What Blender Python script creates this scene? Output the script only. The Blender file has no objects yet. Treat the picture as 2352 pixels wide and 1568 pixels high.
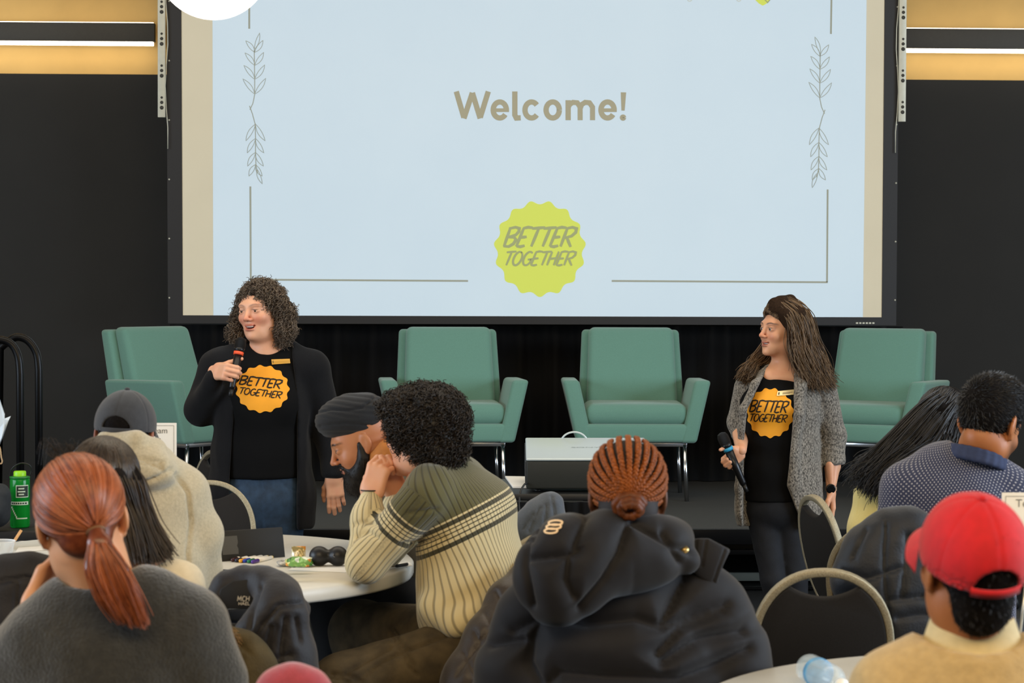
import bpy, bmesh, math, random
import numpy as np
from mathutils import Vector, Matrix
from mathutils.bvhtree import BVHTree

# ------------------------------------------------------------------ camera
SC = bpy.context.scene
FPX, CXP, CYP = 5000.0, 1176.0, 784.0          # focal length and centre for a 2352 x 1568 frame
CAM = np.array([0.0, 0.0, 1.62])
YAW, PITCH, ROLL = math.radians(2.0), math.atan(144 / FPX), math.radians(0.2)
fw = np.array([math.sin(YAW) * math.cos(PITCH), math.cos(YAW) * math.cos(PITCH), -math.sin(PITCH)])
rt0 = np.array([math.cos(YAW), -math.sin(YAW), 0.0])
up0 = np.cross(rt0, fw)
RT = rt0 * math.cos(ROLL) + up0 * math.sin(ROLL)
UP = np.cross(RT, fw)
cam_data = bpy.data.cameras.new('camera')
cam_data.sensor_width = 36.0
cam_data.lens = FPX / 2352 * 36
cam_data.clip_end = 200
cam_data.dof.use_dof = True
cam_data.dof.focus_distance = 9.6
cam_data.dof.aperture_fstop = 8.0
cam = bpy.data.objects.new('camera', cam_data)
SC.collection.objects.link(cam)
cam.matrix_world = Matrix(((RT[0], UP[0], -fw[0], CAM[0]), (RT[1], UP[1], -fw[1], CAM[1]),
                           (RT[2], UP[2], -fw[2], CAM[2]), (0, 0, 0, 1)))
SC.camera = cam

# ------------------------------------------------------------------ light
SC.view_settings.view_transform = 'Standard'
SC.view_settings.look = 'None'
SC.view_settings.exposure = 0.0
SC.view_settings.gamma = 1.0
world = bpy.data.worlds.new('world')
SC.world = world
world.use_nodes = True
bgn = world.node_tree.nodes['Background']
bgn.inputs[0].default_value = (0.75, 0.85, 1.0, 1)
bgn.inputs[1].default_value = 0.15


def area_light(name, loc, target, sx, sy, power, col):
    l = bpy.data.lights.new(name, 'AREA')
    l.shape = 'RECTANGLE'
    l.size, l.size_y, l.energy, l.color = sx, sy, power, col
    o = bpy.data.objects.new(name, l)
    o.location = loc
    o.rotation_euler = (Vector(target) - Vector(loc)).to_track_quat('-Z', 'Y').to_euler()
    SC.collection.objects.link(o)
    return o


COOL = (0.74, 0.87, 1.0)
WARM = (1.0, 0.80, 0.55)
area_light('window_daylight_right', (7.4, 5.2, 2.3), (0, 6.8, 1.1), 6.4, 2.6, 640, COOL)
area_light('window_daylight_left', (-7.4, 5.6, 2.3), (0, 7.4, 1.1), 6.4, 2.6, 460, COOL)
area_light('ceiling_light_front', (0.0, 8.2, 4.9), (0, 8.8, 0), 8.0, 3.0, 190, (1.0, 0.86, 0.66))
area_light('ceiling_light_rear', (0.3, 0.8, 3.9), (0.2, 5.4, 0.9), 7.0, 1.6, 260, (1.0, 0.76, 0.45))


# ------------------------------------------------------------------ mapping helpers
def P(px, py, d):
    """point seen at photo pixel (px,py) at depth d along the optical axis"""
    return CAM + fw * d + RT * ((px - CXP) / FPX * d) - UP * ((py - CYP) / FPX * d)


def ray(px, py):
    v = fw + RT * ((px - CXP) / FPX) - UP * ((py - CYP) / FPX)
    return v


def PY(px, py, y):
    v = ray(px, py)
    return CAM + v * ((y - CAM[1]) / v[1])


def PZ(px, py, z):
    v = ray(px, py)
    return CAM + v * ((z - CAM[2]) / v[2])


def lin(h):
    """sRGB hex or 0-255 triple to linear rgba"""
    if isinstance(h, str):
        h = h.lstrip('#')
        h = [int(h[i:i + 2], 16) for i in (0, 2, 4)]
    o = []
    for c in h:
        c = c / 255
        o.append(c / 12.92 if c <= 0.04045 else ((c + 0.055) / 1.055) ** 2.4)
    return (*o, 1.0)


# ------------------------------------------------------------------ object helpers
COL = SC.collection


def tag(o, label=None, cat=None, group=None, kind=None):
    if label: o['label'] = label
    if cat: o['category'] = cat
    if group: o['group'] = group
    if kind: o['kind'] = kind
    return o


def root(name, loc, label, cat, group=None, rz=0.0):
    o = bpy.data.objects.new(name, None)
    o.empty_display_size = 0.05
    o.location = [float(v) for v in loc]
    o.rotation_euler = (0, 0, rz)
    COL.objects.link(o)
    return tag(o, label, cat, group)


def link(name, me, mat, parent=None, world=True, smooth=None):
    """link mesh data. With a parent (an unrotated chain) and world=True the verts are world coordinates"""
    if mat is not None:
        me.materials.clear()
        me.materials.append(mat)
    if smooth is not None:
        me.polygons.foreach_set('use_smooth', [smooth] * len(me.polygons))
    o = bpy.data.objects.new(name, me)
    COL.objects.link(o)
    if parent is not None:
        o.parent = parent
        if world:
            off = Vector((0, 0, 0))
            q = parent
            while q is not None:
                off += q.location
                q = q.parent
            me.transform(Matrix.Translation(-off))
    return o


def pymesh(name, v, f):
    me = bpy.data.meshes.new(name)
    me.from_pydata([tuple(map(float, p)) for p in v], [], [tuple(int(i) for i in q) for q in f])
    me.update()
    return me


def npmesh(name, v, f):
    """fast mesh from numpy: v (n,3), f (m,k)"""
    me = bpy.data.meshes.new(name)
    v = np.ascontiguousarray(v, np.float32)
    f = np.ascontiguousarray(f, np.int32)
    m, k = f.shape
    me.vertices.add(len(v))
    me.vertices.foreach_set('co', v.ravel())
    me.loops.add(m * k)
    me.loops.foreach_set('vertex_index', f.ravel())
    me.polygons.add(m)
    me.polygons.foreach_set('loop_start', np.arange(0, m * k, k, dtype=np.int32))
    me.update(calc_edges=True)
    return me


def bevel(o, w, seg=3):
    b = o.modifiers.new('bevel', 'BEVEL')
    b.width = w
    b.segments = seg
    b.limit_method = 'ANGLE'
    b.angle_limit = math.radians(30)
    b.harden_normals = False
    o.data.polygons.foreach_set('use_smooth', [True] * len(o.data.polygons))
    return o


HEXF = [(0, 3, 2, 1), (4, 5, 6, 7), (0, 1, 5, 4), (1, 2, 6, 5), (2, 3, 7, 6), (3, 0, 4, 7)]


def hexa(name, c8, mat, parent=None, bev=0.0, seg=3, world=False):
    """eight corners: bottom ring (ccw from above) then top ring"""
    o = link(name, pymesh(name, c8, HEXF), mat, parent, world)
    if bev: bevel(o, bev, seg)
    return o


def boxc(lo, hi):
    (a, b, c), (d, e, f) = lo, hi
    return [(a, b, c), (d, b, c), (d, e, c), (a, e, c), (a, b, f), (d, b, f), (d, e, f), (a, e, f)]


def box(name, lo, hi, mat, parent=None, bev=0.0, world=False, seg=3):
    return hexa(name, boxc(lo, hi), mat, parent, bev, seg, world)


def tube_np(path, rad, sides=8, closed=False, caps=True):
    """one tube along a polyline; rad scalar or per point"""
    p = np.asarray(path, float)
    n = len(p)
    r = np.broadcast_to(np.asarray(rad, float), (n,))
    if closed:
        t = np.roll(p, -1, 0) - np.roll(p, 1, 0)
    else:
        t = np.gradient(p, axis=0)
    t /= np.linalg.norm(t, axis=1)[:, None] + 1e-12
    ref = np.array([0, 0, 1.0]) if abs(t[0][2]) < 0.9 else np.array([1.0, 0, 0])
    nn = np.zeros_like(p)
    a = np.cross(t[0], ref)
    a /= np.linalg.norm(a)
    for i in range(n):
        a = a - t[i] * a.dot(t[i])
        a /= np.linalg.norm(a) + 1e-12
        nn[i] = a
    bb = np.cross(t, nn)
    ang = np.arange(sides) / sides * 2 * math.pi
    v = p[:, None] + r[:, None, None] * (nn[:, None] * np.cos(ang)[None, :, None] + bb[:, None] * np.sin(ang)[None, :, None])
    v = v.reshape(-1, 3)
    f = []
    m = n if closed else n - 1
    for i in range(m):
        for j in range(sides):
            k = (j + 1) % sides
            i2 = (i + 1) % n
            f.append((i * sides + j, i * sides + k, i2 * sides + k, i2 * sides + j))
    v = list(v)
    if caps and not closed:
        f.append(tuple(range(sides))[::-1])
        f.append(tuple((n - 1) * sides + j for j in range(sides)))
    return v, f


def tube(name, path, rad, mat, parent=None, sides=8, closed=False, world=False):
    v, f = tube_np(path, rad, sides, closed)
    return link(name, pymesh(name, v, f), mat, parent, world, True)


def lathe_np(prof, seg=32):
    """profile (r,z) around z"""
    v, f = [], []
    n = len(prof)
    for i in range(seg):
        a = i / seg * 2 * math.pi
        for r, z in prof:
            v.append((r * math.cos(a), r * math.sin(a), z))
    for i in range(seg):
        j = (i + 1) % seg
        for k in range(n - 1):
            f.append((i * n + k, j * n + k, j * n + k + 1, i * n + k + 1))
    if prof[0][0] > 1e-6: f.append(tuple(i * n for i in range(seg))[::-1])
    if prof[-1][0] > 1e-6: f.append(tuple(i * n + n - 1 for i in range(seg)))
    return v, f


def lathe(name, prof, mat, parent=None, seg=32, M=None, world=False):
    v, f = lathe_np(prof, seg)
    me = pymesh(name, v, f)
    if M is not None: me.transform(M)
    return link(name, me, mat, parent, world, True)


def frame(z, x=None):
    """3x3 matrix with columns x,y,z from a z direction"""
    z = np.asarray(z, float)
    z = z / np.linalg.norm(z)
    x = np.array([1.0, 0, 0]) if x is None else np.asarray(x, float)
    if abs(np.dot(x / np.linalg.norm(x), z)) > 0.95: x = np.array([0, 1.0, 0])
    x = x - z * x.dot(z)
    x /= np.linalg.norm(x)
    return np.stack([x, np.cross(z, x), z], 1)


def mat4(R, t):
    M = Matrix.Identity(4)
    for i in range(3):
        for j in range(3): M[i][j] = float(R[i][j])
        M[i][3] = float(t[i])
    return M


def extrude_poly(name, pts, thick, mat, parent=None, M=None, bev=0.0, world=False):
    """flat polygon (x,z) extruded along y from 0 to thick"""
    bm = bmesh.new()
    vs = [bm.verts.new((x, 0, z)) for x, z in pts]
    f = bm.faces.new(vs)
    r = bmesh.ops.extrude_face_region(bm, geom=[f])
    bmesh.ops.translate(bm, vec=(0, thick, 0), verts=[g for g in r['geom'] if isinstance(g, bmesh.types.BMVert)])
    bmesh.ops.recalc_face_normals(bm, faces=bm.faces)
    me = bpy.data.meshes.new(name)
    bm.to_mesh(me)
    bm.free()
    if M is not None: me.transform(M)
    o = link(name, me, mat, parent, world)
    if bev: bevel(o, bev, 2)
    return o


def copy_tree(o, parent=None):
    c = o.copy()
    COL.objects.link(c)
    c.parent = parent
    for ch in list(o.children): copy_tree(ch, c)
    return c


# ------------------------------------------------------------------ materials
MATS = {}


def nmat(name):
    m = bpy.data.materials.new(name)
    m.use_nodes = True
    nt = m.node_tree
    return m, nt, nt.nodes['Principled BSDF']


def mk(nt, typ, **kw):
    n = nt.nodes.new(typ)
    for k, v in kw.items(): setattr(n, k, v)
    return n


def mat(name, col, rough=0.6, metal=0.0, noise=0.0, nscale=40.0, bump=0.0, bscale=200.0, col2=None, emit=None, estr=0.0,
        trans=0.0, ior=1.45, spec=0.5, sheen=0.0, coat=0.0, stretch=None, sss=0.0, detail=4.0, alpha=1.0):
    if name in MATS: return MATS[name]
    m, nt, b = nmat(name)
    c = lin(col) if not (isinstance(col, tuple) and len(col) == 4) else col
    b.inputs['Base Color'].default_value = c
    b.inputs['Roughness'].default_value = rough
    b.inputs['Metallic'].default_value = metal
    b.inputs['IOR'].default_value = ior
    b.inputs['Specular IOR Level'].default_value = spec
    b.inputs['Transmission Weight'].default_value = trans
    b.inputs['Sheen Weight'].default_value = sheen
    b.inputs['Alpha'].default_value = alpha
    b.inputs['Coat Weight'].default_value = coat
    if sss:
        b.inputs['Subsurface Weight'].default_value = sss
        b.inputs['Subsurface Radius'].default_value = (0.012, 0.005, 0.003)
        b.inputs['Subsurface Scale'].default_value = 1.0
    if emit is not None:
        b.inputs['Emission Color'].default_value = lin(emit)
        b.inputs['Emission Strength'].default_value = estr
    if noise or bump:
        tc = mk(nt, 'ShaderNodeTexCoord')
        src = tc.outputs['Object']
        if stretch:
            mp = mk(nt, 'ShaderNodeMapping')
            mp.inputs['Scale'].default_value = stretch
            nt.links.new(src, mp.inputs[0])
            src = mp.outputs[0]
    if noise:
        n = mk(nt, 'ShaderNodeTexNoise')
        n.inputs['Scale'].default_value = nscale
        n.inputs['Detail'].default_value = detail
        nt.links.new(src, n.inputs['Vector'])
        r = mk(nt, 'ShaderNodeValToRGB')
        c2 = lin(col2) if col2 is not None else tuple(min(1, x * (1 + noise)) for x in c[:3]) + (1,)
        c1 = c if col2 is not None else tuple(x * (1 - noise) for x in c[:3]) + (1,)
        r.color_ramp.elements[0].position = 0.3
        r.color_ramp.elements[1].position = 0.7
        r.color_ramp.elements[0].color = c1
        r.color_ramp.elements[1].color = c2
        nt.links.new(n.outputs['Fac'], r.inputs[0])
        nt.links.new(r.outputs[0], b.inputs['Base Color'])
    if bump:
        n2 = mk(nt, 'ShaderNodeTexNoise')
        n2.inputs['Scale'].default_value = bscale
        n2.inputs['Detail'].default_value = 3
        nt.links.new(src, n2.inputs['Vector'])
        bp = mk(nt, 'ShaderNodeBump')
        bp.inputs['Strength'].default_value = bump
        bp.inputs['Distance'].default_value = 0.01
        nt.links.new(n2.outputs['Fac'], bp.inputs['Height'])
        nt.links.new(bp.outputs[0], b.inputs['Normal'])
    MATS[name] = m
    return m


def emis(name, col, s=1.0):
    if name in MATS: return MATS[name]
    m, nt, b = nmat(name)
    nt.nodes.remove(b)
    e = mk(nt, 'ShaderNodeEmission')
    e.inputs[0].default_value = lin(col)
    e.inputs[1].default_value = s
    nt.links.new(e.outputs[0], nt.nodes['Material Output'].inputs[0])
    MATS[name] = m
    return m


M_BLACK = mat('black_plastic', '101010', 0.5)
M_BLACKMETAL = mat('black_metal', '0c0c0d', 0.35, 0.6)
M_CHROME = mat('chrome', 'c9ccd0', 0.18, 1.0)


# ------------------------------------------------------------------ solid modelling by distance fields
def V3(*a): return np.array(a, float)


def unit(v):
    v = np.asarray(v, float)
    return v / (np.linalg.norm(v) + 1e-12)


class Prim:
    def __init__(s, fn, lo, hi, op='u', k=0.01):
        s.fn, s.lo, s.hi, s.op, s.k = fn, np.asarray(lo, float), np.asarray(hi, float), op, k


def RC(a, b, ra, rb, k=0.01, op='u'):
    """round cone"""
    a, b = np.asarray(a, float), np.asarray(b, float)
    r = max(ra, rb)
    ab = (b - a).astype(np.float32)
    l2 = max(float(ab.dot(ab)), 1e-9)
    a32 = a.astype(np.float32)

    def fn(p):
        q = p - a32
        t = np.clip(q @ ab / l2, 0, 1)
        q = q - t[..., None] * ab
        return np.sqrt(np.einsum('...i,...i->...', q, q)) - (ra + (rb - ra) * t)
    return Prim(fn, np.minimum(a, b) - r, np.maximum(a, b) + r, op, k)


def CHAIN(pts, rs, k=0.01, op='u'):
    return [RC(pts[i], pts[i + 1], rs[i], rs[i + 1], k, op) for i in range(len(pts) - 1)]


def EL(c, r, R=None, k=0.01, op='u'):
    """ellipsoid, R columns are its axes"""
    c = np.asarray(c, float)
    r = np.asarray(r, float)
    R = np.eye(3) if R is None else np.asarray(R, float)
    c32, R32, ir, ir2 = c.astype(np.float32), R.astype(np.float32), (1 / r).astype(np.float32), (1 / r ** 2).astype(np.float32)
    ext = np.sqrt(((R * r) ** 2).sum(1))

    def fn(p):
        q = (p - c32) @ R32
        k0 = np.sqrt(((q * ir) ** 2).sum(-1))
        k1 = np.sqrt(((q * ir2) ** 2).sum(-1))
        return np.where(k1 > 1e-6, k0 * (k0 - 1) / np.maximum(k1, 1e-6), -r.min())
    return Prim(fn, c - ext, c + ext, op, k)


def BX(c, h, R=None, rnd=0.005, k=0.01, op='u'):
    c = np.asarray(c, float)
    h = np.asarray(h, float)
    R = np.eye(3) if R is None else np.asarray(R, float)
    c32, R32, h32 = c.astype(np.float32), R.astype(np.float32), (h - rnd).astype(np.float32)
    ext = (np.abs(R) * h).sum(1)

    def fn(p):
        q = np.abs((p - c32) @ R32) - h32
        return np.sqrt((np.maximum(q, 0) ** 2).sum(-1)) + np.minimum(q.max(-1), 0) - rnd
    return Prim(fn, c - ext, c + ext, op, k)


def EC(a, b, ra, rb, u, k=0.02, op='u'):
    """elliptic round cone: ra=(half width along u, half depth)"""
    a, b = np.asarray(a, float), np.asarray(b, float)
    w = unit(b - a)
    u = unit(u - w * np.dot(u, w))
    v = np.cross(w, u)
    L = np.linalg.norm(b - a)
    a32 = a.astype(np.float32)
    R32 = np.stack([u, v, w], 1).astype(np.float32)
    m = max(*ra, *rb)

    def fn(p):
        q = (p - a32) @ R32
        t = np.clip(q[..., 2] / L, 0, 1)
        ru = ra[0] + (rb[0] - ra[0]) * t
        rv = ra[1] + (rb[1] - ra[1]) * t
        rm = np.minimum(ru, rv)
        qw = q[..., 2] - t * L
        k0 = np.sqrt((q[..., 0] / ru) ** 2 + (q[..., 1] / rv) ** 2 + (qw / rm) ** 2)
        k1 = np.sqrt((q[..., 0] / ru ** 2) ** 2 + (q[..., 1] / rv ** 2) ** 2 + (qw / rm ** 2) ** 2)
        return np.where(k1 > 1e-5, k0 * (k0 - 1) / np.maximum(k1, 1e-5), -rm)
    return Prim(fn, np.minimum(a, b) - m, np.maximum(a, b) + m, op, k)


def ECHAIN(pts, rr, u, k=0.02):
    return [EC(pts[i], pts[i + 1], rr[i], rr[i + 1], u, k) for i in range(len(pts) - 1)]


BIG = np.array([1e3] * 3)


def PLANE(pt, n, op='i', k=0.004):
    """keeps the side the normal points away from"""
    n = unit(n).astype(np.float32)
    pt = np.asarray(pt, np.float32)
    return Prim(lambda p: (p - pt) @ n, -BIG, BIG, op, k)


def PXPOLY(poly, d0, d1, op='s', k=0.004):
    """prism over a pixel outline between two depths"""
    poly = np.asarray(poly, np.float32)
    n = len(poly)
    cam32, f32, r32, u32 = [x.astype(np.float32) for x in (CAM, fw, RT, UP)]

    def fn(p):
        q = p - cam32
        z = q @ f32
        x = q @ r32 / z * FPX + CXP
        y = CYP - q @ u32 / z * FPX
        d = np.full(x.shape, 1e12, np.float32)
        s = np.ones(x.shape, np.float32)
        for i in range(n):
            a, b = poly[i], poly[i - 1]
            ex, ey = b - a
            wx, wy = x - a[0], y - a[1]
            t = np.clip((wx * ex + wy * ey) / (ex * ex + ey * ey + 1e-9), 0, 1)
            d = np.minimum(d, (wx - ex * t) ** 2 + (wy - ey * t) ** 2)
            c1 = y >= a[1]
            c2 = y < b[1]
            c3 = ex * wy > ey * wx
            s = np.where((c1 & c2 & c3) | (~c1 & ~c2 & ~c3), -s, s)
        d2 = s * np.sqrt(d) * z / FPX
        return np.maximum(d2, np.maximum(d0 - z, z - d1))
    return Prim(fn, -BIG, BIG, op, k)


def _smin(a, b, k):
    if k <= 0: return np.minimum(a, b)
    h = np.maximum(k - np.abs(a - b), 0) / k
    return np.minimum(a, b) - h * h * k * 0.25


def field(prims, res, lo=None, hi=None):
    us = [p for p in prims if p.op == 'u']
    if lo is None:
        lo = np.min([p.lo for p in us], 0) - 3 * res
        hi = np.max([p.hi for p in us], 0) + 3 * res
    n = np.ceil((hi - lo) / res).astype(int) + 1
    ax = [(lo[i] + res * np.arange(n[i])).astype(np.float32) for i in range(3)]
    G = np.full(n, 0.5, np.float32)
    for p in prims:
        mg = p.k + 0.03
        i0 = np.maximum(np.floor((p.lo - mg - lo) / res).astype(int), 0)
        i1 = np.minimum(np.ceil((p.hi + mg - lo) / res).astype(int) + 1, n)
        if (i1 <= i0).any(): continue
        sl = tuple(slice(i0[j], i1[j]) for j in range(3))
        pts = np.stack(np.meshgrid(ax[0][sl[0]], ax[1][sl[1]], ax[2][sl[2]], indexing='ij'), -1)
        d = p.fn(pts).astype(np.float32)
        if p.op == 'u': G[sl] = _smin(G[sl], d, p.k)
        elif p.op == 's': G[sl] = -_smin(-G[sl], d, p.k)
        elif p.op == 'i': G[sl] = -_smin(-G[sl], -d, p.k)
    return G, lo, res


def nets(G, lo, res):
    """naive surface nets"""
    G = G.copy()
    for a in range(3):
        s = [slice(None)] * 3
        for e in (0, -1):
            s[a] = e
            G[tuple(s)] = np.maximum(G[tuple(s)], 0.002)
    S = G < 0
    nx, ny, nz = G.shape
    cnt = np.zeros((nx - 1, ny - 1, nz - 1), np.int8)
    for dx in (0, 1):
        for dy in (0, 1):
            for dz in (0, 1):
                cnt += S[dx:nx - 1 + dx, dy:ny - 1 + dy, dz:nz - 1 + dz]
    act = (cnt > 0) & (cnt < 8)
    I = np.argwhere(act)
    idx = np.full(act.shape, -1, np.int32)
    idx[act] = np.arange(len(I))
    acc = np.zeros((len(I), 3))
    num = np.zeros(len(I))
    cor = [(x, y, z) for x in (0, 1) for y in (0, 1) for z in (0, 1)]
    val = {c: G[I[:, 0] + c[0], I[:, 1] + c[1], I[:, 2] + c[2]] for c in cor}
    for c in cor:
        for a in range(3):
            if c[a]: continue
            e = list(c)
            e[a] = 1
            e = tuple(e)
            v0, v1 = val[c], val[e]
            x = (v0 < 0) != (v1 < 0)
            t = np.where(x, v0 / np.where(x, v0 - v1, 1), 0)
            pos = np.tile(np.array(c, float), (len(I), 1))
            pos[:, a] = t
            acc += pos * x[:, None]
            num += x
    V = lo + res * (I + acc / num[:, None])
    F = []
    for a in range(3):
        b, c = (a + 1) % 3, (a + 2) % 3
        sl0, sl1 = [slice(None)] * 3, [slice(None)] * 3
        sl0[a] = slice(0, -1)
        sl1[a] = slice(1, None)
        x = S[tuple(sl0)] != S[tuple(sl1)]
        # interior in b,c
        E = np.argwhere(x)
        ok = (E[:, b] > 0) & (E[:, c] > 0) & (E[:, b] < G.shape[b] - 1) & (E[:, c] < G.shape[c] - 1)
        E = E[ok]
        flip = S[tuple(E.T)]
        q = []
        for db, dc in ((-1, -1), (0, -1), (0, 0), (-1, 0)):
            K = E.copy()
            K[:, b] += db
            K[:, c] += dc
            q.append(idx[tuple(K.T)])
        q = np.stack(q, 1)
        q[~flip] = q[~flip][:, ::-1]
        F.append(q)
    F = np.concatenate(F)
    F = F[(F >= 0).all(1)]
    return V, F


def vnormals(V, F):
    n = np.cross(V[F[:, 2]] - V[F[:, 0]], V[F[:, 3 if F.shape[1] > 3 else 1]] - V[F[:, 1 if F.shape[1] > 3 else 0]])
    out = np.zeros_like(V)
    for i in range(F.shape[1]): np.add.at(out, F[:, i], n)
    return out / (np.linalg.norm(out, axis=1)[:, None] + 1e-12)


def relax(V, F, it=2, lam=0.5):
    A = np.concatenate([np.stack([F[:, i], F[:, (i + 1) % F.shape[1]]], 1) for i in range(F.shape[1])])
    for _ in range(it):
        s = np.zeros_like(V)
        c = np.zeros(len(V))
        np.add.at(s, A[:, 0], V[A[:, 1]])
        np.add.at(c, A[:, 0], 1)
        V = V + lam * (s / np.maximum(c, 1)[:, None] - V)
    return V


def solid(prims, res, it=1):
    fl = []
    for p in prims:
        fl.extend(p) if isinstance(p, (list, tuple)) else fl.append(p)
    V, F = nets(*field(fl, res))
    if it: V = relax(V, F, it)
    return V, F


def wob(V, freq, seed, n=5):
    """smooth pseudo noise in -1..1"""
    r = np.random.RandomState(seed)
    o = np.zeros(len(V))
    for i in range(n):
        w = r.normal(size=3)
        w = w / np.linalg.norm(w) * freq * (0.7 + 0.8 * r.rand())
        o += np.sin(V @ w + r.rand() * 6.28 + 1.3 * np.sin(V @ (r.normal(size=3) * freq * 0.5) + r.rand() * 6))
    return o / n


def folds(V, F, amp, freq, seed, stretch=(1, 1, 1)):
    """cloth wrinkles: ridged noise along the normals"""
    N = vnormals(V, F)
    W = V * np.asarray(stretch, float)
    a = wob(W, freq, seed)
    b = wob(W, freq * 2.2, seed + 7)
    d = (1 - np.abs(a) * 2.2) * 0.6 + b * 0.4
    return V + N * (amp * d)[:, None]


def fattr(me, name, arr):
    arr = np.asarray(arr, np.float32)
    if arr.ndim == 1:
        a = me.attributes.new(name, 'FLOAT', 'POINT')
        a.data.foreach_set('value', arr)
    else:
        a = me.attributes.new(name, 'FLOAT_VECTOR', 'POINT')
        a.data.foreach_set('vector', np.ascontiguousarray(arr).ravel())


def add_solid(name, prims, res, mat, parent, it=1, fold=None, post=None):
    V, F = solid(prims, res, it)
    if fold: V = folds(V, F, *fold)
    if post is not None: V = post(V, F)
    me = npmesh(name, V, F)
    o = link(name, me, mat, parent, True, True)
    return o, V, F


def join_np(parts):
    v, f, n = [], [], 0
    for V, F in parts:
        v.append(np.asarray(V))
        f.append(np.asarray(F) + n)
        n += len(V)
    return np.concatenate(v), np.concatenate(f)


# ------------------------------------------------------------------ strands (hair, fringe): paths (n,m,3)
def strands_np(paths, rad, sides=4, taper=0.35):
    p = np.asarray(paths, float)
    n, m, _ = p.shape
    t = np.gradient(p, axis=1)
    t /= np.linalg.norm(t, axis=2, keepdims=True) + 1e-12
    ref = np.array([0.31, 0.17, 0.93])
    a = np.cross(t, ref)
    bad = np.linalg.norm(a, axis=2) < 0.15
    a[bad] = np.cross(t[bad], np.array([1.0, 0.1, 0]))
    a /= np.linalg.norm(a, axis=2, keepdims=True) + 1e-12
    b = np.cross(t, a)
    r = np.broadcast_to(np.asarray(rad, float).reshape(-1, 1), (n, 1)) * (1 - (1 - taper) * np.linspace(0, 1, m)[None] ** 2)
    ang = np.arange(sides) / sides * 2 * math.pi
    v = p[:, :, None] + r[:, :, None, None] * (a[:, :, None] * np.cos(ang)[None, None, :, None] + b[:, :, None] * np.sin(ang)[None, None, :, None])
    base = (np.arange(n)[:, None, None] * m + np.arange(m - 1)[None, :, None]) * sides
    j = np.arange(sides)[None, None, :]
    k = (j + 1) % sides
    q = np.stack([base + j, base + k, base + sides + k, base + sides + j], -1).reshape(-1, 4)
    return v.reshape(-1, 3), q, np.repeat(np.arange(n), m * sides)


def add_strands(name, paths, rad, mat, parent, sides=4, taper=0.35, seed=0):
    v, q, sid = strands_np(paths, rad, sides, taper)
    me = npmesh(name, v, q)
    r = np.random.RandomState(seed).rand(len(paths))
    fattr(me, 'rnd', r[sid])
    return link(name, me, mat, parent, True, True)


def hair_mat(name, dark, light, rough=0.42, spec=0.35):
    if name in MATS: return MATS[name]
    m, nt, b = nmat(name)
    at = mk(nt, 'ShaderNodeAttribute', attribute_name='rnd')
    r = mk(nt, 'ShaderNodeValToRGB')
    r.color_ramp.elements[0].color = lin(dark)
    r.color_ramp.elements[1].color = lin(light)
    tc = mk(nt, 'ShaderNodeTexCoord')
    n = mk(nt, 'ShaderNodeTexNoise')
    n.inputs['Scale'].default_value = 60
    nt.links.new(tc.outputs['Object'], n.inputs['Vector'])
    mx = mk(nt, 'ShaderNodeMath', operation='MULTIPLY_ADD')
    nt.links.new(n.outputs['Fac'], mx.inputs[0])
    mx.inputs[1].default_value = 0.6
    ad = mk(nt, 'ShaderNodeMath', operation='MULTIPLY_ADD')
    nt.links.new(at.outputs['Fac'], ad.inputs[0])
    ad.inputs[1].default_value = 0.8
    ad.inputs[2].default_value = -0.2
    nt.links.new(ad.outputs[0], mx.inputs[2])
    nt.links.new(mx.outputs[0], r.inputs[0])
    nt.links.new(r.outputs[0], b.inputs['Base Color'])
    b.inputs['Roughness'].default_value = rough
    b.inputs['Specular IOR Level'].default_value = spec
    MATS[name] = m
    return m


def hair_base(name, col):
    """matte under-layer of hair"""
    return mat(name, col, 0.85, noise=0.35, nscale=120, bump=0.3, bscale=300, spec=0.12)


def skin_mat(name, base, blush, lip, brow):
    """tint attribute: x lips, y brow or stubble, z blush"""
    if name in MATS: return MATS[name]
    m, nt, b = nmat(name)
    at = mk(nt, 'ShaderNodeAttribute', attribute_name='tint')
    sp = mk(nt, 'ShaderNodeSeparateXYZ')
    nt.links.new(at.outputs['Vector'], sp.inputs[0])
    tc = mk(nt, 'ShaderNodeTexCoord')
    n = mk(nt, 'ShaderNodeTexNoise')
    n.inputs['Scale'].default_value = 22
    n.inputs['Detail'].default_value = 5
    nt.links.new(tc.outputs['Object'], n.inputs['Vector'])
    cur = mk(nt, 'ShaderNodeMix', data_type='RGBA')
    cur.inputs['A'].default_value = lin(base)
    cur.inputs['B'].default_value = lin(blush)
    mr = mk(nt, 'ShaderNodeMapRange')
    mr.inputs['From Min'].default_value = 0.4
    mr.inputs['From Max'].default_value = 0.75
    mr.inputs['To Max'].default_value = 0.35
    nt.links.new(n.outputs['Fac'], mr.inputs['Value'])
    ad = mk(nt, 'ShaderNodeMath', operation='ADD')
    nt.links.new(mr.outputs[0], ad.inputs[0])
    nt.links.new(sp.outputs['Z'], ad.inputs[1])
    nt.links.new(ad.outputs[0], cur.inputs['Factor'])
    prev = cur
    for out, c in (('X', lip), ('Y', brow)):
        mx = mk(nt, 'ShaderNodeMix', data_type='RGBA')
        nt.links.new(sp.outputs[out], mx.inputs['Factor'])
        nt.links.new(prev.outputs['Result'], mx.inputs['A'])
        mx.inputs['B'].default_value = lin(c)
        prev = mx
    nt.links.new(prev.outputs['Result'], b.inputs['Base Color'])
    b.inputs['Roughness'].default_value = 0.48
    b.inputs['Specular IOR Level'].default_value = 0.4
    b.inputs['Subsurface Weight'].default_value = 0.12
    b.inputs['Subsurface Radius'].default_value = (0.010, 0.004, 0.002)
    b.inputs['Subsurface Scale'].default_value = 1.0
    MATS[name] = m
    return m


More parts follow.
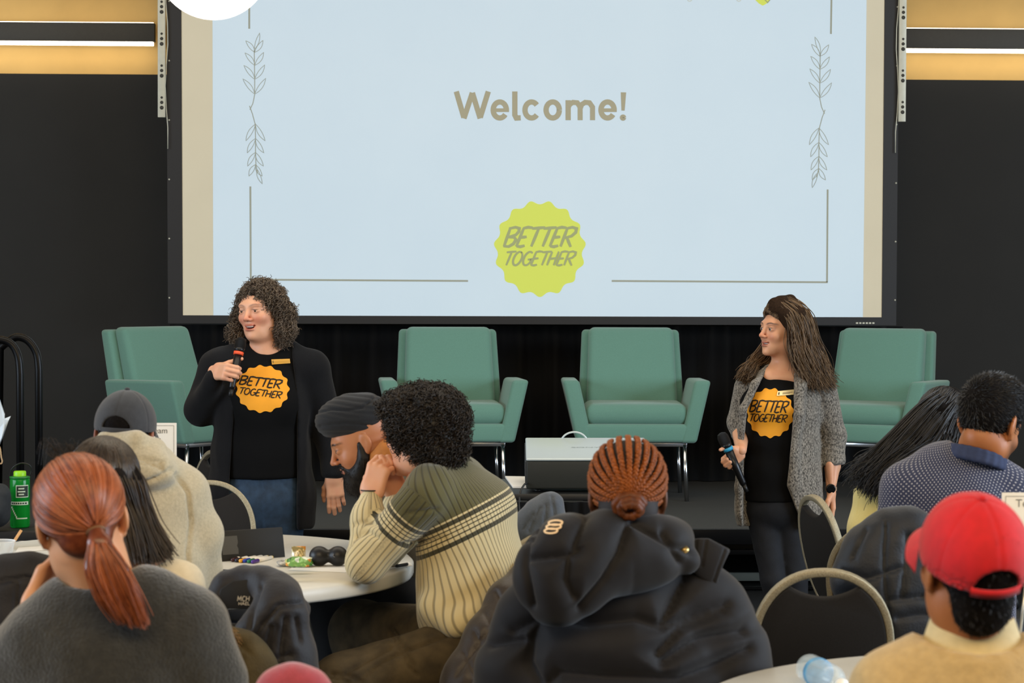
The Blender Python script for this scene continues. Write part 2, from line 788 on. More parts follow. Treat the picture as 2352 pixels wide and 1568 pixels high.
# ================================================================== THE ROOM
WALL_Y = 13.3
M_WALLBLACK = mat('black_wall_paint', '191815', 0.75, noise=0.12, nscale=3, bump=0.08, bscale=400)
M_TAN = mat('tan_wall_paint', 'd9b06a', 0.8, noise=0.05, nscale=5, bump=0.05, bscale=300)
M_FLOOR = mat('dark_carpet_floor', '33322f', 0.9, noise=0.35, nscale=90, bump=0.3, bscale=300)
M_CEIL = mat('ceiling_paint', '8a867e', 0.9, noise=0.05, nscale=4)
M_SIDE = mat('side_wall_paint', 'a39a8a', 0.85, noise=0.05, nscale=4)
ZB = PY(180, 170, WALL_Y)[2]
tag(box('floor', (-8, -4, -0.1), (8, WALL_Y + 0.4, 0), M_FLOOR), kind='structure')
tag(box('wall_back', (-8, WALL_Y + 0.04, 0), (8, WALL_Y + 0.3, 5.2), M_TAN), kind='structure')
wp = tag(bpy.data.objects.new('wall_panelling', None), kind='structure')
COL.objects.link(wp)
for i in range(8):                                   # black lower wall, sheet by sheet
    box('panel', (-8 + 2 * i, WALL_Y, 0.0), (-6 + 2 * i - 0.0001, WALL_Y + 0.039, ZB), M_WALLBLACK, wp)
tag(box('ceiling', (-8, -4, 5.2), (8, WALL_Y + 0.4, 5.3), M_CEIL), kind='structure')
M_PANE = emis('daylight_pane', 'cfe2ff', 2.0)
M_WFRAME = mat('window_frame_metal', '3a3a3a', 0.5, 0.5)
for sname, sx in (('left', -1), ('right', 1)):
    tag(box('wall_' + sname, (sx * 8 - 0.1, -4, 0), (sx * 8 + 0.1, WALL_Y + 0.3, 5.2), M_SIDE), kind='structure')
for wi, sx in ((1, -1), (2, 1)):
    r_ = tag(bpy.data.objects.new('window_%d' % wi, None), kind='structure')
    COL.objects.link(r_)
    for k in range(4):
        y0 = 2.0 + 1.6 * k
        lo_, hi_ = sorted((sx * 7.88, sx * 7.86))
        box('pane', (lo_, y0 + 0.06, 1.0), (hi_, y0 + 1.54, 3.6), M_PANE, r_)
        lo2, hi2 = sorted((sx * 7.895, sx * 7.84))
        for (a, b, c, d) in ((y0, y0 + 0.06, 0.94, 3.66), (y0 + 1.54, y0 + 1.6, 0.94, 3.66), (y0 + 0.06, y0 + 1.54, 0.94, 1.0), (y0 + 0.06, y0 + 1.54, 3.6, 3.66)):
            box('window_frame', (lo2, a, c), (hi2, b, d), M_WFRAME, r_)

# ---- linear wall lights
M_HOUSING = mat('light_housing', '3a3833', 0.55, noise=0.06, nscale=60)
M_LED = emis('led_strip', 'fff1d6', 6.0)
M_LED2 = emis('led_strip_upper', 'fff1d6', 3.0)


def wall_light(x0, x1, ztop, zbot, label):
    r = root('linear_wall_light', ((x0 + x1) / 2, WALL_Y + 0.04, zbot), label, 'light', 'linear lights on the tan wall')
    y0, y1 = WALL_Y - 0.10, WALL_Y - 0.045
    box('housing', (x0, y0, zbot + 0.022), (x1, y1, ztop), M_HOUSING, r, 0.003, True)
    box('diffuser', (x0 + 0.01, y0 + 0.002, zbot), (x1 - 0.01, y1 - 0.004, zbot + 0.0215), M_LED, r, 0.004, True)
    box('upper_diffuser', (x0 + 0.01, y0 + 0.012, ztop + 0.0005), (x1 - 0.01, y1 - 0.004, ztop + 0.006), M_LED2, r, 0, True)
    n = max(2, int((x1 - x0) / 1.2))
    for i in range(n):
        xb = x0 + (x1 - x0) * (i + 0.5) / n
        box('bracket', (xb - 0.03, y1, ztop - 0.07), (xb + 0.03, WALL_Y + 0.039, ztop - 0.04), M_HOUSING, r, 0, True)


a_, b_ = PY(355, 53, WALL_Y - 0.1), PY(355, 104, WALL_Y - 0.1)
wall_light(-5.2, a_[0], a_[2], b_[2], 'dark linear wall light above the black wall near the handrail hoops')
a_, b_ = PY(2068, 65, WALL_Y - 0.1), PY(2068, 119, WALL_Y - 0.1)
wall_light(a_[0], 6.2, a_[2], b_[2], 'dark linear wall light above the man in the dotted shirt')

# ---- globe pendant
c_ = P(489, -88, 8.0)
gl = root('globe_pendant', (c_[0], c_[1], c_[2] - 0.213), 'white glowing globe pendant lamp hanging in front of the screen', 'lamp')
M_GLOBE = emis('globe_glass', 'fffaf2', 1.5)
prof = [(0.213 * math.sin(t), -0.213 * math.cos(t)) for t in np.linspace(0.0, math.pi, 32)]
prof[0] = (0, prof[0][1]); prof[-1] = (0, prof[-1][1])
lathe('globe_shade', prof, M_GLOBE, gl, 48, Matrix.Translation(c_), True)
tube('stem', [c_ + V3(0, 0, 0.21), V3(c_[0], c_[1], 5.2)], 0.01, M_BLACKMETAL, gl, 8, world=True)
lathe('ceiling_cap', [(0.06, 0), (0.06, 0.03)], M_BLACKMETAL, gl, 24, Matrix.Translation((c_[0], c_[1], 5.17)), True)

# ================================================================== SCREEN
SY = 12.6
M_SCREEN = mat('screen_fabric', 'd3c9b0', 0.85, noise=0.02, nscale=3)
M_SFRAME = mat('screen_frame_black', '131316', 0.55)
M_UPRIGHT = mat('upright_metal', 'b8b6a6', 0.45, 0.2, noise=0.05, nscale=30)
M_HOLE = mat('upright_slot', '3c3a34', 0.7)
sl, sr, sb = PY(420, 726, SY)[0], PY(2025, 728, SY)[0], PY(1200, 726, SY)[2]
slt, srt = PY(415, 0, SY)[0], PY(2032, 0, SY)[0]
ZT = sb + 2.75
scr = root('projection_screen', ((sl + sr) / 2, SY, 0.42), 'large white projection screen in a black frame behind the armchairs', 'screen')
o = hexa('fabric', [(sl, SY, sb), (sr, SY, sb), (sr, SY + 0.004, sb), (sl, SY + 0.004, sb),
                    (slt, SY, ZT), (srt, SY, ZT), (srt, SY + 0.004, ZT), (slt, SY + 0.004, ZT)], M_SCREEN, scr, world=True)
bw = 0.085
fy0, fy1 = SY - 0.004, SY + 0.03
hexa('frame_rail', [(sl - bw, fy0, sb - bw * 0.55), (sr + bw, fy0, sb - bw * 0.55), (sr + bw, fy1, sb - bw * 0.55), (sl - bw, fy1, sb - bw * 0.55),
                    (sl - bw, fy0, sb), (sr + bw, fy0, sb), (sr + bw, fy1, sb), (sl - bw, fy1, sb)], M_SFRAME, scr, world=True)
hexa('frame_rail', [(slt - bw, fy0, ZT), (srt + bw, fy0, ZT), (srt + bw, fy1, ZT), (slt - bw, fy1, ZT),
                    (slt - bw, fy0, ZT + bw), (srt + bw, fy0, ZT + bw), (srt + bw, fy1, ZT + bw), (slt - bw, fy1, ZT + bw)], M_SFRAME, scr, world=True)
for xb, xt, s in ((sl, slt, -1), (sr, srt, 1)):
    a, b = sorted((xb, xb + s * bw))
    c, d = sorted((xt, xt + s * bw))
    hexa('frame_stile', [(a, fy0, sb), (b, fy0, sb), (b, fy1, sb), (a, fy1, sb), (c, fy0, ZT), (d, fy0, ZT), (d, fy1, ZT), (c, fy1, ZT)], M_SFRAME, scr, world=True)
for k_ in range(6):                                   # small maker's print on the lower rail
    a = PY(1966 + k_ * 7.5, 743.5, fy0 - 0.001)
    link('rail_print', pymesh('rail_print', [a + V3(x, 0, z) for x, z in ((0, 0), (0.013, 0), (0.013, 0.009), (0, 0.009))], [(0, 1, 2, 3)]), M_UPRIGHT, scr, True)
for xb, s in ((sl, -1), (sr, 1)):                    # snaps along the fabric edge
    for k in range(7):
        z = sb + 0.1 + k * 0.34
        x = xb + s * (bw - 0.008)
        lathe('snap', [(0.006, 0), (0.005, 0.004), (0, 0.005)], M_UPRIGHT, scr, 8,
              Matrix.Translation((x, fy0, z)) @ Matrix.Rotation(math.pi / 2, 4, 'X'), True)
for px, py, s in ((372, 270, -1), (2070, 280, 1)):   # pale slotted uprights beside the frame
    a = PY(px, py, SY - 0.01)
    u = box('upright', (a[0] - 0.021, SY - 0.035, a[2]), (a[0] + 0.021, SY - 0.006, ZT + 0.1), M_UPRIGHT, scr, 0.002, True)
    u['label'] = 'pale slotted metal upright'
    for k in range(9):
        z = a[2] + 0.055 + k * 0.182
        if z > ZT: break
        for dz, h in ((0, 0.014), (0.03, 0.012), (0.058, 0.009)):
            lathe('slot', [(h * 0.8, 0), (h * 0.8, 0.002)], M_HOLE, u, 12,
                  Matrix.Translation((a[0] + 0.002, SY - 0.034, z + dz)) @ Matrix.Rotation(math.pi / 2, 4, 'X'), True)
    tube('cord', [(a[0] + s * -0.028, SY - 0.02, ZT)] + [(a[0] + s * (-0.028 + 0.008 * math.sin(k * 1.3)), SY - 0.02, a[2] + 0.9 - k * 0.12) for k in range(10)],
         0.003, M_UPRIGHT, scr, 6, world=True)

# ---- projected slide; the projector's light is put in as emission of these materials
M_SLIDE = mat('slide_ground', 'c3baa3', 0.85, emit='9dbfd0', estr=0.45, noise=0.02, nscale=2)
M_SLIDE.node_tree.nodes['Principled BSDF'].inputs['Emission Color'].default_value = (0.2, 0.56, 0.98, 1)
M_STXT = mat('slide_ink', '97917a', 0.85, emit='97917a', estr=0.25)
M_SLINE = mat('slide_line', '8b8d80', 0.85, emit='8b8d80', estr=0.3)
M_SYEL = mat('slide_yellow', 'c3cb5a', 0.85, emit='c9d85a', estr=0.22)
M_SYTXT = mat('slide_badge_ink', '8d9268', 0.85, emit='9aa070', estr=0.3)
pl, pr = (487, 1992), (490, 1982)


def slide_at(px, py, lift=0.0):
    return PY(px, py, SY - 0.0015 - lift)


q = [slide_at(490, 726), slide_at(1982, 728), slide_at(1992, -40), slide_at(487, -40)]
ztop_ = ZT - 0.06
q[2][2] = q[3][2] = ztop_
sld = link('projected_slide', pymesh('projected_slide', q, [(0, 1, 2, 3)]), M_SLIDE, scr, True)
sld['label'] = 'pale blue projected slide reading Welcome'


def ribbon(pts, w, closed=False):
    """flat ribbon along a 2D polyline -> verts2d, quads"""
    p = np.asarray(pts, float)
    n = len(p)
    w = np.broadcast_to(np.asarray(w, float), (n,))
    if closed:
        d0 = p - np.roll(p, 1, 0)
        d1 = np.roll(p, -1, 0) - p
    else:
        d1 = np.vstack([p[1:] - p[:-1], p[-1] - p[-2]])
        d0 = np.vstack([p[1] - p[0], p[1:] - p[:-1]])
    d0 = d0 / (np.linalg.norm(d0, axis=1)[:, None] + 1e-9)
    d1 = d1 / (np.linalg.norm(d1, axis=1)[:, None] + 1e-9)
    n0 = np.stack([-d0[:, 1], d0[:, 0]], 1)
    n1 = np.stack([-d1[:, 1], d1[:, 0]], 1)
    m = n0 + n1
    m /= np.linalg.norm(m, axis=1)[:, None] + 1e-9
    c = np.maximum((m * n1).sum(1), 0.5)
    off = m * (w / 2 / c)[:, None]
    v = np.concatenate([p + off, p - off])
    r = n if closed else n - 1
    f = [(i, (i + 1) % n, n + (i + 1) % n, n + i) for i in range(r)]
    return v, f


def ell(cx, cy, rx, ry, a0=0, a1=360, n=24):
    t = np.radians(np.linspace(a0, a1, n))
    return [(cx + rx * math.cos(x), cy + ry * math.sin(x)) for x in t]


HAND = {  # brush capitals, y up, unit height
    'B': (0.62, [[(0.04, 0.97), (0.05, 0.0)], [(-0.02, 0.96), (0.3, 1.03), (0.52, 0.97), (0.56, 0.8), (0.46, 0.62), (0.1, 0.5)],
                 [(0.1, 0.5), (0.42, 0.5), (0.56, 0.36), (0.5, 0.14), (0.3, 0.0), (0.02, 0.02)]]),
    'E': (0.52, [[(0.56, 1.0), (0.3, 1.03), (0.05, 0.97)], [(0.08, 0.98), (0.03, 0.0)], [(0.03, 0.02), (0.25, -0.01), (0.46, 0.05)], [(0.05, 0.48), (0.4, 0.52)]]),
    'T': (0.56, [[(-0.04, 0.96), (0.3, 0.99), (0.64, 1.02)], [(0.32, 1.0), (0.26, 0.0)]]),
    'R': (0.6, [[(0.05, 0.97), (0.03, 0.0)], [(-0.04, 0.95), (0.3, 1.03), (0.54, 0.96), (0.57, 0.76), (0.42, 0.56), (0.1, 0.46)], [(0.2, 0.48), (0.36, 0.26), (0.58, -0.02)]]),
    'O': (0.66, [ell(0.3, 0.5, 0.29, 0.5, 60, 430, 22)]),
    'G': (0.62, [ell(0.32, 0.5, 0.3, 0.5, 50, 330, 18), [(0.34, 0.42), (0.62, 0.45), (0.56, 0.2)]]),
    'M': (0.8, [[(0.05, 0.0), (0.12, 1.0), (0.38, 0.3), (0.64, 1.0), (0.7, 0.0)]]),
    'C': (0.62, [ell(0.33, 0.5, 0.3, 0.5, 45, 315, 16)]),
    'A': (0.66, [[(0.0, 0.0), (0.3, 1.0), (0.6, 0.0)], [(0.12, 0.35), (0.5, 0.35)]]),
    'L': (0.5, [[(0.05, 1.0), (0.05, 0.0)], [(0.05, 0.02), (0.45, 0.02)]]),
    'H': (0.6, [[(0.05, 1.0), (0.02, 0.0)], [(0.52, 1.02), (0.5, 0.0)], [(0.0, 0.46), (0.54, 0.54)]]),
}


def hand_text(word, x0, x1, ybase, ytop, slant, wid, sink=0.0):
    """strokes in pixel space; sink: how much lower the right end sits"""
    tot = sum(HAND[c][0] for c in word)
    sc = (x1 - x0) / tot
    H = ybase - ytop
    x = 0
    out = []
    for c in word:
        w, st = HAND[c]
        for s in st:
            s = np.asarray(s, float)
            # densify
            d = [s[0]]
            for a, b in zip(s[:-1], s[1:]):
                for t in (0.34, 0.67, 1.0): d.append(a + (b - a) * t)
            s = np.asarray(d)
            X = x0 + (x + s[:, 0] * 0.92) * sc + slant * H * (s[:, 1] - 0.5)
            Y = ybase - H * s[:, 1] + sink * (X - x0) / (x1 - x0)
            ww = wid * np.clip(0.8 + 0.35 * np.sin(np.linspace(0.3, 2.9, len(s))), 0.5, 1.2)
            out.append((np.stack([X, Y], 1), ww))
        x += w
    return out


def strokes_mesh(strokes, fn, closed=False):
    V, F, n = [], [], 0
    for si, (pts, w) in enumerate(strokes):
        v, f = ribbon(pts, w, closed)
        V += [fn(a, b) - fw * (si * 4e-5) for a, b in v]
        F += [tuple(i + n for i in q) for q in f]
        n += len(v)
    return V, F


def scallop(cx, cy, r, amp, n=15, m=150, rot=0.0):
    """outline with n soft points, one pointing down"""
    o = []
    for i in range(m):
        a = i / m * 2 * math.pi
        c = 0.5 + 0.5 * math.cos(n * (a - math.pi / 2 - rot))
        o.append((cx + (r + amp * (c ** 1.25 - 0.5)) * math.cos(a), cy + (r * 1.05 + amp * (c ** 1.25 - 0.5)) * math.sin(a)))
    return o


def slide_piece(name, strokes, m, lift, closed=False, label=None):
    V, F = strokes_mesh(strokes, lambda a, b: slide_at(a, b, lift), closed)
    o = link(name, pymesh(name, V, F), m, sld, True)
    if label: o['label'] = label
    return o


def L(*p): return [np.asarray(p, float)]


# headline, bold rounded sans
bx, by, xh, cap = 0, 276, 229, 210
T_ = 12.2
mid = (by + xh) / 2
rx, ry = 15.2, (by - xh) / 2 - T_ / 2 + 1
hl = []
hl += [([(1048, 210), (1065.5, 270)], T_), ([(1065.5, 272), (1085, 213)], T_), ([(1085, 213), (1103, 272)], T_), ([(1103, 270), (1121.5, 210)], T_)]
for ex in (1148, 1395.5):
    hl.append((np.array(ell(ex, mid, rx, ry, 34, 358, 26)) * [1, 1], T_))
    hl.append(([(ex - 12, mid + 0.5), (ex + rx + 6, mid + 0.5)], 8.5))
hl += [([(1182.5, 210), (1182.5, 264), (1186, 271), (1196, 270.5)], T_)]
hl.append((ell(1221, mid, rx, ry, 38, 322, 24), T_))
hl.append((ell(1269.5, mid, rx, ry, 0, 360, 30), T_))
hl += [([(1305, 230), (1305, 276)], T_), ([(1305, 248), (1308, 240), (1316, 235), (1326, 236), (1332.5, 246), (1332.5, 276)], T_ * 0.95),
       ([(1333, 248), (1336, 240), (1344, 235), (1354, 236), (1361, 246), (1361, 276)], T_ * 0.95)]
hl += [([(1432, 212), (1431, 254)], np.array([12.5, 7.5])), (ell(1431, 270, 3.6, 3.6, 0, 360, 14), 7.4)]
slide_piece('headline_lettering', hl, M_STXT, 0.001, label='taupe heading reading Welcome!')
# badge
bo = scallop(1240, 571, 101.5, 9, 15)
V = [slide_at(1240, 571, 0.001)] + [slide_at(a, b, 0.001) for a, b in bo]
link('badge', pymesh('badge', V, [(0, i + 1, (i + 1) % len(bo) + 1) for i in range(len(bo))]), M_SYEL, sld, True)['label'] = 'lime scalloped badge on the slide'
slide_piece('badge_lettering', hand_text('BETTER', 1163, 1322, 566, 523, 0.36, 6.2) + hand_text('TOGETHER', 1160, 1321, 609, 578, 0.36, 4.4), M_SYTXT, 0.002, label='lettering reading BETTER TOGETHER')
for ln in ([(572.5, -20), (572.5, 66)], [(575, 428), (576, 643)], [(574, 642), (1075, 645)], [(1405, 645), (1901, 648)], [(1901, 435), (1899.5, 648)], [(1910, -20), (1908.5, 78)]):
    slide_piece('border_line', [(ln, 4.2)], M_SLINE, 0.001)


def leaf(x, y, ang, ln, wd):
    t = np.linspace(0, 1, 12)
    up = np.stack([t * ln, wd * np.sin(t * math.pi) ** 0.9], 1)
    dn = np.stack([t[::-1] * ln, -wd * 0.55 * np.sin(t[::-1] * math.pi) ** 0.9], 1)
    p = np.concatenate([up, dn[1:-1]])
    c, s = math.cos(ang), math.sin(ang)
    return np.stack([x + p[:, 0] * c - p[:, 1] * s, y + p[:, 0] * s + p[:, 1] * c], 1)


def sprig(mirror, x0, dy):
    st, lv = [], []
    sg = -1 if mirror else 1
    X = lambda x: x0 + sg * (x - 585)
    top = [(584, 115), (584.5, 150), (585, 180), (585, 217), (581, 237), (574, 252)]
    bot = [(573, 243), (580, 262), (586, 285), (587, 315), (587, 350), (588, 380), (592, 398)]
    st.append(([(X(a), b + dy) for a, b in top], 1.9))
    st.append(([(X(a), b + dy) for a, b in bot], 1.9))
    for y, ln in ((120, 33), (150, 36), (182, 40), (216, 44)):
        for s, a in ((-1, 128), (1, 55)):
            aa = math.radians(a if sg > 0 else 180 - a)
            lv.append((leaf(X(585), y + dy, -aa, ln, 6), 1.3))
    aa = math.radians(72 if sg > 0 else 108)
    lv.append((leaf(X(584), 114 + dy, -aa, 40, 5), 1.3))
    for y, ln in ((285, 44), (318, 38), (350, 36), (378, 30)):
        for s, a in ((-1, 120), (1, 60)):
            aa = math.radians(a if sg > 0 else 180 - a)
            lv.append((leaf(X(587), y + dy, aa, ln, 6), 1.3))
    aa = math.radians(70 if sg > 0 else 110)
    lv.append((leaf(X(590), 388 + dy, aa, 36, 5), 1.3))
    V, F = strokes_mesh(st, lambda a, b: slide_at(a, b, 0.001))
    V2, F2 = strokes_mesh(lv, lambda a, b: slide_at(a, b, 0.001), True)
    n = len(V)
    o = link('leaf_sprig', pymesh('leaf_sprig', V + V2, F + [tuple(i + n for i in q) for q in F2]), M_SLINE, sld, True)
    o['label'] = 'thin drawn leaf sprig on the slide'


sprig(False, 585, 0)
sprig(True, 1883, 9)
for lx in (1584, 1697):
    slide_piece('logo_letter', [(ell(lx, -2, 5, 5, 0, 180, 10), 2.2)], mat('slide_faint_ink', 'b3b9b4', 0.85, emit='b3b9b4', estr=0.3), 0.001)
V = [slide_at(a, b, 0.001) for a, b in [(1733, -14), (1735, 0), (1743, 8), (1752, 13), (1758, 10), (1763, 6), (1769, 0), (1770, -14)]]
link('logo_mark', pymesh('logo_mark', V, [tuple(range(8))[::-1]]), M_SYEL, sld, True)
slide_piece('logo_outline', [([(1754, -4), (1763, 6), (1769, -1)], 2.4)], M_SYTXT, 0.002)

# ---- black curtain hung behind the stage chairs
M_CURT = mat('black_curtain_cloth', '060607', 0.85, sheen=0.1, spec=0.15)
xs = np.linspace(sl - bw - 0.02, sr + bw + 0.1, 420)
yy = 12.86 + 0.02 * np.sin(xs * 26) + 0.012 * np.sin(xs * 61 + 1)
zt = sb - bw * 0.55 - 0.012
V = np.concatenate([np.stack([xs, yy, np.full_like(xs, z)], 1) for z in (0.425, zt)])
n = len(xs)
F = np.array([(i, i + 1, n + i + 1, n + i) for i in range(n - 1)])
cu = link('stage_curtain', npmesh('stage_curtain', V, F), M_CURT, None, False, True)
sm = cu.modifiers.new('thick', 'SOLIDIFY'); sm.thickness = 0.004
tag(cu, 'black cloth curtain hanging below the projection screen', 'curtain')

# ================================================================== STAGE
M_DECK = mat('stage_deck_carpet', '323230', 0.85, noise=0.25, nscale=160, bump=0.25, bscale=420)
M_PALE = mat('pale_rail', '8f9288', 0.5, 0.3)
SZ, SF, SB_ = 0.42, 10.42, 12.95
edges = [-4.4, -1.95, 0.5, 2.95, 5.4]
for i in range(4):
    x0, x1 = edges[i] + 0.003, edges[i + 1] - 0.003
    lab = ('black folding stage deck under the curly haired presenter side armchair', 'black folding stage deck under the armchair behind the man in the striped sweater',
           'black folding stage deck behind the projector and braided hair', 'black folding stage deck beside the presenter in the grey cardigan')[i]
    r = root('stage_deck', ((x0 + x1) / 2, (SF + SB_) / 2, 0), lab, 'stage', 'folding stage decks')
    box('deck', (x0, SF, SZ - 0.05), (x1, SB_, SZ - 0.008), M_BLACK, r, 0.003, True)
    box('carpet', (x0, SF + 0.012, SZ - 0.008), (x1, SB_, SZ), M_DECK, r, 0.001, True)
    box('edge_trim', (x0, SF - 0.012, SZ - 0.075), (x1, SF, SZ - 0.002), M_BLACKMETAL, r, 0.002, True)
    for x in (x0 + 0.16, x1 - 0.16):
        for y in (SF + 0.12, SB_ - 0.25):
            tube('leg', [(x, y, 0), (x, y, SZ - 0.05)], 0.019, M_BLACKMETAL, r, 10, world=True)
            tube('brace', [(x + 0.05, y, SZ - 0.06), (x + 0.05, y, 0.2), (x + 0.02, y, 0.12)], 0.006, M_CHROME, r, 6, world=True)
            c = lathe('caster', [(0.012, -0.014), (0.036, -0.012), (0.04, 0), (0.036, 0.012), (0.012, 0.014)], M_BLACK, r, 20,
                      Matrix.Translation((x + 0.065, y + 0.05, 0.04)) @ Matrix.Rotation(math.radians(75), 4, 'Y'), True)
            lathe('hub', [(0.0, -0.018), (0.012, -0.016), (0.012, 0.016), (0, 0.018)], M_CHROME, c, 12,
                  Matrix.Translation((x + 0.065, y + 0.05, 0.04)) @ Matrix.Rotation(math.radians(75), 4, 'Y'), True)
    for y in (SF + 0.12, SB_ - 0.25):
        box('cross_bar', (x0 + 0.16, y - 0.012, 0.28), (x1 - 0.16, y + 0.012, 0.305), M_BLACKMETAL, r, 0.002, True)
    box('lower_rail', (x0 + 0.1, 11.4, 0.03), (x1 - 0.1, 11.43, 0.075), M_PALE, r, 0.003, True)
    box('lower_bar', (x0 + 0.1, 11.2, 0.015), (x1 - 0.1, 11.23, 0.028), M_BLACKMETAL, r, 0, True)

# ================================================================== ARMCHAIRS
M_TEAL = mat('teal_upholstery', '5b8476', 0.85, noise=0.07, nscale=260, bump=0.22, bscale=700, sheen=0.25)


def armchair(label, loc, rz):
    r = root('armchair', loc, label, 'armchair', 'teal armchairs on the stage', rz)
    w0, w1 = 0.30, 0.285               # half widths of the back shell, bottom and top
    def slab(name, xb, xt, y0b, y0t, th, z0, z1, bev, par=r):
        return hexa(name, [(-xb, y0b, z0), (xb, y0b, z0), (xb, y0b + th, z0), (-xb, y0b + th, z0),
                           (-xt, y0t, z1), (xt, y0t, z1), (xt, y0t + th * 0.8, z1), (-xt, y0t + th * 0.8, z1)], M_TEAL, par, bev, 4)
    slab('back_shell', 0.315, 0.285, 0.17, 0.36, 0.10, 0.33, 0.925, 0.022)
    slab('back_cushion', 0.265, 0.247, 0.085, 0.27, 0.13, 0.44, 0.94, 0.035)
    box('seat_base', (-0.31, -0.335, 0.325), (0.31, 0.25, 0.425), M_TEAL, r, 0.018)
    c = box('seat_cushion', (-0.29, -0.325, 0.415), (0.29, 0.13, 0.535), M_TEAL, r, 0.052, seg=5)
    for s in (-1, 1):
        xs_ = lambda x: s * x
        a = [(xs_(0.245), -0.34, 0.322), (xs_(0.335), -0.34, 0.322), (xs_(0.335), 0.27, 0.322), (xs_(0.245), 0.27, 0.322),
             (xs_(0.322), -0.325, 0.665), (xs_(0.415), -0.325, 0.665), (xs_(0.415), 0.25, 0.655), (xs_(0.322), 0.25, 0.655)]
        if s < 0:
            a = [a[1], a[0], a[3], a[2], a[5], a[4], a[7], a[6]]
        hexa('armrest', a, M_TEAL, r, 0.02, 4)
        for y in (-0.29, 0.2):
            tube('leg', [(s * 0.285, y, 0.0), (s * 0.27, y, 0.31)], 0.0125, M_CHROME, r, 10)
        box('leg_rail', (s * 0.272 - 0.012, -0.3, 0.298), (s * 0.272 + 0.012, 0.21, 0.322), M_CHROME, r, 0.002)
    box('front_rail', (-0.27, -0.3, 0.30), (0.27, -0.28, 0.3215), M_CHROME, r, 0.002)
    return r


def stage_pt(px, py): return PZ(px, py, SZ)


for px, py, rz, lab in ((434, 1139, 48, 'teal upholstered armchair turned sideways, behind the presenter with curly hair'),
                        (1036, 1139, 3, 'teal upholstered armchair behind the man in the striped sweater'),
                        (1454, 1139, -2, 'teal upholstered armchair standing behind the projector'),
                        (1994, 1140, -27, 'teal upholstered armchair behind the presenter in the grey cardigan')):
    p = stage_pt(px, py) + V3(0, 0, 0.001)
    armchair(lab, p, math.radians(rz)).scale = (0.965, 0.965, 0.985)

# ================================================================== BANQUET CHAIRS
M_HAMMER = mat('hammertone_metal', 'a59a80', 0.42, 0.5, noise=0.35, nscale=420, bump=0.35, bscale=420)
M_SEATFAB = mat('brown_black_fabric', '120e0b', 0.85, noise=0.25, nscale=300, bump=0.2, bscale=600)


def oval(t, hw=0.205, s0=0.24, hu=0.235, hd=0.26):
    x = hw * np.sign(np.cos(t)) * np.abs(np.cos(t)) ** 0.92
    z = s0 + np.where(np.sin(t) > 0, hu, hd) * np.sign(np.sin(t)) * np.abs(np.sin(t)) ** 0.92
    return x, z


def banquet_chair(label, loc, rz, group='banquet chairs'):
    """sitter faces +y"""
    r = root('banquet_chair', loc, label, 'chair', group, rz)
    lean = math.radians(12)
    M = Matrix.Translation((0, -0.2, 0.47)) @ Matrix.Rotation(lean, 4, 'X')
    t = np.linspace(0, 2 * math.pi, 56, endpoint=False)
    xo, zo = oval(t)
    xi, zi = oval(t, 0.183, 0.24, 0.213, 0.24)
    n = len(t)
    V = [(x, -0.013, z) for x, z in zip(xo, zo)] + [(x, 0.013, z) for x, z in zip(xo, zo)] + [(x, -0.013, z) for x, z in zip(xi, zi)] + [(x, 0.013, z) for x, z in zip(xi, zi)]
    F = []
    for i in range(n):
        j = (i + 1) % n
        F += [(i, j, n + j, n + i), (2 * n + j, 2 * n + i, 3 * n + i, 3 * n + j), (i, 2 * n + i, 2 * n + j, j), (n + j, 3 * n + j, 3 * n + i, n + i)]
    me = pymesh('back_frame', V, F)
    me.transform(M)
    bevel(link('back_frame', me, M_HAMMER, r, False, False), 0.004, 2)
    a0 = math.radians(58)
    tt = np.linspace(math.pi - a0, 2 * math.pi + a0, 50)
    x, z = oval(tt, 0.184, 0.24, 0.214, 0.241)
    pts = list(zip(x, z))
    xe, ze = pts[-1]
    for k in np.linspace(1, -1, 13)[1:-1]:
        pts.append((xe * k, ze - 0.034 * (1 - k * k)))
    po = extrude_poly('back_panel', pts, 0.03, M_SEATFAB, r, M @ Matrix.Translation((0, -0.015, 0)), 0.008)
    # seat
    ts = np.linspace(0, 2 * math.pi, 40, endpoint=False)
    sx = 0.215 * np.sign(np.cos(ts)) * np.abs(np.cos(ts)) ** 0.5
    sy = 0.215 * np.sign(np.sin(ts)) * np.abs(np.sin(ts)) ** 0.5
    so = extrude_poly('seat', list(zip(sx, sy)), 0.065, M_SEATFAB, r, Matrix.Translation((0, 0.03, 0.47)) @ Matrix.Rotation(-math.pi / 2, 4, 'X'), 0.02)
    for s in (-1, 1):
        tube('leg', [(s * 0.19, 0.22, 0.41), (s * 0.2, 0.25, 0.0)], 0.0125, M_HAMMER, r, 8)
        tube('leg', [(s * 0.12, -0.2, 0.5), (s * 0.19, -0.19, 0.42), (s * 0.2, -0.28, 0.0)], 0.0125, M_HAMMER, r, 8)
        tube('side_rail', [(s * 0.192, 0.23, 0.4), (s * 0.19, -0.19, 0.4)], 0.011, M_HAMMER, r, 8)
    tube('stretcher', [(-0.19, 0.225, 0.4), (0.19, 0.225, 0.4)], 0.011, M_HAMMER, r, 8)
    return r


# ================================================================== TABLES
M_TABLE = mat('white_table_laminate', 'dcdad2', 0.38, noise=0.03, nscale=20, spec=0.45)
M_TLEG = mat('grey_table_leg', '6f6a5e', 0.5, 0.4)
TZ = 0.735


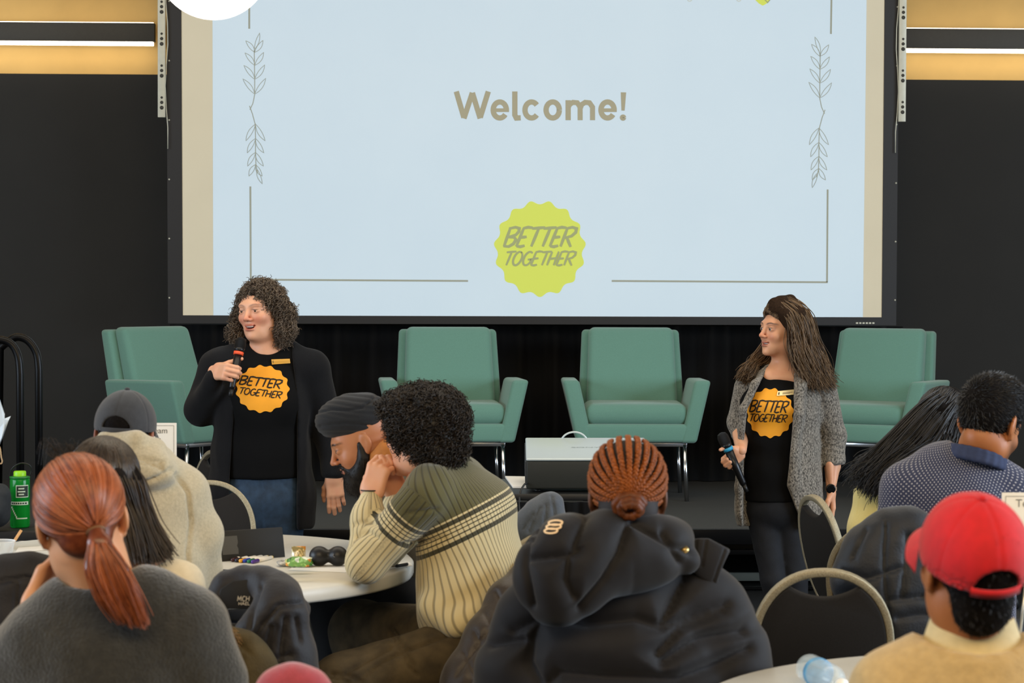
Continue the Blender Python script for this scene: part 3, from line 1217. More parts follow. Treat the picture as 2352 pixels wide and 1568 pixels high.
def round_table(label, cx, cy, rad=0.76):
    r = root('round_table', (cx, cy, 0), label, 'table', 'round folding tables')
    prof = [(0, TZ - 0.03), (rad - 0.05, TZ - 0.03), (rad - 0.03, TZ - 0.045), (rad - 0.004, TZ - 0.045), (rad, TZ - 0.038), (rad, TZ - 0.008), (rad - 0.008, TZ), (0, TZ)]
    lathe('tabletop', prof, M_TABLE, r, 96)
    for s in (-1, 1):
        for x in (-0.43, 0.43):
            tube('leg', [(x, s * 0.3, TZ - 0.04), (x, s * 0.3, 0.0)], 0.021, M_TLEG, r, 10)
            tube('leg_brace', [(x, s * 0.3, 0.42), (x * 0.6, s * 0.2, TZ - 0.04)], 0.008, M_CHROME, r, 8)
        tube('cross_tube', [(-0.43, s * 0.3, 0.3), (0.43, s * 0.3, 0.3)], 0.013, M_TLEG, r, 8)
    return r


ta = PZ(392, 1287, TZ)
TABLE_A = round_table('round white folding table with markers, snack wrappers and papers', ta[0], ta[1])
tb = CAM + fw * 4.416 + RT * 1.13
TABLE_B = round_table('round white folding table under the lying water bottle', tb[0], tb[1])


# ================================================================== PEOPLE: shared builders
TOW = -fw                                   # toward the camera
IMR = RT                                    # image right
WUP = V3(0, 0, 1)


def head_R(yaw, pitch=0.0, roll=0.0):
    """columns: person's right, forward, up. yaw 0 faces the camera, + turns to image left; pitch + looks down; roll + tips crown to image right"""
    y, p, r = map(math.radians, (yaw, pitch, roll))
    f0 = -math.sin(y) * IMR + math.cos(y) * unit(V3(TOW[0], TOW[1], 0))
    f0 = unit(f0)
    f = unit(f0 * math.cos(p) - WUP * math.sin(p))
    x = unit(np.cross(f, WUP))
    u = np.cross(x, f)
    ax = unit(TOW)
    # roll about the viewing axis
    def rot(v):
        return v * math.cos(-r) + np.cross(ax, v) * math.sin(-r) + ax * ax.dot(v) * (1 - math.cos(r))
    x, f, u = rot(x), rot(f), rot(u)
    return np.stack([x, f, u], 1)


class Head:
    def __init__(s, c, R, sc=1.0, wide=1.0):
        s.c, s.R, s.s, s.w = np.asarray(c, float), R, sc, wide

    def T(s, x, y, z): return s.c + s.R @ (V3(x * s.w, y, z) * s.s)

    def E(s, p, r, k=0.01, op='u', rx=0.0, rz=0.0):
        R = s.R
        if rx or rz:
            cx, sx, cz, sz = math.cos(rx), math.sin(rx), math.cos(rz), math.sin(rz)
            R = R @ np.array([[cz, -sz, 0], [sz, cz, 0], [0, 0, 1]]) @ np.array([[1, 0, 0], [0, cx, -sx], [0, sx, cx]])
        return EL(s.T(*p), np.asarray(r, float) * s.s * V3(s.w, 1, 1), R, k * s.s, op)

    def local(s, V): return ((V - s.c) @ s.R) / s.s / V3(s.w, 1, 1)

    def prims(s, face=True, smile=0.0, open_=0.0, eye=0.0035, plump=0.0):
        E = s.E
        o = [E((0, -0.016, 0.038), (0.073, 0.093, 0.082), 0.0), E((0, 0.022, -0.022), (0.063, 0.068, 0.088), 0.03)]
        o += [E((0, 0.052, -0.084), (0.037 + plump * .3, 0.036, 0.032), 0.035), E((0, 0.08, -0.105), (0.016, 0.013, 0.012), 0.02)]
        for q in (-1, 1):
            o.append(E((q * 0.045, 0.0, -0.07), (0.02, 0.03, 0.03), 0.035))
        if face:
            for q in (-1, 1):
                o.append(E((q * 0.035, 0.06, -0.034 + 0.006 * smile), (0.024 + plump, 0.022 + plump, 0.021 + plump), 0.022))
            o.append(E((0, 0.080, 0.024), (0.046, 0.010, 0.010), 0.026))
            for q in (-1, 1):
                o.append(E((q * 0.032, 0.104, 0.003), (0.019, 0.016, 0.012), 0.014, 's'))
            o += [RC(s.T(0, 0.088, 0.012), s.T(0, 0.109, -0.026), 0.0065 * s.s, 0.009 * s.s, 0.014),
                  E((0, 0.111, -0.030), (0.0105, 0.010, 0.009), 0.006)]
            for q in (-1, 1):
                o.append(E((q * 0.0115, 0.1, -0.034), (0.0075, 0.0095, 0.007), 0.006))
                o.append(E((q * 0.006, 0.106, -0.0405), (0.0032, 0.005, 0.003), 0.002, 's'))
                o.append(E((q * 0.0315, 0.0765, 0.001), (0.0165, 0.0145, 0.0125), 0.005))
                o.append(E((q * 0.0315, 0.094, 0.000), (0.0125, 0.010, eye), 0.0015, 's'))
            zc = -0.064
            o += [E((0, 0.092, zc + 0.005), (0.020 + 0.004 * smile, 0.010, 0.0048), 0.005),
                  E((0, 0.0905, zc - 0.007 - open_), (0.018 + 0.003 * smile, 0.010, 0.0058), 0.005)]
            if open_ > 0:
                o.append(E((0, 0.094, zc - 0.001 - open_ * 0.4), (0.019 + 0.003 * smile, 0.022, 0.0028 + open_ * 0.75), 0.002, 's'))
                for q in (-1, 1):
                    o.append(E((q * 0.019, 0.09, zc + 0.003), (0.006, 0.02, 0.003), 0.003, 's'))
            else:
                o.append(E((0, 0.1, zc), (0.022, 0.0075, 0.0012), 0.002, 's'))
        for q in (-1, 1):
            o += [E((q * 0.0765, -0.012, -0.004), (0.0075, 0.019, 0.031), 0.004, rz=q * 0.35), E((q * 0.074, -0.004, -0.034), (0.006, 0.009, 0.010), 0.006),
                  E((q * 0.086, -0.004, 0.0), (0.0065, 0.010, 0.018), 0.003, 's')]
        return o

    def tint(s, V, smile=0.0, open_=0.0, brow=1.0):
        q = s.local(V)
        x, y, z = q.T
        t = np.zeros((len(V), 3))
        zl = z + 0.066 + open_ * 0.5 - smile * 0.25 * np.abs(x)
        lip = np.exp(-((x / (0.021 + 0.003 * smile)) ** 4 + (zl / (0.0105 + open_ * 0.8)) ** 4)) * (y > 0.07)
        t[:, 0] = np.clip(lip * 1.1, 0, 1) * 0.8
        xb = np.abs(x)
        zb = 0.0215 + 0.006 * np.sin((xb - 0.012) / 0.034 * 2.4)
        t[:, 1] = np.exp(-((xb - 0.032) / 0.021) ** 6 - ((z - zb) / 0.0035) ** 4) * (y > 0.055) * brow
        t[:, 1] = np.maximum(t[:, 1], 0.9 * np.exp(-((xb - 0.0315) / 0.0155) ** 6 - ((z - 0.0062) / 0.0024) ** 4) * (y > 0.06) * (brow > 0))
        t[:, 2] = 0.7 * np.exp(-(((xb - 0.038) / 0.022) ** 2 + ((z + 0.036) / 0.022) ** 2)) * (y > 0.03) + 0.6 * np.exp(-((x / 0.014) ** 2 + ((z + 0.03) / 0.012) ** 2)) * (y > 0.09)
        return t


def hand_prims(w, d, n, a, sc=1.0, curl=((20, 25, 15),) * 4, thumb=((0.65, 0.55, 0.35), (0.25, 0.9, 0.3), (0.1, 0.95, 0.25)), spread=0.0, wristlen=0.05, wr=1.0):
    """w wrist, d toward knuckles, n the way the palm faces, a toward the thumb side"""
    d = unit(d)
    a = unit(np.asarray(a, float) - d * np.dot(a, d))
    n0 = np.cross(d, a)
    n = n0 if np.dot(n0, n) > 0 else -n0
    R = np.stack([a, d, n], 1)
    s = sc
    o = [BX(w + d * 0.048 * s, V3(0.037, 0.046, 0.0135) * s, R, 0.0125 * s, 0.0),
         EL(w + d * 0.03 * s + a * 0.022 * s + n * 0.008 * s, V3(0.018, 0.03, 0.015) * s, R, 0.012),
         EC(w - d * wristlen * s, w + d * 0.02 * s, (0.027 * s * wr, 0.021 * s * wr), (0.029 * s * wr, 0.016 * s * wr), a, 0.02)]
    lens = ((0.043, 0.026, 0.021), (0.047, 0.03, 0.022), (0.043, 0.028, 0.021), (0.033, 0.021, 0.018))
    for i in range(4):
        off = 0.0285 - 0.019 * i
        base = w + d * (0.088 - (0.0, -0.003, 0.0, 0.008)[i]) * s + a * off * s
        ang = 0
        fan = math.radians((1.5 - i) * spread)
        dd0 = d * math.cos(fan) + a * math.sin(fan)
        p = base
        r = (0.0096, 0.0098, 0.0094, 0.0083)[i] * s
        pts, rs = [w + d * 0.06 * s + a * off * 0.9 * s, p], [r * 0.95, r * 1.05]
        for j in range(3):
            ang += math.radians(curl[i][j])
            dv = dd0 * math.cos(ang) + n * math.sin(ang)
            p = p + dv * lens[i][j] * s
            pts.append(p)
            rs.append(r * (0.96, 0.88, 0.74)[j])
        for j in range(3):
            o.append(RC(pts[j], pts[j + 1], rs[j], rs[j + 1], 0.004 if j else 0.006))
        o.append(RC(pts[3], pts[2], rs[3], rs[2], 0.003))
    p = w + d * 0.018 * s + a * 0.024 * s + n * 0.006 * s
    tl, tr = (0.044, 0.034, 0.026), (0.0135, 0.0112, 0.0102, 0.0082)
    for j in range(3):
        v = thumb[j]
        p2 = p + unit(a * v[0] + d * v[1] + n * v[2]) * tl[j] * s
        o.append(RC(p, p2, tr[j] * s, tr[j + 1] * s, 0.006))
        p = p2
    return o


def body_obj(parent, pieces, m):
    """pieces: list of (V,F,tint or None) joined to the one skin mesh"""
    V, F = join_np([(p[0], p[1]) for p in pieces])
    t = np.concatenate([p[2] if p[2] is not None else np.zeros((len(p[0]), 3)) for p in pieces])
    me = npmesh('body', V, F)
    fattr(me, 'tint', t)
    return link('body', me, m, parent, True, True)


def eyes(h, parent, iris='3a2a1c', r=0.0128):
    mw = mat('eye_white', 'b9aea6', 0.3)
    mi = mat('iris_' + iris, iris, 0.2)
    for q in (-1, 1):
        c = h.T(q * 0.0315, 0.0768, 0.001)
        e = lathe('eye', [(0, -r)] + [(r * math.sin(t), -r * math.cos(t)) for t in np.linspace(0.2, math.pi - 0.2, 12)] + [(0, r)], mw, parent, 20, Matrix.Translation(c), True)
        ci = c + h.R @ V3(0, r * 0.80, -0.0006)
        lathe('iris', [(0.0, -0.0035), (0.0062, -0.0033), (0.0062, 0.0), (0.0045, 0.0028), (0, 0.0036)], mi, e, 16, mat4(frame(h.R[:, 1]), ci), True)


def core_prims(neck, pelvis, shl, shr, legs, u, hw=0.13, hd=0.085):
    """slim trunk and limbs inside the clothes so that the body is one figure"""
    mid = (np.asarray(neck) + pelvis) / 2
    o = ECHAIN([neck - WUP * 0.06, mid, pelvis], [(hw, hd), (hw * 0.9, hd), (hw, hd)], u, 0.04)
    for arm in (shl, shr):
        o += CHAIN(arm, [0.045, 0.036, 0.024][:len(arm)] if len(arm) <= 3 else [0.045] * len(arm), 0.02)
    for lg in legs:
        o += CHAIN(lg, [0.05, 0.032, 0.022][:len(lg)], 0.02)
    return o


def seated_legs(hip, fwd, u, spread=0.1, seat=0.47, foot=None):
    """hip/knee/ankle chains for a seated pose"""
    fwd = unit(V3(fwd[0], fwd[1], 0))
    out = []
    for s in (-1, 1):
        h = np.asarray(hip) + u * s * 0.09
        h = V3(h[0], h[1], seat + 0.09)
        k = h + fwd * 0.43 + u * s * spread * 0.6
        k = V3(k[0], k[1], seat + 0.07)
        a = V3(k[0], k[1], 0.09) - fwd * 0.06
        out.append([h, k, a])
    return out


M_SHOE = mat('dark_shoe', '17161a', 0.5)


def trousers(parent, legs, pelvis, m, name='trousers', r=(0.095, 0.075, 0.052), res=0.014, hw=(0.17, 0.12), u=None):
    pr = [EL(pelvis, (hw[0], hw[1], 0.11), None, 0.0)] if u is None else [EL(pelvis, (hw[0], hw[1], 0.11), np.stack([u, np.cross(WUP, u), WUP], 1), 0.0)]
    for lg in legs: pr += CHAIN(lg, list(r), 0.04)
    return add_solid(name, pr, res, m, parent, 2, (0.004, 22, 5, (1, 1, 0.7)))


def shoes(parent, legs, fwd, m=None):
    fwd = unit(V3(fwd[0], fwd[1], 0))
    for lg in legs:
        a = lg[-1]
        b = V3(a[0], a[1], 0)
        R = np.stack([np.cross(fwd, WUP), fwd, WUP], 1)
        V, F = solid([EL(b + fwd * 0.075 + WUP * 0.035, (0.045, 0.13, 0.045), R, 0.0), RC(b + WUP * 0.05, a + WUP * 0.02, 0.045, 0.05, 0.03), PLANE(b + WUP * 0.002, -WUP)], 0.012, 1)
        link('shoe', npmesh('shoe', V, F), m or M_SHOE, parent, True, True)


def to_px(V):
    q = np.asarray(V) - CAM
    z = q @ fw
    return q @ RT / z * FPX + CXP, CYP - q @ UP / z * FPX, z


def groove(V, F, lines, amp, wpx, puff=0.0, facing=-0.15):
    """press stitched lines (pixel polylines) into the faces that look at the camera"""
    N = vnormals(V, F)
    x, y, z = to_px(V)
    d = np.full(len(V), 1e9)
    for ln in lines:
        ln = np.asarray(ln, float)
        for a, b in zip(ln[:-1], ln[1:]):
            e = b - a
            t = np.clip(((x - a[0]) * e[0] + (y - a[1]) * e[1]) / (e @ e + 1e-9), 0, 1)
            d = np.minimum(d, np.hypot(x - a[0] - e[0] * t, y - a[1] - e[1] * t))
    f = (N @ TOW) > facing
    disp = -amp * np.exp(-(d / wpx) ** 2) + puff * (1 - np.exp(-(d / (wpx * 3.5)) ** 2))
    return V + N * (disp * f)[:, None]


def catmull(p, m):
    p = np.asarray(p, float)
    n = len(p)
    t = np.linspace(0, n - 1 - 1e-6, m)
    i = t.astype(int)
    f = (t - i)[:, None]
    g = lambda k: p[np.clip(k, 0, n - 1)]
    a, b, c, d = g(i - 1), g(i), g(i + 1), g(i + 2)
    return 0.5 * (2 * b + (c - a) * f + (2 * a - 5 * b + 4 * c - d) * f ** 2 + (3 * b - a - 3 * c + d) * f ** 3)


def guide_strands(guides, count, m=20, jit=0.008, wave=0.0, freq=6.0, seed=0, lenvar=0.15):
    """strands interpolated between neighbouring guide curves"""
    r = np.random.RandomState(seed)
    G = np.array([catmull(g, m) for g in guides])
    n = len(G)
    out = np.zeros((count, m, 3))
    for i in range(count):
        t = r.rand() * (n - 1) if n > 1 else 0
        k = min(int(t), n - 2) if n > 1 else 0
        f = t - k
        p = G[k] * (1 - f) + G[min(k + 1, n - 1)] * f
        cut = 1 - r.rand() * lenvar
        tt_ = np.linspace(0, (m - 1) * cut, m)
        i0 = np.minimum(tt_.astype(int), m - 2)
        p = p[i0] + (p[i0 + 1] - p[i0]) * (tt_ - i0)[:, None]
        s = np.linspace(0, 1, m)[:, None]
        off = r.normal(size=3) * jit
        p = p + off * (0.5 + 0.8 * s)
        if wave:
            ph = r.rand() * 6.28 * 0.35 + t * 1.7
            ax = unit(r.normal(size=3) * 0.5 + V3(0.8, 0.2, 0.1))
            ax2 = unit(np.cross(ax, V3(0, 0, 1)))
            p = p + wave * (0.3 + s) * (np.sin(s * freq * 6.28 / 2 + ph) * ax + np.cos(s * freq * 6.28 / 2 + ph * 1.3) * ax2 * 0.6)
        out[i] = p
    return out


def curl_strands(V, N, count, length=0.07, hr=0.008, turns=2.5, flow=(0, 0, -1), fl=0.7, m=18, seed=0):
    r = np.random.RandomState(seed)
    k = r.choice(len(V), count)
    s = np.linspace(0, 1, m)
    out = np.zeros((count, m, 3))
    flow = unit(flow)
    for i, j in enumerate(k):
        n = N[j]
        tan = flow - n * flow.dot(n)
        tan = tan + r.normal(size=3) * 0.5
        tan -= n * tan.dot(n) * 0.7
        d = unit(unit(tan) * fl + n * (1 - fl))
        a = unit(np.cross(d, r.normal(size=3)))
        b = np.cross(d, a)
        ph, tn = r.rand() * 6.28, turns * (0.7 + 0.6 * r.rand())
        L_ = length * (0.6 + 0.7 * r.rand())
        h = hr * (0.6 + 0.8 * r.rand())
        amp = np.minimum(1, s * 4)
        c, sn = np.cos(s * tn * 6.28 + ph), np.sin(s * tn * 6.28 + ph)
        out[i] = V[j] - n * 0.006 + np.outer(s * L_, d) + flow * (0.25 * L_ * s ** 2)[:, None] + h * (np.outer(c * amp, a) + np.outer(sn * amp, b))
    return out


def decal(fn_hit, pts):
    return [fn_hit(a, b) for a, b in pts]


def ray_hit(bvh, lift):
    def f(px, py):
        v = Vector(unit(ray(px, py)))
        h = bvh.ray_cast(Vector(CAM), v)
        if h[0] is None:
            return None
        return np.array(h[0]) - np.array(v) * lift
    return f


def badge_decal(parent, V, F, cx, cy, r, ry, rot, text, mcol, mink):
    """scalloped print and lettering laid on the shirt front"""
    bvh = BVHTree.FromPolygons([Vector(v) for v in V], [tuple(q) for q in F])
    hit = ray_hit(bvh, 0.0025)
    hit2 = ray_hit(bvh, 0.0042)
    out = scallop(0, 0, 1.0, 0.085, 15, 120, rot)
    verts, faces = [], []
    rings = 9
    for k in range(rings + 1):
        for (x, y) in out:
            f = k / rings
            verts.append(hit(cx + x * r * f, cy + y * ry / 1.05 * f))
    n = len(out)
    ok = [v is not None for v in verts]
    vv = [v if v is not None else CAM + fw for v in verts]
    for k in range(rings):
        for i in range(n):
            q = (k * n + i, k * n + (i + 1) % n, (k + 1) * n + (i + 1) % n, (k + 1) * n + i)
            if all(ok[j] for j in q): faces.append(q)
    b = link('shirt_badge', pymesh('shirt_badge', vv, faces), mcol, parent, True, True)
    b['label'] = 'orange scalloped badge printed on the shirt'
    VV, FF, n0 = [], [], 0
    for pts, w in text:
        v, f = ribbon(pts, w)
        h = [hit2(a, c) for a, c in v]
        if any(x is None for x in h): continue
        VV += h
        FF += [tuple(i + n0 for i in q) for q in f]
        n0 += len(v)
    t = link('badge_lettering', pymesh('badge_lettering', VV, FF), mink, b, True, True)
    t['label'] = 'black lettering reading BETTER TOGETHER'


def microphone(label, tip, tail, ring_col, ringname):
    ax = unit(np.asarray(tip) - tail)
    Lm = np.linalg.norm(np.asarray(tip) - tail)
    r = root('microphone', tail, label, 'microphone')
    M = mat4(frame(ax), tail)
    lathe('handle', [(0.0, 0.0), (0.0125, 0.0), (0.014, 0.01), (0.0165, Lm * 0.3), (0.0185, Lm * 0.66), (0.0, Lm * 0.66)], mat('mic_body', '1c1c1e', 0.32, 0.4), r, 20, M, True)
    lathe('antenna_cap', [(0, -0.035), (0.009, -0.034), (0.0105, 0.0), (0, 0.0)], M_BLACK, r, 16, M, True)
    lathe('colour_ring', [(0.0, Lm * 0.66), (0.0215, Lm * 0.66), (0.0215, Lm * 0.72), (0.0, Lm * 0.72)], mat(ringname, ring_col, 0.5), r, 20, M, True)
    lathe('collar', [(0.0, Lm * 0.72), (0.019, Lm * 0.72), (0.0235, Lm * 0.79), (0.0, Lm * 0.79)], mat('mic_collar', '262628', 0.3, 0.5), r, 20, M, True)
    lathe('grille', [(0.0, Lm * 0.79), (0.0235, Lm * 0.79), (0.0245, Lm * 0.86), (0.0235, Lm * 0.93), (0.018, Lm * 0.98), (0.008, Lm), (0, Lm)],
          mat('mic_grille', '141415', 0.5, 0.3, bump=0.8, bscale=900), r, 20, M, True)
    return r


M_ORANGE = mat('shirt_print_orange', 'e3981b', 0.7, noise=0.03, nscale=30)
M_PRINTINK = mat('shirt_print_black', '17120c', 0.8)
M_TEE = mat('black_tshirt', '070708', 0.9, noise=0.2, nscale=200, bump=0.1, bscale=700, spec=0.2)


# ================================================================== PRESENTER WITH CURLY HAIR
def presenter_left():
    d = 9.45
    S = lambda x, y, dd=0.0: P(x, y, d + dd)
    base = S(605, 1400)
    r = root('person', (base[0], base[1], 0), 'standing presenter with curly greying hair, black cardigan and orange badge shirt, speaking into a microphone', 'person', 'presenters')
    skin = skin_mat('skin_fair_rosy', 'dca685', 'cf7c62', 'b8574b', '5a4234')
    h = Head(S(597, 711), head_R(27, 2, -4), 1.04, 1.06)
    sm, op = 1.0, 0.0045
    hp = h.prims(True, sm, op, 0.0026, 0.002)
    hp += [RC(h.T(0, -0.02, -0.05), S(612, 800, 0.03), 0.058, 0.066, 0.03), EC(S(585, 826, 0.03), S(642, 826, 0.03), (0.06, 0.06), (0.06, 0.06), TOW, 0.04), h.E((0, 0.035, -0.105), (0.04, 0.035, 0.022), 0.03)]
    V, F = solid(hp, 0.0027, 1)
    pieces = [(V, F, h.tint(V, sm, op, 0.55))]
    # right hand on the microphone
    w = S(494, 853, -0.17)
    ma = unit(S(553, 786, -0.17) - S(531, 895, -0.21))
    dv = unit(IMR * 0.6 + TOW * 0.75)
    hv, hf = solid(hand_prims(w, dv, IMR * 0.75 + fw * 0.6, ma, 1.0, ((62, 62, 30), (64, 62, 30), (66, 62, 30), (70, 60, 30)), ((0.5, 0.5, 0.6), (0.5, 0.6, 0.6), (0.3, 0.9, 0.3)), 0, 0.02), 0.003, 1)
    pieces.append((hv, hf, None))
    w2 = S(767, 1092, -0.02)
    hv, hf = solid(hand_prims(w2, V3(0, 0, -1) + IMR * 0.08, fw + IMR * -0.25, -IMR, 1.02, ((8, 14, 8), (10, 16, 10), (14, 20, 12), (18, 24, 14)), ((0.5, 0.75, 0.4), (0.2, 0.95, 0.3), (0.05, 0.95, 0.3)), 3), 0.003, 1)
    pieces.append((hv, hf, None))
    shR = [S(500, 842, 0.03), S(463, 942, 0.0), w]
    shL = [S(722, 850, 0.03), S(752, 985, 0.05), w2]
    fl = PZ(605, 1500, 0)
    hip = S(602, 1150, 0.02)
    legs = [[S(568, 1165, 0.02), S(566, 1330, 0.0), S(560, 1466, 0.03)], [S(645, 1165, 0.02), S(650, 1330, 0.0), S(655, 1466, 0.03)]]
    u = IMR
    cv, cf = solid(core_prims(S(612, 815, 0.03), hip, shR, shL, legs, u), 0.016, 1)
    pieces.append((cv, cf, None))
    body_obj(r, pieces, skin)
    # mouth
    mo = mat('mouth_dark', '3a1614', 0.6)
    V, F = solid([h.E((0, 0.078, -0.0665), (0.018, 0.009, 0.006), 0)], 0.0022, 1)
    link('mouth', npmesh('mouth', V, F), mo, r, True, True)
    V, F = solid([h.E((0, 0.0855, -0.0632), (0.0165, 0.0075, 0.0042), 0)], 0.0016, 1)
    link('teeth', npmesh('teeth', V, F), mat('teeth_white', 'e2d8cc', 0.3), r, True, True)
    eyes(h, r, '2e241c')
    # t-shirt
    ts = ECHAIN([S(610, 838, 0.03), S(606, 900, 0.01), S(602, 945, -0.01), S(600, 1030, 0.0), S(602, 1090, 0.0)],
                [(0.165, 0.095), (0.17, 0.13), (0.165, 0.15), (0.165, 0.145), (0.175, 0.15)], u, 0.05)
    ts += [EL(S(570, 925, -0.08), (0.075, 0.07, 0.07), None, 0.05), EL(S(642, 928, -0.08), (0.075, 0.07, 0.07), None, 0.05)]
    ts += [EC(S(520, 832, 0.03), S(700, 835, 0.03), (0.05, 0.07), (0.05, 0.07), TOW, 0.05)]
    ts += [PLANE(S(602, 1094), V3(0, 0, -1)), EL(S(612, 776, -0.035), (0.088, 0.13, 0.072), None, 0.01, 's')]
    _, tv, tf = add_solid('tshirt', ts, 0.007, M_TEE, r, 2, (0.0022, 30, 3, (1, 1, 0.6)))
    # cardigan
    M_CARD = mat('black_cardigan_knit', '0b0c10', 0.9, noise=0.2, nscale=120, bump=0.25, bscale=500, sheen=0.06, spec=0.25)
    cd = ECHAIN([S(610, 838, 0.03), S(606, 900, 0.02), S(602, 950, 0.0), S(600, 1040, 0.01), S(600, 1130, 0.01), S(604, 1195, 0.01)],
                [(0.185, 0.105), (0.195, 0.145), (0.195, 0.165), (0.205, 0.165), (0.225, 0.17), (0.225, 0.16)], u, 0.05)
    cd += [EC(S(508, 838, 0.03), S(712, 842, 0.03), (0.075, 0.06), (0.075, 0.06), TOW, 0.06), EC(S(570, 808, 0.045), S(655, 806, 0.045), (0.05, 0.05), (0.05, 0.05), TOW, 0.03)]
    cd += CHAIN([S(500, 846, 0.03), S(463, 940, 0.0), S(492, 870, -0.16)], [0.078, 0.068, 0.041], 0.03)
    cd += CHAIN([S(648, 806, 0.04), S(715, 842, 0.03)], [0.04, 0.07], 0.04) + CHAIN([S(575, 808, 0.04), S(505, 842, 0.03)], [0.04, 0.07], 0.04)
    cd += CHAIN([S(718, 852, 0.03), S(752, 985, 0.05), S(765, 1080, 0.0), S(766, 1092, -0.01)], [0.078, 0.064, 0.048, 0.046], 0.03)
    cd += [PXPOLY([(560, 770), (545, 860), (537, 950), (527, 1100), (522, 1260), (681, 1260), (684, 1100), (682, 950), (676, 860), (664, 775)], 8.0, d + 0.02, 's', 0.012)]
    cd += [PLANE(S(603, 1212), V3(0, 0, -1)), EL(S(613, 780, -0.02), (0.085, 0.14, 0.07), None, 0.01, 's'), PXPOLY([(738, 1097), (810, 1095), (810, 1300), (740, 1300)], 8.0, 11.0, 's', 0.003)]
    add_solid('cardigan', cd, 0.008, M_CARD, r, 2, (0.006, 24, 11, (1, 1, 0.35)))
    # jeans
    M_JEANS = mat('blue_jeans', '25394f', 0.8, noise=0.3, nscale=30, bump=0.25, bscale=600)
    je = ECHAIN([S(602, 1080, 0.0), S(602, 1140, 0.01), S(602, 1175, 0.02)], [(0.165, 0.135), (0.185, 0.145), (0.175, 0.14)], u, 0.03)
    for q in legs: je += CHAIN(q, [0.105, 0.075, 0.06], 0.04)
    je += [PLANE(S(602, 1072), V3(0, 0, 1))]
    _, V, F = add_solid('jeans', je, 0.009, M_JEANS, r, 2, (0.003, 30, 8), lambda V, F: groove(V, F, [[(601, 1090), (601, 1175), (603, 1300)], [(560, 1098), (545, 1120), (530, 1128)], [(640, 1098), (658, 1118), (680, 1126)]], 0.005, 2.5))
    shoes(r, [[q[-1]] for q in legs], TOW)
    # hair
    M_H = hair_mat('hair_curly_grey_brown', '1d1611', '857565', 0.5, 0.25)
    hb = [h.E((0, -0.018, 0.041), (0.081, 0.099, 0.087), 0.0)]
    hb += CHAIN([h.T(-0.07, -0.01, 0.04), S(652, 715, -0.02), S(654, 750, -0.02), S(648, 772, -0.02)], [0.038, 0.037, 0.038, 0.028], 0.03)
    hb += CHAIN([h.T(0.07, 0.0, 0.04), S(547, 725, 0.03), S(540, 755, 0.03), S(545, 776, 0.02)], [0.028, 0.021, 0.025, 0.018], 0.03)
    hb += CHAIN([h.T(0, -0.08, 0.02), h.T(0, -0.09, -0.06)], [0.07, 0.06], 0.03)
    hb += [h.E((0.004, 0.105, -0.035), (0.064, 0.095, 0.108), 0.012, 's')]
    V, F = solid(hb, 0.006, 2)
    V = folds(V, F, 0.006, 90, 4)
    hc = link('hair', npmesh('hair', V, F), hair_base('hair_base_greybrown', '2a211b'), r, True, True)
    N = vnormals(V, F)
    loc = h.local(V)
    keep = ~((loc[:, 1] > 0.045) & (np.abs(loc[:, 0]) < 0.05) & (loc[:, 2] < 0.06))
    cs = curl_strands(V[keep], N[keep], 6500, 0.037, 0.0056, 1.7, (0, 0, -1), 0.82, 14, 3)
    cs = cs[(h.local(cs.reshape(-1, 3)).reshape(cs.shape)[:, :, 1].max(1) < 0.085)]
    o = add_strands('hair_curls', cs, 0.0016, M_H, hc, 4, 0.4, 5)
    o['kind'] = 'stuff'
    # badge and name bar
    txt = hand_text('BETTER', 552, 648, 882, 862, 0.36, 3.1, 11) + hand_text('TOGETHER', 550, 648, 904, 889, 0.36, 2.3, 11)
    badge_decal(r, tv, tf, 603, 893, 60, 53.5, math.radians(6), txt, M_ORANGE, M_PRINTINK)
    name_bar(r, tv, tf, [(623, 825), (665.5, 823.5), (667, 834), (624.5, 837)], 'c8963e')
    # microphone
    microphone('black handheld microphone with an orange ring, held at the chin of the curly haired presenter', S(555, 775, -0.165), S(532, 893, -0.212), 'e8562e', 'mic_ring_orange')
    return r


def name_bar(parent, V, F, quad, col):
    bvh = BVHTree.FromPolygons([Vector(v) for v in V], [tuple(q) for q in F])
    hit = ray_hit(bvh, 0.007)
    c = [hit(*p) for p in quad]
    if any(x is None for x in c): return
    c = [c[3], c[2], c[1], c[0]]
    b = hexa('name_bar', [q for q in (c[0], c[1], c[1] + fw * 0.004, c[0] + fw * 0.004, c[3], c[2], c[2] + fw * 0.004, c[3] + fw * 0.004)], mat('name_bar_' + col, col, 0.35, 0.3), parent, 0.0008, 2, True)
    b['label'] = 'small gold name bar pinned to the shirt'
    e = c[1] - c[0]
    up = c[3] - c[0]
    ink = mat('name_bar_ink', '5a4526', 0.6)
    for (x0, x1, y0, y1) in ((0.06, 0.14, 0.25, 0.75), (0.32, 0.9, 0.52, 0.62), (0.32, 0.75, 0.3, 0.38)):
        p = [c[0] + e * x + up * y - fw * 0.0006 for x, y in ((x0, y0), (x1, y0), (x1, y1), (x0, y1))]
        link('print_line', pymesh('print_line', p, [(0, 1, 2, 3)]), ink, b, True)


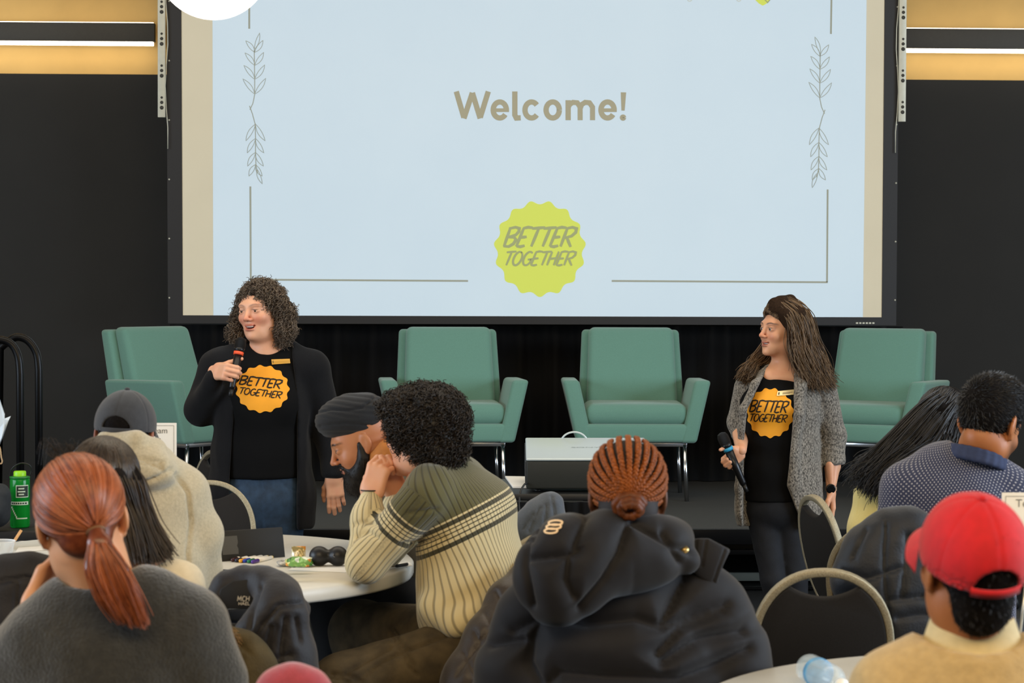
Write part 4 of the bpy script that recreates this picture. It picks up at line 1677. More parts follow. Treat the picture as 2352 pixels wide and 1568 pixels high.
# ================================================================== PRESENTER IN THE GREY CARDIGAN
def presenter_right():
    d = 9.3
    S = lambda x, y, dd=0.0: P(x, y, d + dd)
    base = S(1790, 1400)
    r = root('person', (base[0], base[1], 0), 'standing presenter with long wavy brown hair, marled grey cardigan and orange badge shirt, looking aside', 'person', 'presenters')
    skin = skin_mat('skin_light_tan', 'd09a78', 'c07a5c', 'a8615a', '3c2a20')
    h = Head(S(1795, 757), head_R(60, -1, 2), 0.95)
    hp = h.prims(True, 0.5, 0.0014, 0.0042, 0.0)
    hp += [RC(h.T(0, -0.02, -0.05), S(1798, 850, 0.03), 0.047, 0.052, 0.03), EC(S(1770, 868, 0.01), S(1830, 868, 0.01), (0.06, 0.05), (0.06, 0.05), TOW, 0.04)]
    V, F = solid(hp, 0.0026, 1)
    pieces = [(V, F, h.tint(V, 0.5, 0.0014, 0.9))]
    # right hand round the microphone
    ma = unit(S(1660, 1002, -0.17) - S(1712, 1122, -0.15))
    w = S(1702, 1034, -0.11)
    dv = unit(-IMR * 0.72 - WUP * 0.68 + TOW * 0.1)
    hv, hf = solid(hand_prims(w, dv, TOW, ma, 0.92, ((70, 75, 40), (72, 75, 40), (76, 72, 40), (80, 70, 40)), ((0.6, 0.3, 0.6), (0.5, 0.5, 0.5), (0.3, 0.8, 0.2)), 0, 0.0, 0.72), 0.003, 1)
    pieces.append((hv, hf, None))
    w2 = S(1909, 1122, 0.0)
    hv, hf = solid(hand_prims(w2, V3(0, 0, -1) + IMR * 0.06, -IMR + fw * 0.3, TOW, 0.95, ((10, 15, 8), (12, 18, 10), (14, 20, 12), (18, 24, 14)), ((0.5, 0.75, 0.4), (0.2, 0.95, 0.3), (0.05, 0.95, 0.3)), 3, 0.11), 0.003, 1)
    pieces.append((hv, hf, None))
    shR = [S(1718, 893, 0.03), S(1697, 980, 0.07), w]
    shL = [S(1888, 895, 0.03), S(1912, 1000, 0.06), w2]
    legs = [[S(1752, 1165, 0.03), S(1775, 1330, 0.0), S(1795, 1480, 0.04)], [S(1808, 1165, 0.03), S(1826, 1330, 0.02), S(1842, 1480, 0.06)]]
    hip = S(1780, 1150, 0.03)
    cv, cf = solid(core_prims(S(1800, 862, 0.03), hip, shR, shL, legs, IMR, 0.11, 0.075), 0.016, 1)
    pieces.append((cv, cf, None))
    fr, ff = solid(CHAIN([S(1702, 1000, 0.03), w], [0.034, 0.024], 0.01) + CHAIN([S(1913, 1040, 0.045), S(1912, 1070, 0.03), w2 + WUP * 0.02], [0.037, 0.034, 0.0235], 0.01), 0.005, 1)
    pieces.append((fr, ff, None))
    body_obj(r, pieces, skin)
    eyes(h, r, '3a3026')
    V, F = solid([h.E((0, 0.080, -0.064), (0.0165, 0.0065, 0.003), 0)], 0.0016, 1)
    link('teeth', npmesh('teeth', V, F), mat('teeth_white', 'e2d8cc', 0.3), r, True, True)
    ts = ECHAIN([S(1794, 880, 0.03), S(1782, 930, 0.01), S(1782, 1010, 0.02), S(1776, 1080, 0.02), S(1776, 1148, 0.02)],
                [(0.14, 0.075), (0.15, 0.105), (0.128, 0.095), (0.122, 0.1), (0.125, 0.105)], IMR, 0.04)
    ts += [EC(S(1735, 886, 0.03), S(1870, 886, 0.03), (0.045, 0.055), (0.045, 0.055), TOW, 0.05)]
    ts += [EL(S(1762, 935, -0.05), (0.055, 0.06, 0.055), None, 0.04), EL(S(1815, 935, -0.05), (0.055, 0.06, 0.055), None, 0.04)]
    ts += [PLANE(S(1776, 1150), V3(0, 0, -1)), EL(S(1801, 838, -0.02), (0.054, 0.11, 0.047), None, 0.01, 's')]
    _, tv, tf = add_solid('tshirt', ts, 0.006, M_TEE, r, 2, (0.002, 34, 13, (1, 1, 0.6)))
    M_MARL = mat('marled_grey_knit', '2e2a26', 0.9, noise=0.5, nscale=190, bump=0.35, bscale=500, col2='8f887d', sheen=0.2, detail=1.0, stretch=(1, 1, 0.6))
    cd = ECHAIN([S(1802, 880, 0.03), S(1797, 940, 0.02), S(1792, 1020, 0.02), S(1790, 1100, 0.02), S(1792, 1165, 0.02), S(1792, 1205, 0.02)],
                [(0.145, 0.085), (0.158, 0.12), (0.158, 0.115), (0.175, 0.125), (0.185, 0.13), (0.18, 0.12)], IMR, 0.05)
    cd += [EC(S(1722, 886, 0.03), S(1884, 886, 0.03), (0.055, 0.055), (0.055, 0.055), TOW, 0.05)]
    cd += CHAIN([S(1766, 858, 0.02), S(1738, 885, -0.08), S(1710, 940, -0.1), S(1705, 985, -0.08), S(1702, 1040, -0.03), S(1700, 1120, -0.04), S(1701, 1180, -0.03)], [0.03, 0.024, 0.02, 0.018, 0.02, 0.02, 0.018], 0.02)
    cd += CHAIN([S(1828, 852, 0.02), S(1838, 885, -0.09), S(1832, 950, -0.115), S(1822, 1040, -0.105), S(1826, 1120, -0.1)], [0.03, 0.028, 0.026, 0.024, 0.02], 0.02)
    cd += CHAIN([S(1716, 892, 0.03), S(1698, 970, 0.06), S(1699, 996, 0.03)], [0.056, 0.05, 0.038], 0.02)
    cd += CHAIN([S(1890, 896, 0.03), S(1912, 1000, 0.06), S(1913, 1058, 0.03), S(1912, 1066, 0.025)], [0.062, 0.058, 0.05, 0.047], 0.02)
    cd += [PXPOLY([(1772, 830), (1740, 890), (1716, 940), (1708, 1040), (1706, 1230), (1846, 1230), (1846, 1206), (1826, 1165), (1808, 1115), (1818, 1010), (1823, 940), (1824, 890), (1822, 840)], 8.0, d - 0.0, 's', 0.01)]
    cd += [EL(S(1801, 835, -0.0), (0.05, 0.12, 0.045), None, 0.01, 's'), PLANE(S(1790, 1208), V3(0.0, 0, -1)), PXPOLY([(1889, 1069), (1962, 1066), (1962, 1300), (1895, 1300)], 8.0, 11.0, 's', 0.003)]
    gl_ = [[(1900, 1010), (1938, 1016)], [(1896, 1022), (1936, 1030)], [(1900, 1036), (1937, 1042)], [(1893, 1000), (1930, 1003)], [(1889, 905), (1884, 960), (1888, 1010)]]
    add_solid('cardigan', cd, 0.0065, M_MARL, r, 2, (0.003, 30, 21, (1, 1, 0.4)), lambda V, F: groove(V, F, gl_, 0.006, 3.0))
    M_DJ = mat('dark_navy_jeans', '090b12', 0.8, noise=0.25, nscale=40, bump=0.2, bscale=600)
    je = ECHAIN([S(1778, 1120, 0.03), S(1780, 1165, 0.03)], [(0.12, 0.1), (0.13, 0.11)], IMR, 0.03)
    for q in legs: je += CHAIN(q, [0.075, 0.052, 0.04], 0.012)
    add_solid('jeans', je, 0.009, M_DJ, r, 2, (0.003, 30, 9))
    shoes(r, [[q[-1]] for q in legs], TOW)
    # hair
    M_H = hair_mat('hair_wavy_brown', '1e150e', '7b6248', 0.4)
    hb = [h.E((0, -0.022, 0.042), (0.08, 0.096, 0.086), 0.0), h.E((0.0, 0.045, 0.088), (0.045, 0.04, 0.022), 0.03)]
    hb += [h.E((0.0, 0.125, -0.045), (0.1, 0.1, 0.125), 0.01, 's')]
    right = [[(1778, 696, -0.03), (1808, 722, -0.085), (1822, 775, -0.095), (1830, 830, -0.09), (1850, 880, -0.1)],
             [(1798, 692, -0.02), (1836, 718, -0.075), (1852, 790, -0.08), (1868, 845, -0.085), (1888, 884, -0.09)],
             [(1815, 690, 0.03), (1850, 725, -0.01), (1874, 800, -0.03), (1893, 855, -0.05), (1912, 884, -0.06)],
             [(1815, 690, 0.06), (1852, 740, 0.06), (1868, 810, 0.06), (1880, 860, 0.04), (1895, 880, 0.0)]]
    left = [[(1790, 692, 0.05), (1785, 760, 0.1), (1755, 820, 0.08), (1732, 848, 0.0), (1712, 866, -0.05)],
            [(1790, 692, 0.05), (1778, 760, 0.1), (1745, 815, 0.08), (1722, 842, 0.02), (1700, 868, -0.02)],
            [(1800, 692, 0.06), (1800, 770, 0.1), (1775, 840, 0.08), (1735, 855, 0.02), (1715, 876, -0.03)]]
    w3 = lambda gs: [[S(*p) for p in g] for g in gs]
    for g in w3(right): hb += CHAIN(g, [0.024, 0.02, 0.019, 0.016, 0.006], 0.03)
    for g in w3(left): hb += CHAIN(g, [0.02, 0.016, 0.014, 0.012, 0.006], 0.02)
    V, F = solid(hb, 0.006, 2)
    hc = link('hair', npmesh('hair', V, F), hair_base('hair_base_brown', '2b1e14'), r, True, True)
    st = guide_strands(w3(right), 2600, 26, 0.013, 0.010, 4.5, 3)
    st2 = guide_strands(w3(left), 1200, 22, 0.010, 0.008, 4.0, 4)
    o = add_strands('hair_locks', np.concatenate([st, catmull_all(st2, 26)]), 0.0018, M_H, hc, 4, 0.4, 6)
    o['kind'] = 'stuff'
    rr = np.random.RandomState(5)
    top = []
    for i in range(1300):
        a = rr.uniform(-1.0, 1.0)
        p = [h.T(0.05 * a, 0.09 - 0.035 * abs(a), 0.084 - 0.035 * abs(a)), h.T(0.06 * a, 0.07 - 0.02 * abs(a), 0.112 - 0.035 * abs(a)), h.T(0.08 * a, -0.02, 0.128 - 0.045 * abs(a)), h.T(0.09 * a, -0.085, 0.1 - 0.05 * abs(a)), h.T(0.095 * a, -0.11, 0.02)]
        top.append(catmull(np.array(p) + rr.normal(size=(5, 3)) * 0.003, 16))
    o = add_strands('hair_top', np.array(top), 0.0017, M_H, hc, 4, 0.5, 8)
    o['kind'] = 'stuff'
    txt = hand_text('BETTER', 1724, 1811, 945, 919, 0.3, 3.0, 3) + hand_text('TOGETHER', 1722, 1808, 967, 950, 0.3, 2.2, 3)
    badge_decal(r, tv, tf, 1769, 948, 53, 56, 0.0, txt, M_ORANGE, M_PRINTINK)
    name_bar(r, tv, tf, [(1786, 898), (1824, 894), (1823, 906), (1784, 909)], 'e6d3a0')
    microphone('black handheld microphone with a blue ring, lowered in the hand of the grey cardigan presenter', S(1656, 994, -0.175), S(1708, 1112, -0.15), '2a8fb5', 'mic_ring_blue')
    # watch
    wa = root('wristwatch', S(1908, 1122, -0.03), 'round dark wristwatch on a pale strap', 'watch')
    R = frame(TOW + IMR * 0.05, IMR)
    c = S(1908, 1122, -0.029)
    lathe('watch_case', [(0, 0), (0.0195, 0), (0.021, 0.004), (0.0195, 0.009), (0.0165, 0.0095), (0, 0.0085)], mat('watch_black', '0b0b0c', 0.2, 0.4), wa, 28, mat4(R, c), True)
    t = np.linspace(0, 2 * math.pi, 36, endpoint=False)
    cc = S(1909, 1122, 0.0)
    V, F = [], []
    for k, tt in enumerate(t):
        for rad, zz in ((0.0215, -0.009), (0.0215, 0.009), (0.0235, 0.009), (0.0235, -0.009)):
            V.append(cc + IMR * rad * math.cos(tt) + TOW * (rad + 0.007) * math.sin(tt) + WUP * zz)
    n = len(t)
    for k in range(n):
        for j in range(4): F.append((k * 4 + j, k * 4 + (j + 1) % 4, ((k + 1) % n) * 4 + (j + 1) % 4, ((k + 1) % n) * 4 + j))
    link('strap', pymesh('strap', V, F), mat('watch_strap_tan', 'a98a6e', 0.6), wa, True)
    return r


def catmull_all(st, m):
    return np.array([catmull(s, m) for s in st])


presenter_left()
presenter_right()


# ================================================================== AUDIENCE
def scalp_dirs(h, n, seed, lo=-0.2):
    """random points on the upper head ellipsoid in head coordinates"""
    r = np.random.RandomState(seed)
    q = r.normal(size=(n * 3, 3))
    q /= np.linalg.norm(q, axis=1)[:, None]
    q = q[q[:, 2] > lo][:n]
    return q


def over_head(h, p0, p1, m, ax, lift, cen=(0, -0.016, 0.036)):
    """curve over the skull from direction p0 to p1 (unit, head local)"""
    p0, p1 = unit(p0), unit(p1)
    om = math.acos(np.clip(p0 @ p1, -1, 1))
    t = np.linspace(0, 1, m)
    if om < 1e-3: q = np.tile(p0, (m, 1))
    else: q = (np.sin((1 - t) * om)[:, None] * p0 + np.sin(t * om)[:, None] * p1) / math.sin(om)
    q = q * (np.asarray(ax) + lift)
    return np.array([h.T(*(v + np.asarray(cen))) for v in q])


AX = (0.074, 0.094, 0.083)


def crown_strands(h, parent, m, n=1200, top=(0.0, -0.1, 1.0), zend=-0.45, rad=0.0016, lift=0.008, seed=5, amin=-math.pi, amax=math.pi):
    """hair lying from the crown down to the sides"""
    rr = np.random.RandomState(seed)
    st = []
    for i in range(n):
        a = rr.uniform(amin, amax)
        q = V3(math.sin(a), -math.cos(a), zend)
        if q[1] > 0.55: continue
        t0 = unit(np.asarray(top, float) + rr.normal(size=3) * 0.12)
        st.append(over_head(h, t0, q, 14, AX, lift + rr.rand() * 0.005))
    add_strands('crown_strands', np.array(st), rad, m, parent, 4, 0.6, seed)['kind'] = 'stuff'


# ---------------------------------------------------------------- woman with the copper ponytail
def redhead():
    d = 4.3
    S = lambda x, y, dd=0.0: P(x, y, d + dd)
    b = S(240, 1700)
    r = root('person', (b[0], b[1], 0), 'seated woman with a copper red ponytail and dark grey sweater, hand raised to her chin', 'person', 'seated audience')
    skin = skin_mat('skin_fair_warm', 'd39a72', 'c57d55', 'b0645a', '6a4a30')
    h = Head(S(187, 1194), head_R(166, -4, -9), 1.05)
    hp = h.prims(False) + [RC(h.T(0, -0.03, -0.05), S(240, 1350, 0.02), 0.056, 0.066, 0.03)]
    V, F = solid(hp, 0.004, 1)
    t = np.zeros((len(V), 3))
    pieces = [(V, F, t)]
    # raised hand at the left cheek
    w = S(72, 1402, 0.07)
    hv, hf = solid(hand_prims(w, unit(S(112, 1310, 0.09) - w), unit(IMR * 0.8 + fw * 0.5), unit(IMR * 0.3 + fw * 0.8), 1.0,
                              ((25, 55, 35), (18, 40, 30), (22, 50, 35), (28, 55, 40)), ((0.5, 0.7, 0.3), (0.3, 0.9, 0.2), (0.1, 0.95, 0.2)), 3, 0.06), 0.004, 1)
    pieces.append((hv, hf, None))
    u = IMR
    fwd = unit(V3(-0.15, 1, 0))
    legs = seated_legs(S(245, 1800), fwd, u)
    shL = [S(70, 1490, 0.0), S(30, 1640, 0.2), w]
    shR = [S(430, 1470, 0.0), S(500, 1700, 0.05), S(430, 1800, 0.3)]
    cv, cf = solid(core_prims(S(245, 1390, 0.03), S(245, 1790, 0.03), shL, shR, legs, u), 0.02, 1)
    pieces.append((cv, cf, None))
    fa, ff = solid(CHAIN([S(40, 1560, 0.17), S(60, 1470, 0.12), w], [0.04, 0.034, 0.027], 0.01), 0.006, 1)
    pieces.append((fa, ff, None))
    body_obj(r, pieces, skin)
    M_SW = mat('charcoal_fuzzy_sweater', '282723', 0.95, noise=0.3, nscale=60, bump=0.4, bscale=160, sheen=0.5)
    sw = ECHAIN([S(252, 1395, 0.02), S(248, 1480, 0.02), S(246, 1600, 0.03), S(245, 1830, 0.03)], [(0.115, 0.075), (0.18, 0.11), (0.19, 0.125), (0.19, 0.13)], u, 0.05)
    sw += CHAIN([S(300, 1395, 0.02), S(425, 1445, 0.02), S(475, 1560, 0.03), S(490, 1720, 0.08), S(430, 1800, 0.3)], [0.062, 0.075, 0.068, 0.06, 0.045], 0.05)
    sw += CHAIN([S(200, 1405, 0.02), S(95, 1480, 0.02), S(30, 1540, 0.05), S(0, 1660, 0.18), S(30, 1560, 0.18)], [0.06, 0.07, 0.066, 0.06, 0.05], 0.05)
    sw += [EC(S(150, 1400, 0.0), S(345, 1370, 0.0), (0.05, 0.05), (0.05, 0.05), TOW, 0.05)]
    sw += [EL(S(228, 1305, 0.04), (0.08, 0.1, 0.055), None, 0.015, 's')]
    add_solid('sweater', sw, 0.008, M_SW, r, 3, (0.006, 16, 31))
    trousers(r, legs, S(245, 1810, 0.03), mat('dark_trousers', '1d1f26', 0.85, noise=0.2, nscale=60))
    shoes(r, legs, fwd)
    # hair
    M_H = hair_mat('hair_copper', '5a2711', 'b4653a', 0.36, 0.5)
    tie_l = unit(V3(0.2, -0.82, -0.42))
    hb = [h.E((0, -0.016, 0.036), (0.08, 0.1, 0.088), 0.0), h.E((0, -0.075, -0.03), (0.045, 0.03, 0.03), 0.03), h.E((0, 0.12, -0.1), (0.12, 0.09, 0.13), 0.02, 's'),
          h.E((0.0785, -0.012, -0.006), (0.022, 0.022, 0.035), 0.008, 's'), h.E((-0.0785, -0.012, -0.006), (0.022, 0.022, 0.035), 0.008, 's')]
    V, F = solid(hb, 0.005, 2)
    hc = link('hair', npmesh('hair', V, F), M_H, r, True, True)
    rr = np.random.RandomState(2)
    st = []
    for q in scalp_dirs(h, 1700, 4, -0.35):
        if q[2] < 0.15 and q[1] > -0.05: continue
        if q[1] > 0.75: continue
        p = over_head(h, q, tie_l, 16, AX, 0.0065 + rr.rand() * 0.003)
        lim = 16
        st.append(p + rr.normal(size=3) * 0.0012)
    # smooth arcs that start at the hairline
    for a in np.linspace(-2.2, 2.2, 900):
        q = V3(math.sin(a), math.cos(a) * 0.9, 0.25 + 0.65 * math.cos(a / 1.5))
        st.append(over_head(h, q + rr.normal(size=3) * 0.05, tie_l, 16, AX, 0.007 + rr.rand() * 0.004))
    add_strands('hair_swept', np.array(st), 0.0017, M_H, hc, 4, 0.7, 3)['kind'] = 'stuff'
    tp = h.T(*(tie_l * (np.asarray(AX) + 0.012) + V3(0, -0.016, 0.036)))
    tx, ty, tz = to_px(tp[None])
    tz = float(tz[0]) - d
    tx, ty = float(tx[0]), float(ty[0])
    G = []
    for k in np.linspace(-1, 1, 5):
        for q in (0, 1):
            G.append([tp, S(tx + 8 + k * 12, ty + 30, tz - 0.02 - q * 0.012), S(tx + 25 + k * 34, ty + 90, tz - 0.03 - q * 0.015), S(tx + 52 + k * 36, ty + 155, tz - 0.03 - q * 0.012), S(tx + 86 + k * 30, ty + 214 + 8 * k, tz - 0.02)])
    pb = []
    for g in G[::2]: pb += CHAIN(g, [0.009, 0.011, 0.013, 0.011, 0.002], 0.012)
    V, F = solid(pb, 0.005, 2)
    pt_ = link('ponytail', npmesh('ponytail', V, F), M_H, hc, True, True)
    add_strands('ponytail_locks', guide_strands(G, 1300, 22, 0.004, 0.0025, 2.0, 6, 0.12), 0.0016, M_H, hc, 4, 0.3, 7)['kind'] = 'stuff'
    R = frame(unit(G[4][1] - tp))
    tt = np.linspace(0, 2 * math.pi, 24, endpoint=False)
    tube('hair_tie', [tp + unit(G[4][1] - tp) * 0.004 + R[:, 0] * 0.0155 * math.cos(a) + R[:, 1] * 0.0125 * math.sin(a) for a in tt], 0.0042, mat('hair_tie_brown', '6b4a2c', 0.6), r, 8, True, True)
    return r


# ---------------------------------------------------------------- woman with long dark hair
def dark_hair():
    d = 5.1
    S = lambda x, y, dd=0.0: P(x, y, d + dd)
    b = S(290, 1600)
    r = root('person', (b[0], b[1], 0), 'seated woman with long straight dark hair and cream top, behind the copper ponytail', 'person', 'seated audience')
    skin = skin_mat('skin_fair_warm', 'd39a72', 'c57d55', 'b0645a', '6a4a30')
    h = Head(S(236, 1128), head_R(172, 4, 3), 0.98)
    V, F = solid(h.prims(False) + [RC(h.T(0, -0.02, -0.05), S(290, 1270, 0.02), 0.052, 0.058, 0.03), EC(S(260, 1300, 0.02), S(345, 1300, 0.02), (0.05, 0.05), (0.055, 0.05), TOW, 0.03)], 0.005, 1)
    pieces = [(V, F, None)]
    u = IMR
    fwd = unit(V3(-0.1, 1, 0))
    legs = seated_legs(S(290, 1650), fwd, u)
    cv, cf = solid(core_prims(S(290, 1300, 0.02), S(290, 1620, 0.02), [S(170, 1350), S(140, 1500)], [S(400, 1350), S(430, 1480, 0.1)], legs, u), 0.02, 1)
    pieces.append((cv, cf, None))
    body_obj(r, pieces, skin)
    M_C = mat('cream_blouse', 'd6c9ae', 0.85, noise=0.06, nscale=50, bump=0.15, bscale=300)
    bl = ECHAIN([S(292, 1345, 0.02), S(292, 1440, 0.02), S(292, 1640, 0.03)], [(0.13, 0.08), (0.155, 0.1), (0.16, 0.11)], u, 0.05)
    bl += CHAIN([S(330, 1335, 0.02), S(410, 1350, 0.02), S(440, 1480, 0.08)], [0.05, 0.055, 0.05], 0.04) + CHAIN([S(250, 1335, 0.02), S(175, 1360, 0.02), S(150, 1500, 0.08)], [0.05, 0.055, 0.05], 0.04)
    bl += [EL(S(292, 1270, 0.0), (0.07, 0.12, 0.05), None, 0.01, 's')]
    add_solid('blouse', bl, 0.008, M_C, r, 2, (0.003, 26, 41))
    trousers(r, legs, S(290, 1640, 0.03), mat('dark_trousers', '1d1f26', 0.85, noise=0.2, nscale=60))
    shoes(r, legs, fwd)
    M_H = hair_mat('hair_straight_dark', '14100d', '4a3d33', 0.33, 0.5)
    hb = [h.E((0, -0.018, 0.036), (0.077, 0.097, 0.084), 0.0), h.E((0, 0.125, -0.06), (0.12, 0.1, 0.12), 0.02, 's')]
    G = []
    for k, (x0, x1, x2, x3) in enumerate(((150, 148, 170, 190), (190, 185, 205, 220), (235, 232, 250, 262), (285, 300, 312, 318), (325, 338, 350, 372), (330, 345, 358, 385))):
        dd = (0.02, -0.07, -0.1, -0.09, -0.04, 0.04)[k]
        G.append([S(202 + k * 12, 1040, -0.01), S(x0 - 20, 1110 if k in (0, 5) else 1095, dd), S(x1 - 14, 1165, dd), S(x2 - 8, 1222, dd - 0.005), S(x3 - 2, 1290 - 3 * k, dd - 0.01)])
    for g in G: hb += CHAIN(g, [0.008, 0.007, 0.007, 0.007, 0.004], 0.04)
    V, F = solid(hb, 0.006, 3)
    hc = link('hair', npmesh('hair', V, F), hair_base('hair_base_dark', '1a1512'), r, True, True)
    crown_strands(h, hc, M_H, 2400, zend=-0.7, lift=0.009)
    add_strands('hair_strands', guide_strands(G, 3200, 20, 0.0095, 0.002, 1.5, 8, 0.08), 0.0017, M_H, hc, 4, 0.4, 9)['kind'] = 'stuff'
    rr = np.random.RandomState(3)
    fly = []
    for i in range(60):
        x = rr.uniform(110, 220)
        fly.append(catmull([S(x + 40, 1075, 0), S(x, 1035 + rr.uniform(-15, 25), 0), S(x - 20, 1018 + rr.uniform(-15, 35), -0.01), S(x - 30, 1040 + rr.uniform(-20, 30), -0.01)], 12))
    add_strands('flyaway_hair', np.array(fly), 0.0006, M_H, hc, 3, 0.3, 2)['kind'] = 'stuff'
    return r


# ---------------------------------------------------------------- caps
def cap_dome(h, mat_, parent, ax, cen, tilt, zcut=-0.005, opening=True, res=0.0045, visor=True, brim_len=0.075, name='cap'):
    """crown with a back opening, strap, button and visor. tilt: rotates crown about head x (radians)"""
    ct, stt = math.cos(tilt), math.sin(tilt)
    Rl = np.array([[1, 0, 0], [0, ct, -stt], [0, stt, ct]])
    R = h.R @ Rl
    c = h.T(*cen)
    s = h.s
    T = lambda x, y, z: c + R @ (V3(x, y, z) * s)
    ax = np.asarray(ax) * s
    pr = [EL(c, ax, R, 0.0), PLANE(T(0, 0, zcut), -R[:, 2])]
    inner = EL(c, ax - 0.004, R, 0.0, 's')
    pr.append(EL(T(0, 0, -0.01), ax - V3(0.005, 0.005, 0.005), R, 0.003, 's'))
    if opening:
        pr.append(EL(T(0, -ax[1] / s, zcut + 0.012), V3(0.043, 0.03, 0.036) * s, R, 0.003, 's'))
    V, F = solid(pr, res * 0.75, 2)
    # six panel seams
    q = (V - c) @ R
    ang = np.arctan2(q[:, 0], q[:, 1])
    dd = np.abs((ang / (math.pi / 3) - 0.0) - np.round(ang / (math.pi / 3))) * (math.pi / 3) * np.hypot(q[:, 0], q[:, 1])
    V = V - vnormals(V, F) * (0.0016 * np.exp(-(dd / 0.0028) ** 2))[:, None]
    o = link(name, npmesh(name, V, F), mat_, parent, True, True)
    lathe('button', [(0, -0.002), (0.0075, -0.001), (0.0075, 0.003), (0.004, 0.0055), (0, 0.006)], mat_, o, 14, mat4(R, T(0, 0, ax[2] / s)), True)
    if opening:
        st = [T(0.0 + (ax[0] / s - 0.002) * math.sin(a), -(ax[1] / s - 0.002) * math.cos(a), zcut + 0.007) for a in np.linspace(-0.52, 0.52, 15)]
        vv, ff = [], []
        for p in st:
            n = unit(p - c)
            vv += [p - R[:, 2] * 0.007, p + R[:, 2] * 0.007, p + R[:, 2] * 0.007 + n * 0.0022, p - R[:, 2] * 0.007 + n * 0.0022]
        for i in range(len(st) - 1):
            for j in range(4): ff.append((i * 4 + j, i * 4 + (j + 1) % 4, i * 4 + 4 + (j + 1) % 4, i * 4 + 4 + j))
        link('strap', pymesh('strap', vv, ff), mat_, o, True, True)
    if visor:
        v, f = [], []
        nx, ny = 21, 9
        for lay in (0, 1):
            for j in range(ny):
                t = j / (ny - 1)
                for i in range(nx):
                    a = (i / (nx - 1) - 0.5) * 2 * 1.05
                    e0 = V3(math.sin(a) * ax[0] / s * 0.99, math.cos(a) * ax[1] / s * 0.99, zcut + 0.004)
                    ext = brim_len * (math.cos(a * 1.35)) ** 0.6 if abs(a) < 1.05 else 0
                    p = e0 + V3(math.sin(a) * 0.25 * ext * t, ext * t, -0.018 * t * t - 0.03 * (math.sin(a) ** 2) * t - 0.0035 * lay)
                    v.append(T(*p))
        n = nx * ny
        for j in range(ny - 1):
            for i in range(nx - 1):
                a = j * nx + i
                f.append((a, a + 1, a + nx + 1, a + nx))
                f.append((n + a, n + a + nx, n + a + nx + 1, n + a + 1))
        for i in range(nx - 1):
            a = (ny - 1) * nx + i
            f.append((a, a + 1, n + a + 1, n + a))
        link('visor', pymesh('visor', v, f), mat_, o, True, True)
    return o, T


def short_hair(h, parent, m, name='hair', ax=(0.078, 0.098, 0.087), cut=None, n=1500, ln=0.012, seed=1, lo=-0.6, flow=(0, -0.3, -1), rad=0.0012, extra=()):
    pr = [EL(h.T(0, -0.016, 0.036), np.asarray(ax) * h.s, h.R, 0.0)] + list(extra)
    pr += cut or []
    V, F = solid(pr, 0.005, 2)
    hc = link(name, npmesh(name, V, F), hair_base('hair_base_black', '100d0c'), parent, True, True)
    N = vnormals(V, F)
    r = np.random.RandomState(seed)
    k = r.choice(len(V), n)
    fl = h.R @ unit(flow)
    d = np.array([unit(unit(fl - N[j] * fl.dot(N[j])) * 0.8 + N[j] * 0.35 + r.normal(size=3) * 0.25) for j in k])
    t = np.linspace(0, 1, 5)[None, :, None]
    st = V[k][:, None] - N[k][:, None] * 0.002 + d[:, None] * t * ln * (0.6 + 0.8 * r.rand(n))[:, None, None]
    add_strands(name + '_strands', st, rad, m, hc, 3, 0.3, seed)['kind'] = 'stuff'
    return hc


